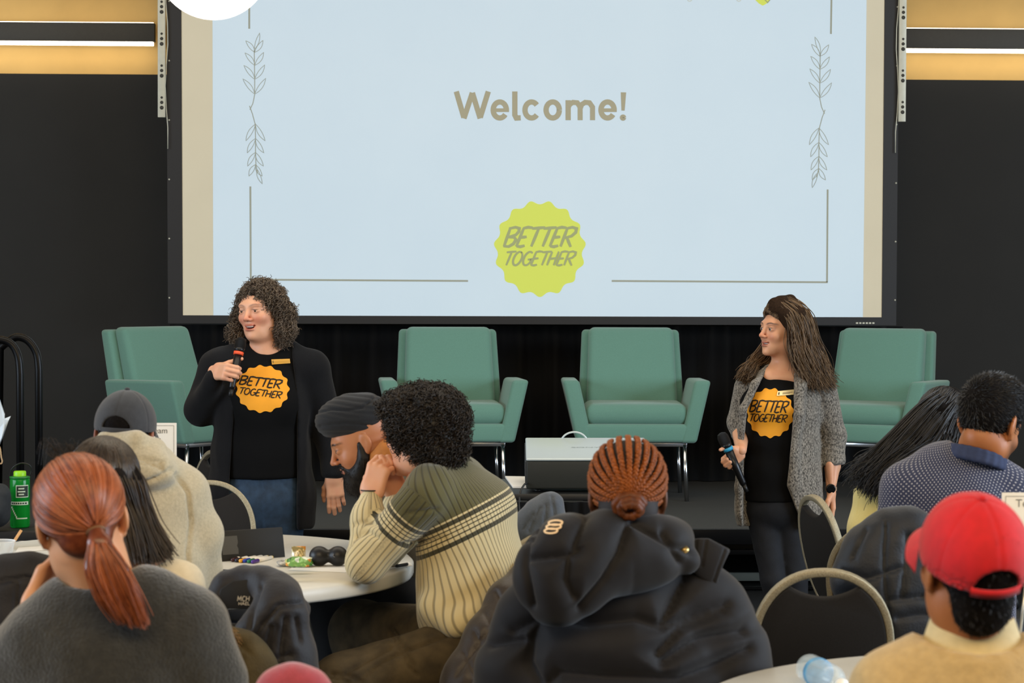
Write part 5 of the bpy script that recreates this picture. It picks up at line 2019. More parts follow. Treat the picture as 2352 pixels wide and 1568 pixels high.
# ---------------------------------------------------------------- man in the grey hoodie
def hoodie_man():
    d = 5.9
    S = lambda x, y, dd=0.0: P(x, y, d + dd)
    b = S(330, 1500)
    r = root('person', (b[0], b[1], 0), 'seated man in an oatmeal hoodie and dark baseball cap, seen from behind', 'person', 'seated audience')
    skin = skin_mat('skin_brown_red', '8f5a46', '99503f', '7a4038', '2a1a14')
    h = Head(S(289, 1000), head_R(186, 6, 3), 0.97)
    V, F = solid(h.prims(False) + [RC(h.T(0, -0.02, -0.05), S(300, 1070, 0.03), 0.055, 0.06, 0.03)], 0.005, 1)
    pieces = [(V, F, None)]
    u = unit(IMR + fw * 0.1)
    fwd = unit(V3(0.05, 1, 0))
    legs = seated_legs(S(335, 1500), fwd, u)
    shR = [S(425, 1125, 0.0), S(478, 1300, 0.1), S(400, 1330, 0.35)]
    shL = [S(190, 1090, 0.0), S(150, 1280, 0.1), S(250, 1320, 0.35)]
    cv, cf = solid(core_prims(S(300, 1080, 0.03), S(340, 1480, 0.02), shL, shR, legs, u), 0.02, 1)
    pieces.append((cv, cf, None))
    hv, hf = solid(hand_prims(S(400, 1335, 0.36), unit(fw - IMR * 0.3), -WUP, -IMR, 1.0), 0.006, 1)
    pieces.append((hv, hf, None))
    body_obj(r, pieces, skin)
    M_HD = mat('oatmeal_fleece', 'b3a78c', 0.95, noise=0.12, nscale=140, bump=0.25, bscale=350, sheen=0.4)
    sw = ECHAIN([S(300, 1085, 0.02), S(322, 1160, 0.0), S(335, 1290, 0.0), S(342, 1500, 0.03)], [(0.125, 0.09), (0.155, 0.12), (0.15, 0.13), (0.15, 0.13)], u, 0.05)
    sw += CHAIN([S(340, 1100, 0.02), S(418, 1135, 0.02), S(458, 1230, 0.04), S(460, 1312, 0.08), S(400, 1335, 0.34)], [0.06, 0.063, 0.058, 0.05, 0.038], 0.04)
    sw += CHAIN([S(250, 1090, 0.02), S(195, 1120, 0.02), S(165, 1220, 0.04), S(160, 1310, 0.12), S(245, 1330, 0.34)], [0.06, 0.063, 0.058, 0.05, 0.038], 0.04)
    # hood gathered round the neck
    sw += CHAIN([S(228, 1022, 0.02), S(250, 1016, -0.085), S(312, 1016, -0.115), S(356, 1034, -0.06), S(372, 1052, 0.02)], [0.026, 0.03, 0.031, 0.03, 0.028], 0.012)
    sw += CHAIN([S(232, 1060, 0.02), S(275, 1062, -0.1), S(345, 1072, -0.1), S(390, 1085, -0.02)], [0.042, 0.045, 0.05, 0.035], 0.025)
    sw += [EL(S(312, 1078, -0.12), (0.095, 0.055, 0.05), None, 0.02), EL(S(350, 1088, -0.1), (0.06, 0.05, 0.035), None, 0.02)]
    sw += [EL(S(296, 990, 0.02), (0.068, 0.085, 0.045), None, 0.012, 's')]
    gl_ = [[(405, 1090), (432, 1130), (440, 1200), (432, 1270), (438, 1330)], [(270, 1112), (320, 1112), (360, 1098), (395, 1078)], [(250, 1040), (300, 1046), (345, 1056), (372, 1062)], [(300, 1066), (340, 1062), (372, 1076)]]
    add_solid('hoodie', sw, 0.0075, M_HD, r, 2, (0.004, 22, 51), lambda V, F: groove(V, F, gl_, 0.013, 4.0))
    trousers(r, legs, S(340, 1500, 0.03), mat('dark_trousers', '1d1f26', 0.85, noise=0.2, nscale=60))
    shoes(r, legs, fwd)
    short_hair(h, r, hair_mat('hair_black_short', '0c0a09', '241d19', 0.5), cut=[h.E((0, 0.09, -0.05), (0.12, 0.09, 0.14), 0.01, 's'), PLANE(h.T(0, 0, -0.055), -h.R[:, 2])], n=500, ax=(0.0755, 0.096, 0.084), ln=0.005)
    M_CAP = mat('charcoal_cap_cotton', '33353a', 0.9, noise=0.15, nscale=60, bump=0.2, bscale=500, sheen=0.2)
    cap_dome(h, M_CAP, r, (0.085, 0.104, 0.098), (0, -0.012, 0.03), 0.1, -0.018)
    return r


# ---------------------------------------------------------------- man in the striped sweater
def knit_mat():
    m, nt, b = nmat('striped_rib_knit')
    at = mk(nt, 'ShaderNodeAttribute', attribute_name='pat')
    sp = mk(nt, 'ShaderNodeSeparateXYZ')
    nt.links.new(at.outputs['Vector'], sp.inputs[0])
    mr = mk(nt, 'ShaderNodeMapRange')
    mr.inputs['From Min'].default_value = 0.10
    mr.inputs['From Max'].default_value = 0.26
    nt.links.new(sp.outputs['Y'], mr.inputs['Value'])
    cr = mk(nt, 'ShaderNodeValToRGB')
    cr.color_ramp.interpolation = 'CONSTANT'
    olive, cream, dark = lin('55512f'), lin('cdbd92'), lin('3f3c29')
    pos = [(0.0, olive), (0.315, cream), (0.35, dark), (0.43, cream), (0.475, dark), (0.495, cream), (0.545, dark), (0.565, cream), (0.625, dark), (0.645, cream), (0.71, dark), (0.79, cream)]
    e = cr.color_ramp.elements
    e[0].position, e[0].color = pos[0]
    e[1].position, e[1].color = pos[1]
    for p, c in pos[2:]:
        x = e.new(p)
        x.color = c
    nt.links.new(mr.outputs[0], cr.inputs[0])
    # ribs
    mm = mk(nt, 'ShaderNodeMath', operation='MULTIPLY')
    nt.links.new(sp.outputs['X'], mm.inputs[0])
    mm.inputs[1].default_value = 2 * math.pi / 0.0155
    sn = mk(nt, 'ShaderNodeMath', operation='SINE')
    nt.links.new(mm.outputs[0], sn.inputs[0])
    rg = mk(nt, 'ShaderNodeMapRange')
    rg.inputs['From Min'].default_value = -1.0
    rg.inputs['From Max'].default_value = -0.45
    nt.links.new(sn.outputs[0], rg.inputs['Value'])
    mx = mk(nt, 'ShaderNodeMix', data_type='RGBA', blend_type='MULTIPLY')
    mx.inputs['Factor'].default_value = 1.0
    nt.links.new(cr.outputs[0], mx.inputs['A'])
    rc = mk(nt, 'ShaderNodeMapRange')
    rc.inputs['To Min'].default_value = 0.45
    nt.links.new(rg.outputs[0], rc.inputs['Value'])
    nt.links.new(rc.outputs[0], mx.inputs['B'])
    nt.links.new(mx.outputs['Result'], b.inputs['Base Color'])
    bp = mk(nt, 'ShaderNodeBump')
    bp.inputs['Strength'].default_value = 0.5
    bp.inputs['Distance'].default_value = 0.004
    nt.links.new(rg.outputs[0], bp.inputs['Height'])
    nt.links.new(bp.outputs[0], b.inputs['Normal'])
    b.inputs['Roughness'].default_value = 0.95
    b.inputs['Sheen Weight'].default_value = 0.3
    return m


def striped_man():
    d = 6.45
    S = lambda x, y, dd=0.0: P(x, y, d + dd)
    b = S(1060, 1500)
    r = root('person', (b[0], b[1], 0), 'seated man with curly black hair and olive and cream striped sweater, hands clasped', 'person', 'seated audience')
    skin = skin_mat('skin_light_pink', 'd8a080', 'cf8a68', 'b0665a', '2a1d18')
    h = Head(S(968, 1000), head_R(122, 4, 3), 1.02)
    V, F = solid(h.prims(True) + [RC(h.T(0, -0.03, -0.05), S(1005, 1085, 0.03), 0.055, 0.06, 0.03)], 0.0045, 1)
    pieces = [(V, F, h.tint(V))]
    # clasped hands
    w1 = S(852, 1138, -0.02)
    hv, hf = solid(hand_prims(w1, WUP + IMR * 0.28 + fw * 0.1, fw + IMR * 0.25, -IMR * 0.9 + fw * 0.3, 1.0, ((55, 60, 20), (60, 62, 20), (64, 62, 20), (66, 60, 20)), ((0.4, 0.6, 0.6), (-0.1, 0.8, 0.6), (-0.4, 0.7, 0.5)), 0, 0.06), 0.0035, 1)
    pieces.append((hv, hf, None))
    w2 = S(908, 1128, 0.085)
    hv, hf = solid(hand_prims(w2, WUP * 0.95 - IMR * 0.35 - fw * 0.15, TOW - IMR * 0.25, -IMR * 0.75 + TOW * 0.2, 1.0, ((48, 70, 25), (52, 72, 25), (56, 72, 25), (58, 70, 25)), ((0.3, 0.7, 0.6), (0.0, 0.8, 0.6), (-0.3, 0.8, 0.4)), 0, 0.05), 0.0035, 1)
    pieces.append((hv, hf, None))
    fx = unit(-IMR * 0.86 + fw * 0.5)
    u = unit(np.cross(WUP, fx))           # toward the camera side
    u = u if u @ TOW > 0 else -u
    neck = S(1003, 1068, 0.03)
    axis = unit(S(1088, 1250, 0.03) - neck)
    hipc = S(1085, 1440, 0.03)
    legs = []
    for s, dk in ((-1, 0.1), (1, -0.12)):
        hp_ = S(1050, 1475, -s * 0.0 + dk)
        kn = S(790, 1555, dk + (-0.1 if s > 0 else 0.25)) if s > 0 else S(830, 1430, 0.45)
        hp_ = V3(hp_[0], hp_[1], 0.53)
        kn = V3(kn[0], kn[1], 0.45 if s > 0 else 0.5)
        an = V3(kn[0] + 0.06, kn[1] - 0.02, 0.09)
        legs.append([hp_, kn, an])
    sh1 = S(968, 1140, -0.15)
    el1 = S(842, 1288, -0.1)
    el1[2] = TZ + 0.052
    sh2 = S(1030, 1130, 0.2)
    el2 = S(880, 1285, 0.24)
    el2[2] = TZ + 0.05
    cv, cf = solid(core_prims(neck, hipc, [sh1, el1, w1], [sh2, el2, w2], legs, u), 0.02, 1)
    pieces.append((cv, cf, None))
    body_obj(r, pieces, skin)
    tor = ECHAIN([S(1018, 1110, 0.03), S(1070, 1185, 0.03), S(1082, 1300, 0.03), S(1076, 1390, 0.0), S(1062, 1432, -0.02)], [(0.145, 0.085), (0.19, 0.125), (0.18, 0.135), (0.175, 0.13), (0.175, 0.11)], u, 0.05)
    tor += [EC(S(990, 1120, -0.11), S(1065, 1105, 0.17), (0.075, 0.07), (0.075, 0.07), axis, 0.05)]
    tor += [RC(S(1000, 1078, 0.03), S(1012, 1096, 0.03), 0.068, 0.075, 0.02)]
    tor += CHAIN([S(985, 1395, -0.14), S(1045, 1434, -0.19), S(1095, 1415, -0.16)], [0.026, 0.03, 0.04], 0.04)
    arm1 = CHAIN([sh1 + axis * 0.01, el1 + WUP * 0.003, S(846, 1190, -0.06), w1 + WUP * -0.012], [0.07, 0.056, 0.046, 0.034], 0.03)
    arm2 = CHAIN([sh2, el2, w2 + WUP * -0.035], [0.068, 0.052, 0.035], 0.03)
    V, F = solid(tor + arm1 + arm2 + [EL(S(985, 1045, 0.03), (0.06, 0.075, 0.05), None, 0.008, 's')], 0.007, 2)
    # pattern coordinates
    def cap(p, a, b_, ra, rb):
        t = np.clip((p - a) @ (b_ - a) / ((b_ - a) @ (b_ - a)), 0, 1)
        return np.linalg.norm(p - a - t[:, None] * (b_ - a), axis=1) - (ra + (rb - ra) * t)
    da1 = np.minimum(cap(V, sh1 + (el1 - sh1) * 0.22, el1, 0.062, 0.056), cap(V, el1, w1, 0.05, 0.034))
    da2 = np.minimum(cap(V, sh2 + (el2 - sh2) * 0.22, el2, 0.062, 0.052), cap(V, el2, w2, 0.05, 0.034))
    dt = np.min([p.fn(V.astype(np.float32)) for p in tor], 0)
    v = (V - neck) @ axis
    e1 = unit(np.cross(axis, fx))
    e2 = np.cross(axis, e1)
    ctr = neck + np.outer(v, axis)
    q = V - ctr - (IMR * 0.0)
    uu = np.arctan2(q @ e1, q @ e2) * 0.16
    for da, sh, el, w_ in ((da1, sh1, el1, w1), (da2, sh2, el2, w2)):
        ax1 = unit(el - sh)
        pick = da < dt - 0.004
        va = (V - sh) @ ax1 + 0.085
        fore = cap(V, el, w_, 0.05, 0.034) < cap(V, sh, el, 0.066, 0.054)
        va = np.where(fore, 0.3, va)
        f1 = unit(np.cross(ax1, TOW))
        f2 = np.cross(ax1, f1)
        g1 = unit(np.cross(unit(w_ - el), TOW))
        g2 = np.cross(unit(w_ - el), g1)
        ua = np.where(fore, np.arctan2((V - el) @ g1, (V - el) @ g2), np.arctan2((V - sh) @ f1, (V - sh) @ f2)) * 0.055
        v = np.where(pick, va, v)
        uu = np.where(pick, ua, uu)
    V = folds(V, F, 0.0035, 22, 61)
    gl_ = [[(815, 1205), (840, 1198), (868, 1206)], [(820, 1232), (846, 1222), (866, 1236)], [(925, 1250), (985, 1245), (1020, 1235)], [(935, 1180), (1005, 1170)]]
    V = groove(V, F, gl_, 0.009, 5.0)
    me = npmesh('sweater', V, F)
    fattr(me, 'pat', np.stack([uu, v, v * 0], 1))
    link('sweater', me, knit_mat(), r, True, True)
    # shirt collar ribbing and bracelet
    tube('wrist_band', [w1 + WUP * 0.016 + IMR * 0.029 * math.cos(a) + fw * 0.023 * math.sin(a) for a in np.linspace(0, 6.283, 24, endpoint=False)], 0.0022, M_BLACK, r, 6, True, True)
    # faded work trousers
    M_TR = mat('faded_brown_denim', '322a1d', 0.9, noise=0.3, nscale=14, bump=0.3, bscale=500, col2='5c4f38')
    pr = [EL(V3(*S(1062, 1480, 0.03)[:2], 0.58), (0.12, 0.15, 0.09), None, 0.0)]
    for lg in legs: pr += CHAIN(lg, [0.1, 0.096, 0.085], 0.03)
    gl_ = [[(895, 1450), (915, 1480), (940, 1530), (960, 1550)], [(903, 1446), (925, 1480), (952, 1528)], [(820, 1562), (880, 1518), (930, 1495), (1030, 1458)], [(770, 1560), (870, 1502), (900, 1486)], [(760, 1545), (800, 1550), (830, 1563)], [(758, 1556), (800, 1562)]]
    add_solid('trousers', pr, 0.008, M_TR, r, 2, (0.005, 20, 71), lambda V, F: groove(V, F, gl_, 0.011, 3.5))
    pq = [S(1006, 1521, -0.3), S(1018, 1509, -0.3), S(1060, 1511, -0.3), S(1035, 1530, -0.3)]
    shoes(r, legs, fx)
    # hair
    M_H = hair_mat('hair_curly_black', '0b0908', '33291f', 0.5, 0.4)
    hb = [h.E((0, -0.02, 0.045), (0.108, 0.118, 0.105), 0.0), h.E((0, -0.07, -0.03), (0.085, 0.06, 0.06), 0.03), h.E((0, 0.06, 0.085), (0.075, 0.06, 0.045), 0.03),
          h.E((0, 0.135, -0.055), (0.15, 0.1, 0.12), 0.015, 's')]
    V, F = solid(hb, 0.007, 2)
    V = folds(V, F, 0.008, 70, 5)
    hc = link('hair', npmesh('hair', V, F), M_H, r, True, True)
    N = vnormals(V, F)
    add_strands('hair_curls', curl_strands(V, N, 4500, 0.03, 0.006, 2.0, (0, 0, -1), 0.55, 12, 7), 0.0019, M_H, hc, 4, 0.4, 8)['kind'] = 'stuff'
    return r


# ---------------------------------------------------------------- man in the turban
def turban_man():
    d = 7.2
    S = lambda x, y, dd=0.0: P(x, y, d + dd)
    b = S(930, 1400)
    r = root('person', (b[0], b[1], 0), 'seated bearded man in a black turban and orange collar, bowing his head over the table', 'person', 'seated audience')
    skin = skin_mat('skin_tan_warm', 'b07550', 'a86442', '96584a', '16100c')
    h = Head(S(829, 1012), head_R(84, 24, 0), 1.02)
    V, F = solid(h.prims(True, 0, 0, 0.0014) + [RC(h.T(0, -0.03, -0.05), S(888, 1085, 0.03), 0.056, 0.062, 0.03)], 0.0035, 1)
    tn = h.tint(V)
    q = h.local(V)
    pieces = [(V, F, tn)]
    fx = unit(-IMR * 0.9 + fw * 0.2)
    u = unit(np.cross(fx, WUP))
    legs = [[V3(*S(930, 1440, dk)[:2], 0.56), V3(*S(770, 1440, dk)[:2], 0.54), V3(*S(780, 1440, dk)[:2], 0.09)] for dk in (-0.1, 0.12)]
    arms = [[S(915, 1130, dk * 1.8), V3(*S(890, 1240, dk * 1.8)[:2], 0.81), V3(*S(850, 1250, dk + 0.05)[:2], 0.78)] for dk in (-0.1, 0.12)]
    cv, cf = solid(core_prims(S(895, 1080, 0.03), S(935, 1400, 0.02), arms[0], arms[1], legs, u), 0.02, 1)
    pieces.append((cv, cf, None))
    body_obj(r, pieces, skin)
    eyes(h, r, '1c120c')
    M_BE = hair_mat('beard_black', '0a0807', '2a1f18', 0.55, 0.3)
    bp = [h.E((0, 0.03, -0.095), (0.062, 0.066, 0.05), 0.0), h.E((0, 0.06, -0.125), (0.04, 0.045, 0.04), 0.03)]
    for s in (-1, 1):
        bp += CHAIN([h.T(s * 0.066, 0.008, -0.004), h.T(s * 0.064, 0.014, -0.05), h.T(s * 0.045, 0.05, -0.09)], [0.011, 0.018, 0.028], 0.02)
        bp += CHAIN([h.T(s * 0.004, 0.098, -0.0505), h.T(s * 0.022, 0.088, -0.056), h.T(s * 0.034, 0.07, -0.075)], [0.0055, 0.006, 0.012], 0.008)
    bp += [h.E((0, 0.104, -0.066), (0.019, 0.02, 0.0085), 0.004, 's')]
    V, F = solid(bp, 0.0045, 1)
    bo = link('beard', npmesh('beard', V, F), M_BE, r, True, True)
    N = vnormals(V, F)
    add_strands('beard_hairs', curl_strands(V, N, 1500, 0.018, 0.0015, 1.0, h.R @ V3(0, 0.3, -1), 0.7, 7, 3), 0.0009, M_BE, bo, 3, 0.3, 2)['kind'] = 'stuff'
    # turban
    M_TU = mat('black_turban_cloth', '0b0d12', 0.85, noise=0.15, nscale=60, bump=0.2, bscale=400, sheen=0.1)
    h2 = Head(S(806, 958), head_R(84, 5, 0), 1.0)
    tb_ = [h2.E((0, 0.0, -0.008), (0.1, 0.112, 0.062), 0.0), h2.E((0, -0.012, 0.028), (0.086, 0.09, 0.052), 0.03), h2.E((0, 0.06, -0.005), (0.07, 0.052, 0.05), 0.03), h2.E((0, -0.07, 0.02), (0.06, 0.042, 0.045), 0.03)]
    tb_ += [PLANE(S(806, 1011), -WUP - IMR * 0.05, 'i', 0.012)]
    V, F = solid(tb_, 0.005, 2)
    N = vnormals(V, F)
    q = h2.local(V)
    ph = (q[:, 2] - 0.22 * q[:, 1] * np.where(q[:, 2] > 0.0, 1.0, 0.25)) / 0.017 + 0.5 * np.sin(q[:, 0] * 25)
    V = V + N * (0.0026 * np.abs(np.sin(ph * math.pi)) - 0.0013)[:, None]
    V = groove(V, F, [[(726, 948), (760, 940), (800, 942), (832, 936), (850, 922), (864, 906)], [(735, 978), (790, 972), (850, 978)]], 0.006, 2.6)
    link('turban', npmesh('turban', V, F), M_TU, r, True, True)
    M_OR = mat('rust_orange_collar', 'a8662a', 0.85, noise=0.1, nscale=60)
    col_ = CHAIN([S(868, 1050, -0.06), S(893, 1035, -0.075), S(915, 1020, -0.03), S(915, 1030, 0.08)], [0.03, 0.035, 0.032, 0.03], 0.02) + CHAIN([S(868, 1080, -0.08), S(893, 1075, -0.085)], [0.035, 0.035], 0.02)
    add_solid('collar', col_, 0.006, M_OR, r, 2)
    M_JK = mat('brown_olive_jacket', '4a3f2c', 0.85, noise=0.15, nscale=60, bump=0.15, bscale=300)
    jk = ECHAIN([S(910, 1100, 0.04), S(930, 1180, 0.04), S(938, 1300, 0.04), S(938, 1430, 0.04)], [(0.16, 0.09), (0.18, 0.12), (0.17, 0.13), (0.17, 0.13)], u, 0.05)
    for a in arms: jk += CHAIN(a, [0.07, 0.056, 0.04], 0.03)
    add_solid('jacket', jk, 0.009, M_JK, r, 2, (0.004, 20, 77))
    trousers(r, legs, V3(*S(935, 1440, 0.02)[:2], 0.58), mat('black_trousers', '121214', 0.85, noise=0.2, nscale=60), u=u)
    shoes(r, legs, fx)
    return r


redhead()
dark_hair()
hoodie_man()
striped_man()
turban_man()


# ---------------------------------------------------------------- woman with copper braids in the puffer coat
def puffer_woman():
    d = 5.0
    S = lambda x, y, dd=0.0: P(x, y, d + dd)
    b = S(1430, 1700)
    r = root('person', (b[0], b[1], 0), 'seated woman with copper braids in a bun and a black hooded puffer coat', 'person', 'seated audience')
    skin = skin_mat('skin_deep_brown', '5a3a28', '5c3626', '50302a', '120c08')
    h = Head(S(1441, 1140), head_R(181, 8, 0), 1.06)
    V, F = solid(h.prims(False) + [RC(h.T(0, -0.02, -0.05), S(1430, 1290, 0.05), 0.054, 0.06, 0.03)], 0.005, 1)
    pieces = [(V, F, None)]
    u = IMR
    fwd = unit(V3(0.02, 1, 0))
    legs = seated_legs(S(1430, 1720), fwd, u)
    shL = [S(1240, 1400, 0.05), S(1160, 1560, 0.08), S(1230, 1680, 0.3)]
    shR = [S(1620, 1400, 0.05), S(1700, 1560, 0.08), S(1620, 1680, 0.3)]
    cv, cf = solid(core_prims(S(1430, 1320, 0.05), S(1430, 1710, 0.05), shL, shR, legs, u), 0.02, 1)
    pieces.append((cv, cf, None))
    body_obj(r, pieces, skin)
    M_P = mat('black_puffer_nylon', '131216', 0.72, noise=0.1, nscale=30, spec=0.3, sheen=0.12)
    ct = ECHAIN([S(1425, 1360, 0.05), S(1420, 1450, 0.05), S(1420, 1580, 0.05), S(1420, 1760, 0.06)], [(0.19, 0.12), (0.235, 0.155), (0.25, 0.165), (0.25, 0.165)], u, 0.06)
    ct += CHAIN([S(1560, 1340, 0.03), S(1620, 1410, 0.04), S(1668, 1500, 0.05), S(1690, 1600, 0.08), S(1620, 1690, 0.3)], [0.07, 0.085, 0.082, 0.075, 0.06], 0.04)
    ct += CHAIN([S(1290, 1380, 0.03), S(1235, 1430, 0.04), S(1190, 1520, 0.05), S(1175, 1620, 0.08), S(1240, 1690, 0.3)], [0.07, 0.078, 0.078, 0.072, 0.06], 0.04)
    gl_ = [[(1180, 1450), (1250, 1415), (1350, 1432), (1460, 1420), (1520, 1440), (1640, 1395), (1668, 1388)], [(1260, 1568), (1285, 1545), (1400, 1555), (1560, 1560)],
           [(1520, 1430), (1545, 1380), (1585, 1300)], [(1510, 1500), (1560, 1440), (1660, 1400)], [(1240, 1420), (1222, 1470), (1215, 1520), (1240, 1568)], [(1520, 1520), (1600, 1470), (1705, 1450)], [(1130, 1480), (1200, 1470)], [(1560, 1560), (1640, 1530), (1720, 1490)]]
    co, _, _ = add_solid('puffer_coat', ct, 0.008, M_P, r, 3, (0.0009, 40, 81), lambda V, F: groove(V, F, gl_, 0.014, 10.0, 0.016))
    # hood lying on the back
    hd = [EL(S(1300, 1310, -0.15), (0.108, 0.07, 0.1), None, 0.0), EL(S(1350, 1265, -0.11), (0.13, 0.08, 0.075), None, 0.05), EL(S(1440, 1270, -0.09), (0.12, 0.07, 0.08), None, 0.05),
          EL(S(1510, 1255, -0.05), (0.075, 0.08, 0.055), None, 0.04), EL(S(1400, 1225, -0.02), (0.17, 0.1, 0.035), None, 0.04), EL(S(1275, 1345, -0.15), (0.07, 0.06, 0.075), None, 0.04)]
    hd += [RC(S(1450, 1205, 0.0), S(1575, 1285, -0.07), 0.02, 0.024, 0.02)]
    hd += [EL(S(1445, 1170, 0.03), (0.095, 0.12, 0.05), None, 0.015, 's')]
    gh = [[(1213, 1285), (1310, 1275), (1330, 1262)], [(1308, 1270), (1300, 1330), (1318, 1370)], [(1345, 1190), (1330, 1225), (1316, 1262)], [(1440, 1205), (1420, 1270), (1385, 1330), (1330, 1395)], [(1212, 1240), (1208, 1300), (1225, 1390)], [(1240, 1195), (1220, 1240)],
          [(1450, 1200), (1500, 1230), (1550, 1260), (1578, 1262)], [(1520, 1225), (1560, 1290)]]
    add_solid('hood', hd, 0.006, M_P, co, 2, (0.0008, 40, 83), lambda V, F: groove(V, F, gh, 0.011, 6.0, 0.011))
    # quilted collar flap standing up beside the hood
    fl = [(1572, 1240), (1606, 1236), (1628, 1236), (1678, 1262), (1660, 1300), (1644, 1352), (1600, 1320), (1570, 1290)]
    V, F = solid([EL(S(1615, 1290, -0.02), (0.07, 0.028, 0.075), None, 0.0), PXPOLY(fl, 4.0, 6.0, 'i', 0.004)], 0.0035, 1)
    V = groove(V, F, [[(1622, 1240), (1612, 1300)], [(1665, 1262), (1636, 1345)], [(1600, 1240), (1590, 1310)]], 0.004, 2.5)
    link('collar_flap', npmesh('collar_flap', V, F), M_P, co, True, True)
    lathe('snap_button', [(0, 0), (0.009, 0), (0.0085, 0.003), (0, 0.004)], mat('snap_brass', 'b59a62', 0.3, 0.9), co, 18, mat4(frame(TOW + WUP * 0.35), S(1573, 1262, -0.105)), True)
    # embroidered emblem on the hood
    strokes = [(ell(1272, 1200, 16, 5.5, 0, 360, 20), 4), (ell(1271, 1209, 17, 5.5, 0, 360, 20), 4), (ell(1268, 1218.5, 15, 5.5, 0, 360, 20), 4)]
    VV, FF, n0 = [], [], 0
    hm = [o for o in co.children if o.name.startswith('hood')][0]
    off = Vector(r.location)
    bv = BVHTree.FromPolygons([v.co + off for v in hm.data.vertices], [tuple(p.vertices) for p in hm.data.polygons])
    hit = ray_hit(bv, 0.002)
    for si, (pts, w) in enumerate(strokes):
        pts = np.array([(x + (1211 - y) * 0.35, y) for x, y in pts])
        v, f = ribbon(pts, w)
        hh = [hit(a, c) for a, c in v]
        if any(x is None for x in hh): continue
        VV += [x - fw * 0.0003 * si for x in hh]
        FF += [tuple(i + n0 for i in q) for q in f]
        n0 += len(v)
    if VV:
        link('emblem', pymesh('emblem', VV, FF), mat('emblem_cream', 'e8c9a0', 0.6), hm, True)['label'] = 'cream looped emblem on the hood'
    trousers(r, legs, S(1430, 1720, 0.05), mat('dark_trousers', '1d1f26', 0.85, noise=0.2, nscale=60))
    shoes(r, legs, fwd)
    # braids
    M_H = hair_mat('hair_copper_braids', '4a2208', 'a85a1c', 0.55, 0.3)
    M_SC = mat('scalp_dark_hair', '1a1210', 0.7)
    V, F = solid([h.E((0, -0.016, 0.036), (0.078, 0.098, 0.086), 0.0), h.E((0, -0.06, -0.04), (0.06, 0.04, 0.04), 0.04), h.E((0, 0.13, -0.09), (0.13, 0.09, 0.14), 0.02, 's')], 0.006, 2)
    hc = link('hair', npmesh('hair', V, F), M_SC, r, True, True)
    bun = unit(V3(0.0, -0.86, -0.5))
    br = []
    starts = []
    b1 = unit(np.cross(bun, V3(1, 0, 0)))
    b2_ = np.cross(bun, b1)
    for a in np.linspace(0, 2 * math.pi, 25, endpoint=False):
        e = b1 * math.cos(a) + b2_ * math.sin(a)
        th = math.radians(118 if e[2] > -0.1 else (100 if e[2] > -0.45 else 45))
        starts.append(bun * math.cos(th) + e * math.sin(th))
    for q in starts:
        p = over_head(h, q, bun, 60, AX, 0.009)
        t = np.gradient(p, axis=0)
        t /= np.linalg.norm(t, axis=1)[:, None]
        nrm = p - h.T(0, -0.016, 0.036)
        nrm /= np.linalg.norm(nrm, axis=1)[:, None]
        side = np.cross(t, nrm)
        sarc = np.cumsum(np.r_[0, np.linalg.norm(np.diff(p, axis=0), axis=1)])
        for k in range(3):
            ph = sarc / 0.014 * math.pi + k * 2.094
            br.append(p + side * (0.0042 * np.sin(ph))[:, None] + nrm * (0.0022 * np.sin(2 * ph))[:, None])
    for bi in range(0, len(br), 3):
        v, q, sid = strands_np(np.array(br[bi:bi + 3]), 0.0037, 6, 0.95)
        me = npmesh('braid', v, q)
        fattr(me, 'rnd', 0.25 + 0.5 * np.random.RandomState(bi).rand(3)[sid])
        link('braid', me, M_H, hc, True, True)
    c = h.T(*(bun * (np.asarray(AX) + 0.02) + V3(0, -0.016, 0.03)))
    Rb = frame(h.R @ bun)
    t = np.linspace(0, 6.283 * 2.4, 70)
    coil = [c + Rb[:, 0] * (0.03 + 0.004 * math.sin(x * 0.5)) * math.cos(x) * (1 - x / 40) + Rb[:, 1] * 0.024 * math.sin(x) * (1 - x / 40) + Rb[:, 2] * (0.002 * x) for x in t]
    tube('bun', coil, 0.0105 + 0.0012 * np.sin(t * 9), M_H, hc, 8, world=True)
    return r


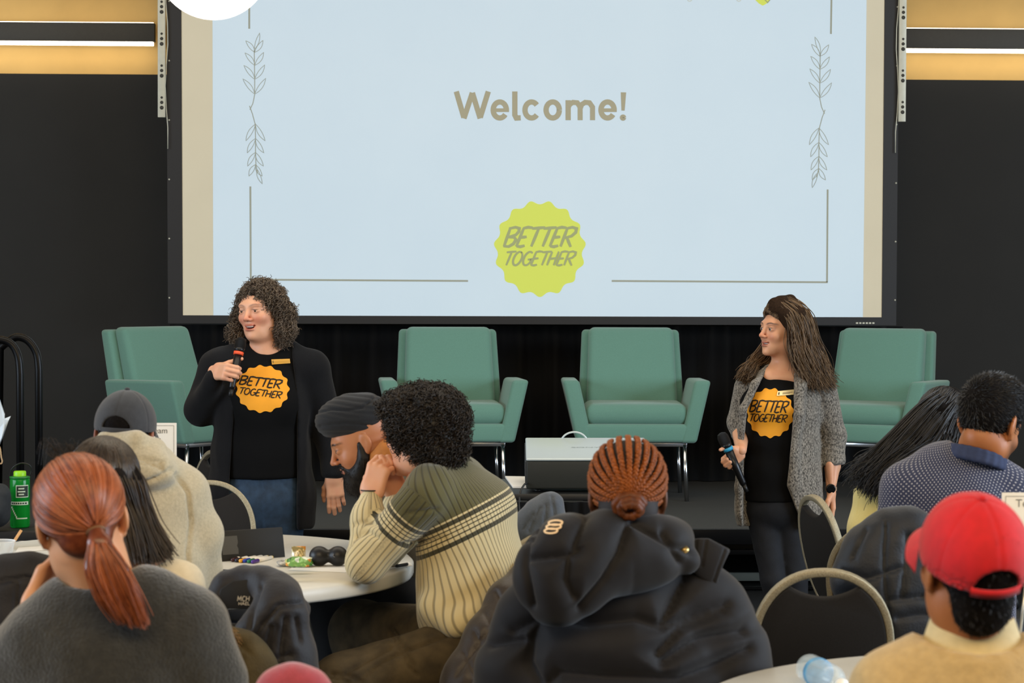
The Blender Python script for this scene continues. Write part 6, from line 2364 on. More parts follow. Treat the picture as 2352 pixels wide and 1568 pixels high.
# ---------------------------------------------------------------- man in the red cap
def cap_man():
    d = 3.55
    S = lambda x, y, dd=0.0: P(x, y, d + dd)
    b = S(2230, 1750)
    r = root('person', (b[0], b[1], 0), 'seated man in a bright red baseball cap and beige sweater over a collared shirt', 'person', 'seated audience')
    skin = skin_mat('skin_warm_brown', 'a8683c', '9d5f38', '8a5040', '140e0a')
    h = Head(S(2228, 1298), head_R(168, -13, -2), 0.96)
    V, F = solid(h.prims(True) + [RC(h.T(0, -0.025, -0.05), S(2232, 1475, 0.03), 0.05, 0.055, 0.03)], 0.004, 1)
    pieces = [(V, F, None)]
    u = IMR
    fwd = unit(V3(-0.2, 1, 0))
    legs = seated_legs(S(2235, 1850), fwd, u)
    shL = [S(2040, 1590, 0.03), S(1985, 1780, 0.1), S(2050, 1830, 0.33)]
    shR = [S(2420, 1590, 0.03), S(2470, 1780, 0.1), S(2420, 1830, 0.33)]
    cv, cf = solid(core_prims(S(2232, 1500, 0.03), S(2235, 1830, 0.03), shL, shR, legs, u), 0.02, 1)
    pieces.append((cv, cf, None))
    body_obj(r, pieces, skin)
    M_B = mat('beige_sweater_knit', 'b39a6c', 0.95, noise=0.1, nscale=60, bump=0.25, bscale=260, sheen=0.3)
    sw = ECHAIN([S(2232, 1530, 0.03), S(2232, 1610, 0.03), S(2234, 1700, 0.03), S(2236, 1880, 0.04)], [(0.112, 0.08), (0.165, 0.105), (0.17, 0.115), (0.17, 0.12)], u, 0.05)
    sw += CHAIN([S(2170, 1530, 0.03), S(2050, 1588, 0.03), S(1995, 1700, 0.06), S(1990, 1790, 0.12), S(2050, 1830, 0.33)], [0.044, 0.058, 0.054, 0.05, 0.04], 0.05)
    sw += CHAIN([S(2300, 1530, 0.03), S(2420, 1588, 0.03), S(2470, 1700, 0.06), S(2475, 1790, 0.12), S(2420, 1830, 0.33)], [0.044, 0.058, 0.054, 0.05, 0.04], 0.05)
    sw += [EL(S(2230, 1440, 0.03), (0.09, 0.1, 0.05), None, 0.012, 's')]
    add_solid('sweater', sw, 0.007, M_B, r, 2, (0.003, 24, 91), lambda V, F: groove(V, F, [[(2105, 1492), (2150, 1505), (2230, 1512), (2310, 1508), (2352, 1492)]], 0.003, 3))
    M_CO = mat('cream_shirt_collar', 'cbb98c', 0.8, noise=0.05, nscale=80, bump=0.1, bscale=500)
    t = np.linspace(-2.4, 2.4, 60)
    R_ = []
    for a in t:
        x, y = 0.0745 * math.sin(a), -0.068 * math.cos(a)
        R_.append((x, y))
    V, F = [], []
    c0 = S(2231, 1462, 0.035)
    tiltv = V3(0, 0, 1)
    for j, (zz, k) in enumerate(((-0.034, 1.16), (-0.01, 1.12), (0.017, 1.0), (0.032, 0.93), (0.034, 0.9), (0.017, 0.94), (-0.03, 1.08))):
        for (x, y) in R_: V.append(c0 + IMR * x * k + unit(V3(fw[0], fw[1], 0)) * y * k + WUP * (zz - 0.02 * (y > 0)))
    n = len(t)
    for j in range(6):
        for i in range(n - 1): F.append((j * n + i, j * n + i + 1, (j + 1) * n + i + 1, (j + 1) * n + i))
    link('shirt_collar', pymesh('shirt_collar', V, F), M_CO, r, True, True)
    trousers(r, legs, S(2235, 1860, 0.03), mat('dark_trousers', '1d1f26', 0.85, noise=0.2, nscale=60))
    shoes(r, legs, fwd)
    short_hair(h, r, hair_mat('hair_black_short', '0c0a09', '241d19', 0.5), ax=(0.079, 0.1, 0.087),
               extra=[h.E((0, -0.06, -0.05), (0.054, 0.036, 0.055), 0.03)], cut=[h.E((0, 0.11, -0.06), (0.12, 0.095, 0.14), 0.01, 's'), PLANE(h.T(0, 0, -0.105), -h.R[:, 2])] +
               [h.E((q * 0.083, -0.004, -0.008), (0.02, 0.026, 0.036), 0.008, 's') for q in (-1, 1)], n=2200, ln=0.008)
    M_RED = mat('red_cap_cotton', 'c00e1a', 0.8, noise=0.08, nscale=60, bump=0.15, bscale=500, sheen=0.12)
    capo, T = cap_dome(h, M_RED, r, (0.09, 0.109, 0.1), (0, -0.014, 0.03), 0.16, -0.028, True, 0.005, True, 0.066)
    # spectacles
    tube('spectacle_arm', [h.T(0.082, -0.005, 0.006), h.T(0.083, 0.04, 0.008), h.T(0.08, 0.09, 0.008)], 0.002, mat('gold_wire', 'b89a55', 0.3, 0.9), r, 6, world=True)
    return r


# ---------------------------------------------------------------- man in the dotted polo
def dots_mat():
    m, nt, b = nmat('navy_dotted_cotton')
    at = mk(nt, 'ShaderNodeAttribute', attribute_name='pat')
    mp = mk(nt, 'ShaderNodeMapping')
    mp.inputs['Rotation'].default_value = (0, 0, math.radians(40))
    mp.inputs['Scale'].default_value = (105, 105, 105)
    nt.links.new(at.outputs['Vector'], mp.inputs[0])
    fr = mk(nt, 'ShaderNodeVectorMath', operation='FRACTION')
    nt.links.new(mp.outputs[0], fr.inputs[0])
    sb_ = mk(nt, 'ShaderNodeVectorMath', operation='SUBTRACT')
    nt.links.new(fr.outputs[0], sb_.inputs[0])
    sb_.inputs[1].default_value = (0.5, 0.5, 0.0)
    sp = mk(nt, 'ShaderNodeSeparateXYZ')
    nt.links.new(sb_.outputs[0], sp.inputs[0])
    cb = mk(nt, 'ShaderNodeCombineXYZ')
    nt.links.new(sp.outputs['X'], cb.inputs[0])
    nt.links.new(sp.outputs['Y'], cb.inputs[1])
    ln = mk(nt, 'ShaderNodeVectorMath', operation='LENGTH')
    nt.links.new(cb.outputs[0], ln.inputs[0])
    lt = mk(nt, 'ShaderNodeMath', operation='LESS_THAN')
    nt.links.new(ln.outputs['Value'], lt.inputs[0])
    lt.inputs[1].default_value = 0.23
    mx = mk(nt, 'ShaderNodeMix', data_type='RGBA')
    nt.links.new(lt.outputs[0], mx.inputs['Factor'])
    mx.inputs['A'].default_value = lin('282d48')
    mx.inputs['B'].default_value = lin('98969c')
    nt.links.new(mx.outputs['Result'], b.inputs['Base Color'])
    b.inputs['Roughness'].default_value = 0.85
    b.inputs['Sheen Weight'].default_value = 0.2
    return m


def dotted_man():
    d = 6.2
    S = lambda x, y, dd=0.0: P(x, y, d + dd)
    b = S(2200, 1400)
    r = root('person', (b[0], b[1], 0), 'seated man with short black hair and navy dotted polo shirt, head turned aside', 'person', 'seated audience')
    skin = skin_mat('skin_warm_brown', 'a8683c', '9d5f38', '8a5040', '140e0a')
    h = Head(S(2274, 971), head_R(222, 16, 6), 1.05)
    V, F = solid(h.prims(True) + [RC(h.T(0, -0.03, -0.05), S(2238, 1062, 0.03), 0.05, 0.052, 0.02)], 0.0045, 1)
    q = h.local(V)
    tn = h.tint(V)
    beard = np.clip((-0.02 - q[:, 2]) / 0.03, 0, 1) * np.clip((q[:, 1] - 0.0) / 0.03, 0, 1) * (q[:, 2] > -0.13)
    tn[:, 1] = np.maximum(tn[:, 1], 0.6 * beard)
    pieces = [(V, F, tn)]
    fx = unit(IMR * 0.45 + fw * 0.85)
    u = unit(np.cross(fx, WUP))
    legs = seated_legs(S(2190, 1450), fx, u)
    shL = [S(2070, 1110, 0.02), S(2050, 1290, 0.05), S(2150, 1330, 0.3)]
    shR = [S(2330, 1110, 0.02), S(2390, 1290, 0.08), S(2330, 1330, 0.3)]
    cv, cf = solid(core_prims(S(2215, 1070, 0.03), S(2190, 1430, 0.03), shL, shR, legs, u), 0.02, 1)
    pieces.append((cv, cf, None))
    body_obj(r, pieces, skin)
    ts = ECHAIN([S(2210, 1085, 0.03), S(2195, 1150, 0.03), S(2190, 1260, 0.03), S(2190, 1450, 0.03)], [(0.14, 0.09), (0.185, 0.12), (0.18, 0.125), (0.175, 0.125)], IMR, 0.06)
    ts += CHAIN([S(2160, 1075, 0.02), S(2085, 1120, 0.02), S(2062, 1220, 0.04), S(2060, 1290, 0.06)], [0.055, 0.066, 0.06, 0.055], 0.04)
    ts += CHAIN([S(2260, 1085, 0.02), S(2318, 1130, 0.02), S(2365, 1230, 0.05), S(2375, 1290, 0.08)], [0.055, 0.066, 0.06, 0.055], 0.04)
    ts += [EL(S(2242, 1018, 0.03), (0.066, 0.08, 0.042), None, 0.01, 's')]
    V, F = solid(ts, 0.007, 2)
    V = folds(V, F, 0.003, 24, 95)
    me = npmesh('polo_shirt', V, F)
    q = V - S(2190, 1100)
    ang = np.arctan2(q @ IMR, -(q @ fw) + 0.05)
    fattr(me, 'pat', np.stack([ang * 0.19, q[:, 2], q[:, 2] * 0], 1))
    link('polo_shirt', me, dots_mat(), r, True, True)
    M_NV = mat('navy_rib_collar', '2a3350', 0.85, noise=0.1, nscale=100)
    cc = S(2241, 1050, 0.01)
    cz = unit(WUP + fx * 0.12 + IMR * 0.22)
    cR = frame(cz, IMR)
    ring = []
    cp = [cc + cR[:, 0] * 0.08 * math.cos(t) + cR[:, 1] * 0.094 * math.sin(t) for t in np.linspace(0, 2 * math.pi, 22)]
    for lift in (-0.012, 0.0, 0.012):
        ring += CHAIN([p + cz * lift - unit(p - cc) * lift * 0.25 for p in cp], [0.009] * 22, 0.006)
    add_solid('collar', ring, 0.004, M_NV, r, 2)
    trousers(r, legs, S(2190, 1450, 0.03), mat('dark_trousers', '1d1f26', 0.85, noise=0.2, nscale=60))
    shoes(r, legs, fx)
    short_hair(h, r, hair_mat('hair_black_gloss', '080707', '1f1c1b', 0.38, 0.5), ax=(0.08, 0.104, 0.096), extra=[h.E((0, 0.03, 0.095), (0.06, 0.065, 0.04), 0.03)],
               cut=[h.E((0, 0.135, -0.045), (0.13, 0.09, 0.115), 0.01, 's'), PLANE(h.T(0, 0, -0.05), -h.R[:, 2])] + [h.E((q * 0.083, -0.004, -0.008), (0.02, 0.028, 0.036), 0.008, 's') for q in (-1, 1)],
               n=5000, ln=0.013, seed=9, flow=(0.2, 0.8, -0.2), rad=0.0012)
    return r


# ---------------------------------------------------------------- woman in yellow
def yellow_woman():
    d = 7.1
    S = lambda x, y, dd=0.0: P(x, y, d + dd)
    b = S(2060, 1350)
    r = root('person', (b[0], b[1], 0), 'seated woman in a yellow top with long black hair half tied back', 'person', 'seated audience')
    skin = skin_mat('skin_warm_brown', 'a8683c', '9d5f38', '8a5040', '140e0a')
    h = Head(S(2160, 978), head_R(205, 12, 14), 0.98)
    V, F = solid(h.prims(False) + [RC(h.T(0, -0.02, -0.05), S(2110, 1075, 0.03), 0.05, 0.056, 0.03)], 0.006, 1)
    pieces = [(V, F, None)]
    fx = unit(IMR * 0.5 + fw * 0.85)
    u = unit(np.cross(fx, WUP))
    legs = seated_legs(S(2060, 1330), fx, u)
    cv, cf = solid(core_prims(S(2105, 1080, 0.03), S(2060, 1330, 0.03), [S(2010, 1120), S(2000, 1240)], [S(2190, 1130, 0.05), S(2200, 1240, 0.1)], legs, u), 0.02, 1)
    pieces.append((cv, cf, None))
    body_obj(r, pieces, skin)
    M_Y = mat('pale_yellow_knit', 'dcc56a', 0.9, noise=0.1, nscale=12, col2='e8dc9e', bump=0.2, bscale=200, sheen=0.3, stretch=(1.0, 1.0, 0.15))
    bl = ECHAIN([S(2100, 1090, 0.03), S(2080, 1140, 0.03), S(2062, 1220, 0.03), S(2055, 1340, 0.03)], [(0.13, 0.08), (0.15, 0.1), (0.15, 0.11), (0.15, 0.12)], IMR, 0.05)
    bl += CHAIN([S(2060, 1095, 0.02), S(2010, 1130, 0.02), S(1995, 1230, 0.04)], [0.045, 0.052, 0.05], 0.04) + CHAIN([S(2140, 1095, 0.02), S(2190, 1130, 0.05), S(2200, 1230, 0.1)], [0.045, 0.052, 0.05], 0.04)
    add_solid('top', bl, 0.009, M_Y, r, 2, (0.004, 26, 97, (1, 1, 0.4)))
    trousers(r, legs, S(2060, 1340, 0.03), mat('dark_trousers', '1d1f26', 0.85, noise=0.2, nscale=60))
    shoes(r, legs, fx)
    M_H = hair_mat('hair_long_black', '0a0a0c', '343335', 0.42, 0.4)
    hb = [h.E((0, -0.018, 0.036), (0.08, 0.1, 0.088), 0.0), h.E((0, 0.125, -0.06), (0.13, 0.1, 0.13), 0.02, 's')]
    G = [[(2185, 908, -0.02), (2140, 938, -0.1), (2075, 1005, -0.11), (2030, 1060, -0.1), (1980, 1080, -0.08), (1966, 1102, -0.07)],
         [(2175, 905, -0.02), (2125, 940, -0.09), (2060, 1010, -0.1), (2010, 1062, -0.1), (1988, 1092, -0.09), (1990, 1106, -0.08)],
         [(2195, 912, -0.02), (2165, 945, -0.11), (2110, 1015, -0.13), (2050, 1075, -0.13), (2022, 1108, -0.12), (2012, 1132, -0.11)],
         [(2200, 915, 0.0), (2170, 975, -0.1), (2150, 1020, -0.11), (2095, 1050, -0.14), (2048, 1090, -0.13), (2026, 1124, -0.11)],
         [(2205, 925, 0.0), (2195, 990, -0.08), (2180, 1030, -0.1), (2120, 1035, -0.13), (2060, 1075, -0.13), (2030, 1120, -0.12)]]
    G = [[S(*p) for p in g] for g in G]
    for g in G: hb += CHAIN(g, [0.016, 0.016, 0.016, 0.014, 0.01, 0.004], 0.03)
    V, F = solid(hb, 0.007, 2)
    hc = link('hair', npmesh('hair', V, F), hair_base('hair_base_black', '100d0c'), r, True, True)
    crown_strands(h, hc, M_H, 1300, (0, 0.75, 0.7), -0.3)
    add_strands('hair_strands', guide_strands(G, 3000, 22, 0.016, 0.007, 2.5, 12, 0.15), 0.0018, M_H, hc, 4, 0.35, 13)['kind'] = 'stuff'
    return r


puffer_woman()
cap_man()
dotted_man()
yellow_woman()


# ================================================================== CHAIRS IN PLACE
def place_chair(px, d, deg, label, sc=0.9, grp='banquet chairs'):
    """px, d: where the middle of the chair stands; deg 0 = sitter looks away from the camera, + turns to image left"""
    p = P(px, 900, d)
    c = banquet_chair(label, (p[0], p[1], 0), math.radians(deg), grp)
    c.scale = (sc, sc, sc)
    return c


place_chair(1872, 5.98, -4, 'empty banquet chair with hand slot in its oval back, behind the water bottle table', 0.922)
place_chair(2025, 7.95, -77, 'empty banquet chair seen almost edge on beside the grey cardigan presenter')
place_chair(458, 8.1, 178, 'empty banquet chair behind the black card stand on the table')
place_chair(360, 9.7, 115, 'empty banquet chair beside the Team 5 sign')
place_chair(562, 5.75, 4, 'banquet chair with a navy jacket hung over its oval back', 0.87)
place_chair(1200, 6.42, 62, 'banquet chair under the man in the striped sweater')
place_chair(2150, 6.36, -16, 'banquet chair under the navy padded jacket')
place_chair(1235, 7.0, 10, 'banquet chair under the slate blue jacket')
place_chair(-40, 5.36, 4, 'banquet chair under the black jacket by the copper ponytail')
place_chair(670, 3.98, 0, 'banquet chair under the dusty red garment')
place_chair(285, 6.02, 0, 'banquet chair under the man in the hoodie')
place_chair(300, 5.1, 3, 'banquet chair under the woman with long dark hair')
place_chair(245, 4.32, 4, 'banquet chair under the woman with the copper ponytail')
place_chair(1428, 5.3, 0, 'banquet chair under the woman in the puffer coat')
place_chair(2235, 3.58, 10, 'banquet chair under the man in the red cap')
place_chair(2075, 7.15, -28, 'banquet chair under the woman in yellow')
place_chair(965, 7.25, 75, 'banquet chair under the man in the turban')


# ================================================================== JACKETS ON CHAIRS
def jacket(name, label, d, base_px, prims, res, m, fold, lines, amp=0.008, w=4.0, puff=0.0, cat='jacket'):
    b = P(base_px[0], base_px[1], d)
    r = root(name, b, label, cat, 'garments hung on chairs')
    V, F = solid(prims, res, 2)
    V = folds(V, F, *fold)
    V = groove(V, F, lines, amp, w, puff)
    link('shell', npmesh('shell', V, F), m, r, True, True)
    return r, V, F


M_NAVYJ = mat('navy_grey_nylon', '151319', 0.65, noise=0.12, nscale=30, bump=0.12, bscale=140, sheen=0.15)
d = 5.5
S = lambda x, y, dd=0.0: P(x, y, d + dd)
pr = CHAIN([S(492, 1390, -0.02), S(520, 1345, 0.0), S(560, 1332, 0.0), S(606, 1338, -0.02), S(650, 1362, -0.03), S(682, 1400, 0.0)], [0.03, 0.03, 0.03, 0.036, 0.036, 0.03], 0.02)
pr += CHAIN([S(622, 1352, -0.04), S(638, 1400, -0.08), S(585, 1442, -0.1), S(560, 1452, -0.1)], [0.035, 0.042, 0.028, 0.02], 0.03)
pr += [EL(S(640, 1460, -0.07), (0.075, 0.06, 0.13), None, 0.04), EL(S(645, 1560, -0.07), (0.08, 0.06, 0.13), None, 0.04), EL(S(600, 1560, -0.05), (0.08, 0.05, 0.12), None, 0.04), EL(S(690, 1540, -0.03), (0.035, 0.05, 0.1), None, 0.04)]
pr += [EL(S(665, 1350, 0.02), (0.035, 0.05, 0.012), None, 0.01, 's')]
rj, V, F = jacket('jacket', 'navy grey quilted jacket slung over a chair, neck label showing', d, (620, 1700), pr, 0.006, M_NAVYJ, (0.003, 40, 101), 
                  [[(600, 1345), (580, 1400), (575, 1440)], [(690, 1385), (640, 1390), (600, 1440), (590, 1460)], [(625, 1440), (612, 1500), (608, 1568)], [(655, 1420), (645, 1500), (640, 1568)], [(612, 1518), (665, 1505)], [(680, 1420), (690, 1470)]], 0.009, 4.5, 0.004)
# lining with the neck label
lin_ = extrude_poly('lining', [(-0.075, 0.0), (0.06, 0.0), (0.06, 0.05), (0.02, 0.075), (-0.03, 0.07), (-0.06, 0.05)], 0.006, mat('jacket_lining_black', '0c0b0c', 0.7), rj, mat4(np.stack([IMR, unit(V3(fw[0], fw[1], 0)), WUP], 1), S(562, 1398, -0.045)), 0.002, True)
st = hand_text('MCH', 545, 574, 1380, 1369, 0.06, 1.9) + hand_text('HAEL', 548, 575, 1389, 1382.5, 0.06, 1.4)
VV, FF = strokes_mesh(st, lambda a, c: S(a, c, -0.05))
link('label_lettering', pymesh('label_lettering', VV, FF), mat('label_silver', 'a9a294', 0.5), lin_, True)['label'] = 'silver lettering reading MCH HAEL'

# olive parka with fur trim at the foot of that chair
M_OLV = mat('olive_parka_cotton', '4a4029', 0.9, noise=0.25, nscale=20, bump=0.2, bscale=200)
pr = [EL(P(560, 1500, 5.35), (0.06, 0.05, 0.05), None, 0.0), EL(P(545, 1560, 5.35), (0.07, 0.05, 0.09), None, 0.03), EL(P(585, 1640, 5.35), (0.09, 0.06, 0.16), None, 0.04), RC(P(520, 1455, 5.34), P(570, 1470, 5.33), 0.026, 0.02, 0.02)]
rp, V, F = jacket('parka', 'olive parka with tan fur trim hanging below the navy jacket', 5.35, (560, 1750), pr, 0.006, M_OLV, (0.004, 45, 103), [[(540, 1470), (575, 1500)], [(560, 1500), (545, 1568)]], 0.006, 4)
M_FUR = hair_mat('fur_tan', '5a4324', 'b08a55', 0.7, 0.2)
V, F = solid(CHAIN([P(514, 1462, 5.3), P(530, 1458, 5.29), P(545, 1470, 5.3)], [0.012, 0.014, 0.01], 0.01), 0.004, 1)
fo = link('fur_trim', npmesh('fur_trim', V, F), M_FUR, rp, True, True)
add_strands('fur_hairs', curl_strands(V, vnormals(V, F), 500, 0.012, 0.002, 0.8, (0, 0, -1), 0.4, 6, 4), 0.0008, M_FUR, fo, 3, 0.3, 3)['kind'] = 'stuff'

# black jacket at the far left
d = 5.1
pr = CHAIN([S(-60, 1320), S(10, 1300), S(70, 1295), S(115, 1310), S(130, 1360)], [0.04, 0.045, 0.05, 0.045, 0.04], 0.03)
S = lambda x, y, dd=0.0: P(x, y, 5.1 + dd)
pr = CHAIN([S(-60, 1330), S(10, 1318), S(70, 1312), S(120, 1325), S(140, 1370)], [0.038, 0.04, 0.042, 0.04, 0.035], 0.03)
pr += [EL(S(20, 1430, -0.02), (0.12, 0.06, 0.12), None, 0.05), EL(S(20, 1560, -0.02), (0.13, 0.06, 0.15), None, 0.05)]
jacket('jacket', 'black jacket hung over a chair beside the iced coffee cup', 5.1, (20, 1750), pr, 0.007, mat('black_cotton_coat', '17151a', 0.7, noise=0.15, nscale=40, bump=0.15, bscale=200),
       (0.004, 34, 105), [[(0, 1335), (60, 1325), (110, 1335)], [(40, 1340), (30, 1480)]], 0.008, 5)

# brown quilted jacket behind the striped sweater
d = 6.3
S = lambda x, y, dd=0.0: P(x, y, d + dd)
pr = CHAIN([S(1205, 1310), S(1165, 1380, -0.08), S(1125, 1470, -0.14), S(1085, 1560, -0.17), S(1060, 1640, -0.18)], [0.03, 0.05, 0.065, 0.075, 0.08], 0.04)
pr += CHAIN([S(1205, 1320, 0.1), S(1180, 1440, 0.1), S(1150, 1600, 0.1)], [0.04, 0.07, 0.09], 0.05)
jacket('jacket', 'dark brown quilted jacket behind the striped sweater man', d, (1130, 1800), pr, 0.007, mat('brown_quilted_nylon', '2f241a', 0.5, noise=0.15, nscale=40, bump=0.12, bscale=200, sheen=0.15),
       (0.003, 40, 107), [[(1140, 1360), (1175, 1420)], [(1115, 1410), (1150, 1480)], [(1090, 1450), (1125, 1530)], [(1065, 1500), (1100, 1568)], [(1175, 1370), (1100, 1480), (1050, 1550)], [(1185, 1420), (1120, 1520), (1090, 1568)]], 0.006, 3.5, 0.003)

# navy padded jacket behind the red cap
d = 5.85
S = lambda x, y, dd=0.0: P(x, y, d + dd)
pr = CHAIN([S(1945, 1330), S(1990, 1250), S(2040, 1215), S(2090, 1212), S(2140, 1240)], [0.04, 0.045, 0.045, 0.045, 0.05], 0.04)
pr += [EL(S(2050, 1330, -0.02), (0.13, 0.06, 0.13), None, 0.05), EL(S(2075, 1450, -0.02), (0.13, 0.06, 0.16), None, 0.05), EL(S(1965, 1330), (0.045, 0.05, 0.07), None, 0.04)]
jacket('jacket', 'navy padded jacket covering a chair back behind the red cap', d, (2070, 1800), pr, 0.007, mat('navy_padded_nylon', '0f131c', 0.6, noise=0.12, nscale=30, bump=0.12, bscale=160, sheen=0.15),
       (0.003, 40, 109), [[(2035, 1200), (2030, 1300), (2045, 1480)], [(1935, 1310), (1990, 1330), (2080, 1300)], [(1960, 1400), (2040, 1380), (2120, 1370)], [(2085, 1230), (2080, 1300), (2070, 1370)], [(1990, 1215), (1960, 1280)], [(2060, 1420), (2130, 1410)]], 0.009, 5, 0.004)

# slate blue jacket peaking beside the puffer coat
d = 6.85
S = lambda x, y, dd=0.0: P(x, y, d + dd)
pr = CHAIN([S(1265, 1158), S(1240, 1182), S(1205, 1220)], [0.034, 0.05, 0.06], 0.03) + CHAIN([S(1265, 1158), S(1272, 1220), S(1275, 1320)], [0.033, 0.05, 0.07], 0.03) + [EL(S(1225, 1300), (0.12, 0.06, 0.14), None, 0.05)]
jacket('jacket', 'slate blue jacket on a chair between the striped sweater and the puffer coat', d, (1235, 1600), pr, 0.006, mat('slate_blue_cotton', '4b525c', 0.8, noise=0.12, nscale=40, bump=0.15, bscale=250, sheen=0.2),
       (0.003, 42, 111), [[(1268, 1140), (1275, 1190), (1290, 1225)], [(1240, 1165), (1215, 1220)], [(1255, 1160), (1250, 1225)], [(1225, 1180), (1200, 1215)]], 0.006, 3)

# dusty red garment at the bottom edge
d = 3.85
S = lambda x, y, dd=0.0: P(x, y, d + dd)
pr = CHAIN([S(590, 1640), S(635, 1575), S(675, 1560), S(715, 1575), S(760, 1640)], [0.02, 0.022, 0.022, 0.022, 0.02], 0.03) + [EL(S(675, 1660), (0.075, 0.035, 0.08), None, 0.04)]
jacket('red_garment', 'dusty red fleece garment draped over a chair back', d, (675, 1760), pr, 0.005, mat('dusty_red_fleece', '9c3d4b', 0.9, noise=0.1, nscale=60, bump=0.3, bscale=300, sheen=0.5), (0.002, 30, 113), [[(675, 1540), (672, 1568)]], 0.001, 4, 0, 'garment')

# ================================================================== ON THE TABLE
M_PAPER = mat('white_paper', 'e6e4df', 0.7)
M_INK = mat('sign_ink', '6d6a64', 0.8)


def text_mesh(name, body, size, M, m, parent, align='CENTER'):
    cu_ = bpy.data.curves.new(name, 'FONT')
    cu_.body = body
    cu_.size = size
    cu_.align_x = align
    o = bpy.data.objects.new(name, cu_)
    COL.objects.link(o)
    dg = bpy.context.evaluated_depsgraph_get()
    me = bpy.data.meshes.new_from_object(o.evaluated_get(dg))
    bpy.data.objects.remove(o)
    bpy.data.curves.remove(cu_)
    me.transform(M)
    return link(name, me, m, parent, True)


def team_sign(label, px, d, ytop, w, h, word, num, pole_px, ybot_z=TZ):
    c = P(px, ytop, d)
    X, Y, Z = RT, unit(V3(fw[0], fw[1], 0)), WUP
    Rm = np.stack([X, Z, -Y], 1)
    pb = P(pole_px[0], pole_px[1], d)
    pb = V3(pb[0], pb[1], ybot_z)
    r = root('table_sign', pb, label, 'sign', 'team signs on the tables')
    o = c - X * w / 2 - Z * h
    card = hexa('card', [o, o + X * w, o + X * w + Y * 0.003, o + Y * 0.003, o + Z * h, o + X * w + Z * h, o + X * w + Z * h + Y * 0.003, o + Z * h + Y * 0.003], M_PAPER, r, 0.0008, 2, True)
    f = o - Y * 0.0008
    i, t = 0.008, 0.0012
    for (x0, x1, z0, z1) in ((i, w - i, i, i + t), (i, w - i, h - i - t, h - i), (i, i + t, i, h - i), (w - i - t, w - i, i, h - i)):
        link('border_line', pymesh('border_line', [f + X * x0 + Z * z0, f + X * x1 + Z * z0, f + X * x1 + Z * z1, f + X * x0 + Z * z1], [(0, 1, 2, 3)]), M_INK, card, True)
    text_mesh('team_word', word, 0.026, mat4(Rm, c - Z * 0.033 - Y * 0.0012), M_INK, card)
    text_mesh('team_number', num, 0.045, mat4(Rm, c - Z * 0.08 - Y * 0.0012), M_INK, card)
    tube('pole', [c - Z * h, pb + WUP * 0.004], 0.0035, mat('sign_pole', 'b7b3a8', 0.3, 0.8), r, 8, world=True)
    lathe('base', [(0, 0.0005), (0.035, 0.0005), (0.035, 0.005), (0.03, 0.007), (0, 0.008)], mat('sign_pole', 'b7b3a8', 0.3, 0.8), r, 24, Matrix.Translation(pb), True)


team_sign('white Team 5 sign card on a stand on the marker table', 364, 6.95, 971, 0.115, 0.17, 'Team', '5', (364, 1230))
team_sign('white team sign card on a stand beside the red cap', 2362, 5.02, 1131, 0.122, 0.175, 'Team', '1', (2336, 1480))

# black card stand with a taped patch
a, b2 = PZ(505, 1290, TZ), PZ(655, 1279, TZ)
e = unit(b2 - a)
nrm = np.cross(WUP, e)
r = root('card_stand', (a + b2) / 2, 'black folded card stand with a grey taped patch on the table', 'stand')
hh = 0.092
a = a + WUP * 0.0005; b2 = b2 + WUP * 0.0005
hexa('front_panel', [a, b2, b2 + nrm * 0.004, a + nrm * 0.004, a + WUP * hh + nrm * 0.02, b2 + WUP * hh + nrm * 0.02, b2 + WUP * hh + nrm * 0.024, a + WUP * hh + nrm * 0.024], mat('black_card', '15130f', 0.6), r, 0.0008, 2, True)
hexa('rear_panel', [a + nrm * 0.06, b2 + nrm * 0.06, b2 + nrm * 0.064, a + nrm * 0.064, a + WUP * hh + nrm * 0.025, b2 + WUP * hh + nrm * 0.025, b2 + WUP * hh + nrm * 0.029, a + WUP * hh + nrm * 0.029], mat('black_card', '15130f', 0.6), r, 0.0008, 2, True)
q = [a + e * x + WUP * z + nrm * (0.02 * z / hh) - nrm * 0.001 for x, z in ((0.012, 0.02), (0.066, 0.02), (0.067, 0.035), (0.063, 0.045), (0.067, 0.055), (0.066, 0.076), (0.012, 0.076), (0.011, 0.055), (0.015, 0.045), (0.011, 0.035))]
link('taped_patch', pymesh('taped_patch', q, [tuple(range(10))]), mat('grey_tape', '4c4a45', 0.5), r, True)

# markers
for i, (x, y, colr, nm) in enumerate(((533, 1288, '3a1016', 'maroon'), (542, 1289, '14162e', 'navy'), (551, 1290, 'e0a023', 'orange'), (560, 1290, '2740a8', 'blue'), (570, 1291, '127048', 'green'), (579, 1292, '4c2a86', 'purple'))):
    p0 = PZ(x, y - 2, TZ + 0.0065)
    p1 = PZ(x + 52, y - 14 + (i - 5) * 0.6, TZ + 0.0065)
    ax = unit(p1 - p0)
    r = root('marker', p0 - WUP * 0.006, 'white barrelled felt marker with a %s cap' % nm, 'marker', 'felt markers on the table')
    M = mat4(frame(ax), p0)
    lathe('cap', [(0, 0), (0.0045, 0), (0.006, 0.003), (0.006, 0.036), (0, 0.036)], mat('marker_' + nm, colr, 0.35), r, 14, M, True)
    lathe('barrel', [(0, 0.036), (0.0058, 0.036), (0.0058, 0.118), (0, 0.118)], mat('marker_barrel', 'e4ded2', 0.4), r, 14, M, True)
    lathe('end_plug', [(0, 0.118), (0.0058, 0.118), (0.005, 0.124), (0, 0.125)], mat('marker_end', 'd8c27a', 0.5), r, 14, M, True)


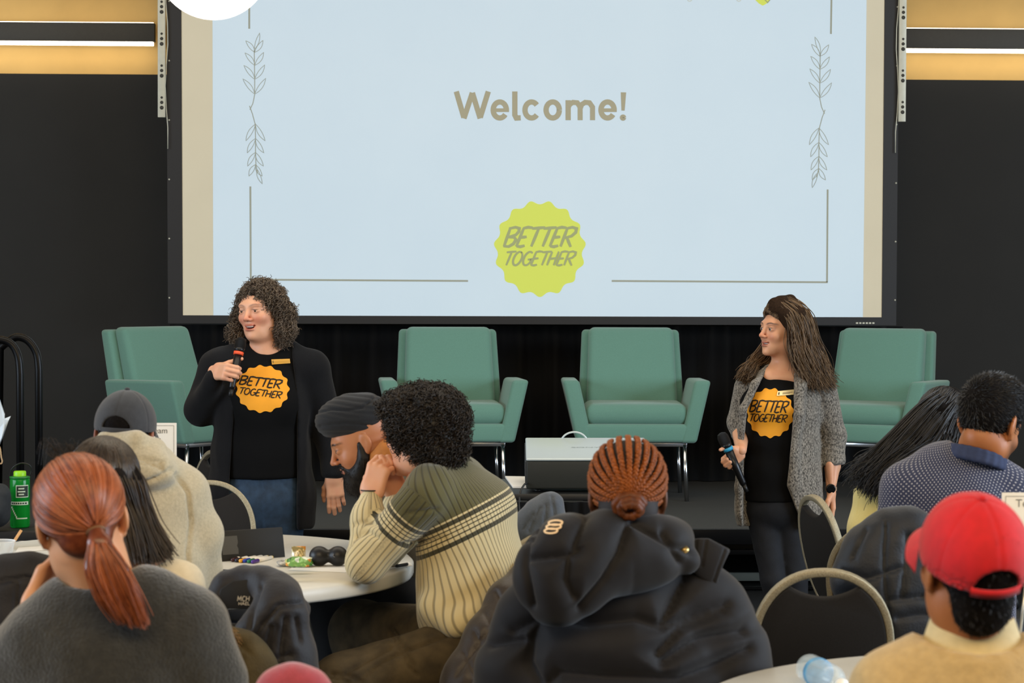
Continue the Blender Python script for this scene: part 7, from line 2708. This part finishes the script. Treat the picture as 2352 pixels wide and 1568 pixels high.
# snack packets
def packet(label, px, py, w, h, th, tilt, yaw, c1, c2, lift=0.0, seed=0):
    p = PZ(px, py, TZ + lift)
    r = root('snack_packet', p, label, 'packet', 'snack packets on the table')
    n, m = 15, 10
    rs = np.random.RandomState(seed)
    V, F = [], []
    ph = rs.rand(4) * 6
    for s in (1, -1):
        for j in range(m):
            for i in range(n):
                x, y = i / (n - 1) * 2 - 1, j / (m - 1) * 2 - 1
                z = th * max(0, (1 - x ** 4)) ** 0.7 * max(0, (1 - y ** 4)) ** 0.7
                z *= 1 + 0.25 * math.sin(5 * x + ph[0]) * math.sin(4 * y + ph[1])
                wr = 0.0015 * math.sin(11 * x + 7 * y + ph[2])
                V.append((x * w / 2, y * h / 2, s * z + wr))
    for s in range(2):
        o_ = s * n * m
        for j in range(m - 1):
            for i in range(n - 1):
                a_ = o_ + j * n + i
                F.append((a_, a_ + 1, a_ + n + 1, a_ + n) if s == 0 else (a_, a_ + n, a_ + n + 1, a_ + 1))
    me = pymesh('wrapper', V, F)
    R = Matrix.Rotation(yaw, 4, 'Z') @ Matrix.Rotation(tilt, 4, 'X')
    me.transform(R)
    zmin = min(v.co.z for v in me.vertices)
    me.transform(Matrix.Translation(Vector(p) - Vector((0, 0, zmin - 0.0006))))
    mm, nt, bs = nmat('wrapper_' + str(seed))
    tc = mk(nt, 'ShaderNodeTexCoord')
    ns = mk(nt, 'ShaderNodeTexVoronoi')
    ns.inputs['Scale'].default_value = 55
    nt.links.new(tc.outputs['Object'], ns.inputs['Vector'])
    cr = mk(nt, 'ShaderNodeValToRGB')
    cr.color_ramp.interpolation = 'CONSTANT'
    cr.color_ramp.elements[0].color = lin(c1)
    cr.color_ramp.elements[1].color = lin(c2)
    cr.color_ramp.elements[1].position = 0.55
    x = cr.color_ramp.elements.new(0.8)
    x.color = lin('c98a3a')
    sp = mk(nt, 'ShaderNodeSeparateColor')
    nt.links.new(ns.outputs['Color'], sp.inputs[0])
    nt.links.new(sp.outputs[0], cr.inputs[0])
    nt.links.new(cr.outputs[0], bs.inputs['Base Color'])
    bs.inputs['Roughness'].default_value = 0.25
    bs.inputs['Metallic'].default_value = 0.2
    link('wrapper', me, mm, r, True, True)
    return r


packet('crinkled silver snack wrapper at the edge of the packet pile', 655, 1300, 0.05, 0.04, 0.007, 0.1, 0.3, 'b9b7b0', '8a8880', 0, 1)
packet('green and white snack packet lying flat at the bottom of the pile', 692, 1302, 0.075, 0.05, 0.009, 0.05, -0.1, '5f9a3c', 'd8d6c6', 0, 2)
packet('green and yellow snack packet on top of the flat packet', 686, 1302, 0.08, 0.045, 0.009, 0.35, 0.15, '3d7d3a', 'c9cf8a', 0.019, 3)
packet('pale green snack packet crossing the middle of the pile', 690, 1302, 0.062, 0.042, 0.008, 0.6, -0.25, '79a85a', 'cfd6c4', 0.04, 4)
packet('brown and cream snack packet standing upright behind the pile', 686, 1292, 0.042, 0.05, 0.006, 1.3, 0.05, '9a8a5a', 'd6cfb8', 0.03, 5)

# peanut massage ball
c0 = PZ(733, 1300, TZ)
c1 = PZ(776, 1300, TZ)
r = root('massage_ball', (c0 + c1) / 2, 'black peanut shaped massage ball on the table', 'massage ball')
m0, m1 = c0 + WUP * 0.0315, c1 + WUP * 0.0315
V, F = solid([EL(m0, (0.031,) * 3, None, 0.0), EL(m1, (0.031,) * 3, None, 0.006), RC(m0, m1, 0.017, 0.017, 0.01)], 0.0025, 1)
link('ball_body', npmesh('ball_body', V, F), mat('black_rubber', '16161a', 0.42), r, True, True)
p_ = m1 + unit(TOW + WUP * 0.2 - IMR * 0.2) * 0.0307
tube('moulded_mark', [p_ + IMR * 0.006 * math.cos(t) + WUP * 0.006 * math.sin(t) + TOW * 0.0004 for t in np.linspace(2.4, 4.6, 10)], 0.0008, mat('ball_mark', '8a8a8a', 0.5), r, 5, world=True)
lathe('socket', [(0, 0), (0.006, 0), (0.006, 0.001), (0, 0.001)], M_BLACK, r, 14, mat4(frame(IMR + TOW * 0.1), m1 + unit(IMR + TOW * 0.1) * 0.0305), True)


def sheet(label, quad, m=M_PAPER, z=TZ + 0.0006, th=0.0012, name='paper_sheet'):
    c = [PZ(x, y, z) for x, y in quad]
    r = hexa(name, [*c, *[q_ + WUP * th for q_ in c]], m, None, 0, world=False)
    ctr = np.mean(c, 0)
    me = r.data
    me.transform(Matrix.Translation(-Vector(ctr)))
    r.location = [float(v) for v in ctr]
    return tag(r, label, 'paper', 'loose papers')


sheet('white paper sheet under the massage ball', [(662, 1309), (880, 1318), (862, 1288), (690, 1292)])
sheet('paper slip under the elbow of the striped sweater', [(868, 1309), (948, 1300), (940, 1291), (880, 1296)])
sheet('white paper sheet beside the iced coffee cup', [(34, 1270), (112, 1262), (108, 1254), (42, 1258)])
t0, t1 = PZ(908, 1300, TZ + 0.008), PZ(942, 1294, TZ + 0.008)
r = root('pen', t0 - WUP * 0.006, 'short black pen on the paper slip', 'pen')
lathe('barrel', [(0, 0), (0.003, 0.001), (0.0052, 0.008), (0.0052, 0.06), (0, 0.062)], M_BLACK, r, 12, mat4(frame(t1 - t0), t0), True)
# tablet
c = [PZ(x, y, TZ + 0.001) for x, y in ((470, 1328), (545, 1332), (532, 1314), (480, 1312))]
r = root('tablet', np.mean(c, 0), 'dark tablet with a grey rim lying at the table edge', 'tablet')
hexa('case', [*c, *[q_ + WUP * 0.009 for q_ in c]], mat('tablet_case', '34383d', 0.5), r, 0.003, 2, True)
ctr = np.mean(c, 0)
s_ = [ctr + (q_ - ctr) * 0.86 + WUP * 0.0095 for q_ in c]
link('glass', pymesh('glass', s_, [(0, 1, 2, 3)]), mat('tablet_glass', '111418', 0.1), r, True)

# iced coffee cup
cc = PZ(0, 1300, TZ)
r = root('plastic_cup', cc, 'clear plastic cup with a drop of iced coffee and a wooden stick', 'cup')
M_CLEAR = mat('clear_plastic', 'e6ebee', 0.08, alpha=0.38, spec=0.8)
lathe('cup_wall', [(0.0, 0.001), (0.032, 0.001), (0.045, 0.075), (0.047, 0.077), (0.0435, 0.075), (0.031, 0.004), (0, 0.004)], M_CLEAR, r, 40, Matrix.Translation(cc), True)
lathe('coffee', [(0, 0.0045), (0.0305, 0.0045), (0.0335, 0.02), (0, 0.02)], mat('milky_coffee', 'c9a98a', 0.3), r, 32, Matrix.Translation(cc), True)
tube('rim', [cc + V3(0.0465 * math.cos(t), 0.0465 * math.sin(t), 0.077) for t in np.linspace(0, 6.283, 40, endpoint=False)], 0.0016, mat('cup_rim', 'e8eaea', 0.2), r, 6, True, True)
a_, b_ = P(16, 1268, 6.72), P(49, 1217, 6.74)
u_ = unit(b_ - a_)
w_ = unit(np.cross(u_, fw)) * 0.0045
hexa('wooden_stick', [a_ - w_, a_ + w_, a_ + w_ + fw * 0.0015, a_ - w_ + fw * 0.0015, b_ - w_, b_ + w_, b_ + w_ + fw * 0.0015, b_ - w_ + fw * 0.0015], mat('birch_wood', 'd9a873', 0.7, noise=0.1, nscale=60), r, 0.0006, 2, True)

# gift bag with tissue
gb = PZ(-62, 1262, TZ)
r = root('gift_bag', gb, 'white gift bag with white tissue paper and a string handle at the table end', 'bag')
box('bag_body', gb + V3(-0.09, -0.03, 0.001), gb + V3(0.072, 0.05, 0.24), mat('bag_paper', 'd9dde0', 0.7), r, 0.003, True)
for (pts, dd_) in (([(-40, 1075), (-10, 1040), (4, 1005), (10, 985), (11, 950), (0, 918), (-25, 905), (-50, 960)], 0.0), ([(-30, 1050), (-4, 1030), (8, 1000), (20, 965), (25, 955), (8, 962), (-10, 985)], 0.02), ([(-70, 1060), (-45, 1000), (-55, 930), (-30, 920), (-20, 1000)], 0.05)):
    zt_ = float((gb - CAM) @ fw)
    V_, F_ = [], []
    for k_, s_ in ((0, -0.002), (1, 0.002)):
        for i_, (x_, y_) in enumerate(pts): V_.append(P(x_, y_, zt_ + dd_ + s_ + 0.012 * math.sin(i_ * 2.1)))
    n_ = len(pts)
    F_ = [tuple(range(n_))[::-1], tuple(range(n_, 2 * n_))] + [(i_, (i_ + 1) % n_, n_ + (i_ + 1) % n_, n_ + i_) for i_ in range(n_)]
    link('tissue', pymesh('tissue', V_, F_), mat('white_tissue', 'cfdbe6', 0.8, trans=0.0), r, True)
hz = float((gb - CAM) @ fw)
tube('string_handle', catmull([P(-20, 1040, hz - 0.03), P(-2, 1025, hz - 0.035), P(3, 1050, hz - 0.035), P(5, 1060, hz - 0.035), P(0, 1064, hz - 0.035), P(-15, 1045, hz - 0.035)], 24), 0.0022, mat('tan_string', 'b59a78', 0.8), r, 6, world=True)

# ================================================================== LEFT SIDE: handrail, case, bottle, backpack
for pts, lab, dpt in (([(-60, 800), (-20, 784), (5, 781), (28, 792), (42, 820), (46, 860)], 'black tubular handrail hoop nearer the gift bag', 9.0), ([(0, 800), (22, 782), (42, 774), (66, 784), (84, 812), (89, 850)], 'black tubular handrail hoop next to the teal armchair', 9.25)):
    path = list(catmull([P(x, y, dpt) for x, y in pts], 26))
    e1_, e0_ = path[-1], path[0]
    r = root('handrail', (e1_[0], e1_[1], 0), lab, 'handrail', 'black handrail hoops')
    tube('rail', [V3(e0_[0] - 0.02, e0_[1], 0.0)] + path + [V3(e1_[0], e1_[1], 0.0)], 0.0165, M_BLACKMETAL, r, 12, world=True)
    for e_ in (e0_ - V3(0.02, 0, 0), e1_): lathe('floor_flange', [(0, 0.0005), (0.045, 0.0005), (0.045, 0.006), (0, 0.006)], M_BLACKMETAL, r, 20, Matrix.Translation((e_[0], e_[1], 0)), True)
bb = P(46, 1210, 8.75)
r = root('equipment_case', (bb[0], bb[1], 0), 'black equipment case under the green bottle', 'case')
zc = bb[2]
M_CASE = mat('case_black', '121213', 0.6, noise=0.15, nscale=40)
box('case_body', (bb[0] - 0.32, bb[1] - 0.12, 0.06), (bb[0] + 0.16, bb[1] + 0.16, zc - 0.05), M_CASE, r, 0.01, True)
box('lid', (bb[0] - 0.325, bb[1] - 0.125, zc - 0.048), (bb[0] + 0.165, bb[1] + 0.165, zc - 0.001), M_CASE, r, 0.008, True)
for x in (-0.26, 0.1):
    for y in (-0.06, 0.1): lathe('caster', [(0.01, -0.012), (0.028, -0.01), (0.03, 0), (0.028, 0.01), (0.01, 0.012)], M_BLACK, r, 16, Matrix.Translation((bb[0] + x, bb[1] + y, 0.03)) @ Matrix.Rotation(math.pi / 2, 4, 'Y'), True)
box('latch', (bb[0] + 0.0, bb[1] - 0.13, zc - 0.12), (bb[0] + 0.05, bb[1] - 0.121, zc - 0.04), M_CHROME, r, 0.002, True)
# bottle
r = root('water_bottle', bb, 'translucent green sports bottle with a lime cap on the black case', 'bottle')
M_GRN = mat('green_bottle_plastic', '18a83c', 0.15, trans=0.55, ior=1.3)
lathe('bottle_body', [(0, 0.0005), (0.036, 0.0005), (0.039, 0.006), (0.0395, 0.06), (0.038, 0.1), (0.0395, 0.14), (0.0395, 0.19), (0.036, 0.2), (0, 0.2)], M_GRN, r, 40, Matrix.Translation(bb), True)
lathe('cap', [(0, 0.2), (0.024, 0.2), (0.025, 0.205), (0.025, 0.222), (0.022, 0.226), (0, 0.226)], mat('lime_cap', '8fd11e', 0.4), r, 28, Matrix.Translation(bb), True)
lathe('collar', [(0.037, 0.196), (0.0405, 0.197), (0.0405, 0.204), (0.03, 0.206)], mat('green_collar', '1c6e2c', 0.4), r, 32, Matrix.Translation(bb), True)
tube('carry_loop', catmull([bb + V3(-0.036, 0, 0.2), bb + V3(-0.03, -0.01, 0.235), bb + V3(0.005, -0.015, 0.258), bb + V3(0.04, -0.01, 0.25), bb + V3(0.046, 0, 0.225), bb + V3(0.036, 0, 0.2)], 24), 0.003, M_BLACK, r, 6, world=True)


def wrap(name, x0, x1, z0, z1, rad, m, n=10):
    V_, F_ = [], []
    ang0 = math.atan2(TOW[1], TOW[0])
    for i_ in range(n + 1):
        x_ = x0 + (x1 - x0) * i_ / n
        a__ = ang0 + math.asin(np.clip(x_ / rad, -1, 1))
        for z_ in (z0, z1): V_.append(bb + V3(rad * math.cos(a__), rad * math.sin(a__), z_))
    for i_ in range(n): F_.append((2 * i_, 2 * i_ + 2, 2 * i_ + 3, 2 * i_ + 1))
    return link(name, pymesh(name, V_, F_), m, r, True)


M_LBLW = mat('bottle_print_white', 'b9c9b4', 0.6)
wrap('label_border', -0.0075, 0.037, 0.122, 0.172, 0.0402, M_LBLW)
wrap('label_panel', -0.0045, 0.036, 0.126, 0.168, 0.0405, mat('bottle_print_black', '1c2a20', 0.6))
for z_, w_ in ((0.158, 0.022), (0.146, 0.028), (0.135, 0.02)): wrap('label_print', 0.014 - w_ / 2, 0.014 + w_ / 2, z_ - 0.0028, z_ + 0.0028, 0.0408, M_LBLW)
wrap('text_band', -0.03, 0.037, 0.092, 0.106, 0.0402, M_LBLW)
for k_ in range(7): wrap('text_band_print', -0.026 + k_ * 0.0088, -0.02 + k_ * 0.0088, 0.096, 0.102, 0.0405, mat('bottle_print_black', '1c2a20', 0.6), 2)
for k_ in range(6): wrap('graph_line', -0.028 + k_ * 0.004, -0.0225 + k_ * 0.004, 0.078 - k_ * 0.0075, 0.086 - k_ * 0.0075, 0.0402, M_LBLW, 2)
wrap('graph_line', -0.006, 0.034, 0.036, 0.041, 0.0402, M_LBLW)
# backpack
d = 8.6
S = lambda x, y, dd=0.0: P(x, y, d + dd)
r = root('backpack', S(-25, 1208), 'dark grey backpack standing beside the green bottle', 'backpack')
V, F = solid([BX(S(-30, 1160), (0.09, 0.06, 0.085), None, 0.045, 0), EL(S(-30, 1170, -0.06), (0.06, 0.03, 0.05), None, 0.02)], 0.007, 2)
link('pack_body', npmesh('pack_body', folds(V, F, 0.003, 40, 3), F), mat('dark_grey_nylon', '24282c', 0.8, noise=0.15, nscale=60), r, True, True)
tube('grab_loop', catmull([S(-45, 1120), S(-40, 1108), S(-20, 1108), S(-15, 1120)], 12), 0.005, M_BLACK, r, 6, world=True)

# ================================================================== PROJECTOR
M_PJ = mat('projector_grey', '4c4f52', 0.5, noise=0.05, nscale=60)
M_PJT = mat('projector_top_silver', 'b9c4c6', 0.35, 0.25)
c = P(1352, 1052, 8.6)
W_, D_, H_ = 0.493, 0.44, 0.125
r = root('projector', c + V3(0, 0, -H_), 'large grey projector with a silver top on a black stand', 'projector')
X_, Yf = RT, unit(V3(fw[0], fw[1], 0))
tl = math.radians(6.5)
Yd, Zd = Yf * math.cos(tl) + WUP * math.sin(tl), WUP * math.cos(tl) - Yf * math.sin(tl)
Rp = np.stack([X_, Yd, Zd], 1)
Mp = mat4(Rp, c - Zd * H_)


def pbox(name, lo, hi, m, par=None, bev=0.0):
    me = pymesh(name, boxc(lo, hi), HEXF)
    me.transform(Mp)
    o = link(name, me, m, par or r, True)
    if bev: bevel(o, bev, 3)
    return o


pbox('body', (-W_ / 2, 0, 0), (W_ / 2, D_, H_ - 0.012), mat('projector_dark', '23241f', 0.6, noise=0.05, nscale=60), None, 0.008)
tp_ = pbox('top_cover', (-W_ / 2 - 0.001, -0.002, H_ - 0.012), (W_ / 2 + 0.001, D_ + 0.001, H_), M_PJT, None, 0.006)
for k in range(18):
    for s in (-1, 1):
        y0_ = 0.02 + k * 0.0225
        pbox('vent_slat', (s * W_ / 2 - 0.004, y0_, 0.012), (s * W_ / 2 + 0.004, y0_ + 0.012, H_ - 0.018), M_PJ)
me = [Mp @ Vector(v) for v in ((-0.045, 0.24, H_ + 0.0006),)]
text_mesh('maker_lettering', 'SONY', 0.026, mat4(np.stack([X_, Yd, Zd], 1), np.array(Mp @ Vector((-0.005, 0.215, H_ + 0.0008)))) @ Matrix.Diagonal((1.7, 1, 1, 1)), mat('projector_print', '8b9698', 0.4), tp_)
lens = [np.array(Mp @ Vector((-0.045 + 0.055 * math.cos(t), D_ - 0.01, H_ - 0.02 + 0.045 * math.sin(t)))) for t in np.linspace(0.1, 3.04, 20)]
tube('lens_ring', lens, 0.004, M_PJT, r, 8, world=True)
for sx in (-1, 1):
    for yy_ in (0.05, D_ - 0.05):
        f_ = np.array(Mp @ Vector((sx * 0.2, yy_, 0)))
        lathe('foot', [(0, 0), (0.014, 0), (0.014, 0.008 + (0.058 if yy_ > 0.2 else 0.0)), (0, 0.008 + (0.058 if yy_ > 0.2 else 0))], M_BLACK, r, 14, Matrix.Translation((f_[0], f_[1], c[2] - H_ - 0.008 - 0.004)), True)
zt_ = c[2] - H_ - 0.013
st_ = root('projector_stand', (c[0], c[1] + 0.2, 0), 'black cloth covered stand under the projector', 'stand')
pA, pB = c + X_ * -0.36 - Yf * 0.05, c + X_ * 0.3 - Yf * 0.05
hexa('shelf', [V3(pA[0], pA[1], zt_ - 0.025), V3(pB[0], pB[1], zt_ - 0.025), V3(*(pB + Yf * 0.65)[:2], zt_ - 0.025), V3(*(pA + Yf * 0.65)[:2], zt_ - 0.025),
               V3(pA[0], pA[1], zt_), V3(pB[0], pB[1], zt_), V3(*(pB + Yf * 0.65)[:2], zt_), V3(*(pA + Yf * 0.65)[:2], zt_)], M_BLACK, st_, 0.004, 2, True)
for a__ in (0.03, 0.63):
    for s_ in (-0.33, 0.27):
        q_ = c + X_ * s_ + Yf * (a__ - 0.05)
        tube('leg', [V3(q_[0], q_[1], 0), V3(q_[0], q_[1], zt_ - 0.024)], 0.016, M_BLACKMETAL, st_, 10, world=True)
q0, q1 = c + X_ * -0.34 - Yf * 0.045, c + X_ * 0.28 - Yf * 0.045
tt = np.linspace(0, 1, 60)
V = [q0 + (q1 - q0) * t + Yf * -(0.012 + 0.01 * math.sin(t * 60)) for t in tt]
V = [V3(v[0], v[1], zt_ - 0.03) for v in V] + [V3(v[0], v[1], 0.04) for v in V]
sk = link('skirt', pymesh('skirt', V, [(i, i + 1, 60 + i + 1, 60 + i) for i in range(59)]), M_CURT, st_, True, True)
# notepad and cable on the stand
n0 = [PZ(x, y, zt_ + 0.0005) for x, y in ((1178, 1121), (1222, 1121), (1214, 1098), (1160, 1097))]
r2 = root('notepad', np.mean(n0, 0), 'white notepad on the stand beside the projector', 'notepad')
hexa('pages', [*n0, *[q_ + WUP * 0.008 for q_ in n0]], M_PAPER, r2, 0.0008, 2, True)
hexa('back_cover', [*[q_ + (q_ - np.mean(n0, 0)) * 0.03 for q_ in n0], *[q_ + (q_ - np.mean(n0, 0)) * 0.03 + WUP * 0.0004 for q_ in n0]], M_BLACK, r2, 0, 2, True)
tag(tube('power_cable', catmull([P(1212, 1108, 8.62), P(1204, 1113, 8.6), P(1196, 1128, 8.58), P(1193, 1150, 8.55), P(1195, 1200, 8.54)], 24), 0.004, M_BLACK, None, 8, world=True), 'black power cable hanging beside the projector', 'cable')

# ================================================================== WATER BOTTLE LYING ON THE NEAR TABLE
b0 = PZ(1857, 1533, TZ + 0.033)
b1 = PZ(1985, 1600, TZ + 0.033)
ax = unit(b1 - b0)
r = root('water_bottle', b0 - WUP * 0.032, 'clear plastic water bottle with a blue label lying on its side', 'bottle')
M = mat4(frame(ax), b0)
M_PET = mat('clear_pet', 'e6f0f3', 0.06, alpha=0.3, spec=0.9)
prof = [(0, 0.006), (0.014, 0.002), (0.026, 0.0), (0.0315, 0.006)]
for k in range(12): prof += [(0.0322 - 0.0012 * (k % 2), 0.012 + k * 0.011)]
prof += [(0.0315, 0.15), (0.025, 0.168), (0.0135, 0.184), (0.0125, 0.2), (0, 0.2)]
lathe('bottle_wall', prof, M_PET, r, 40, M, True)
lathe('water', [(0, 0.008), (0.028, 0.008), (0.0295, 0.02), (0.0295, 0.145), (0.02, 0.165), (0, 0.17)], mat('water_fill', 'c3d8de', 0.02, alpha=0.22, spec=0.8), r, 32, M, True)
lathe('label_band', [(0.0328, 0.056), (0.033, 0.057), (0.033, 0.07), (0.0328, 0.071)], mat('blue_label', '5f9fd0', 0.4, noise=0.3, nscale=60), r, 36, M, True)
lathe('cap', [(0, 0.2), (0.0145, 0.2), (0.0145, 0.214), (0, 0.215)], mat('white_cap', 'e8ecee', 0.4), r, 24, M, True)
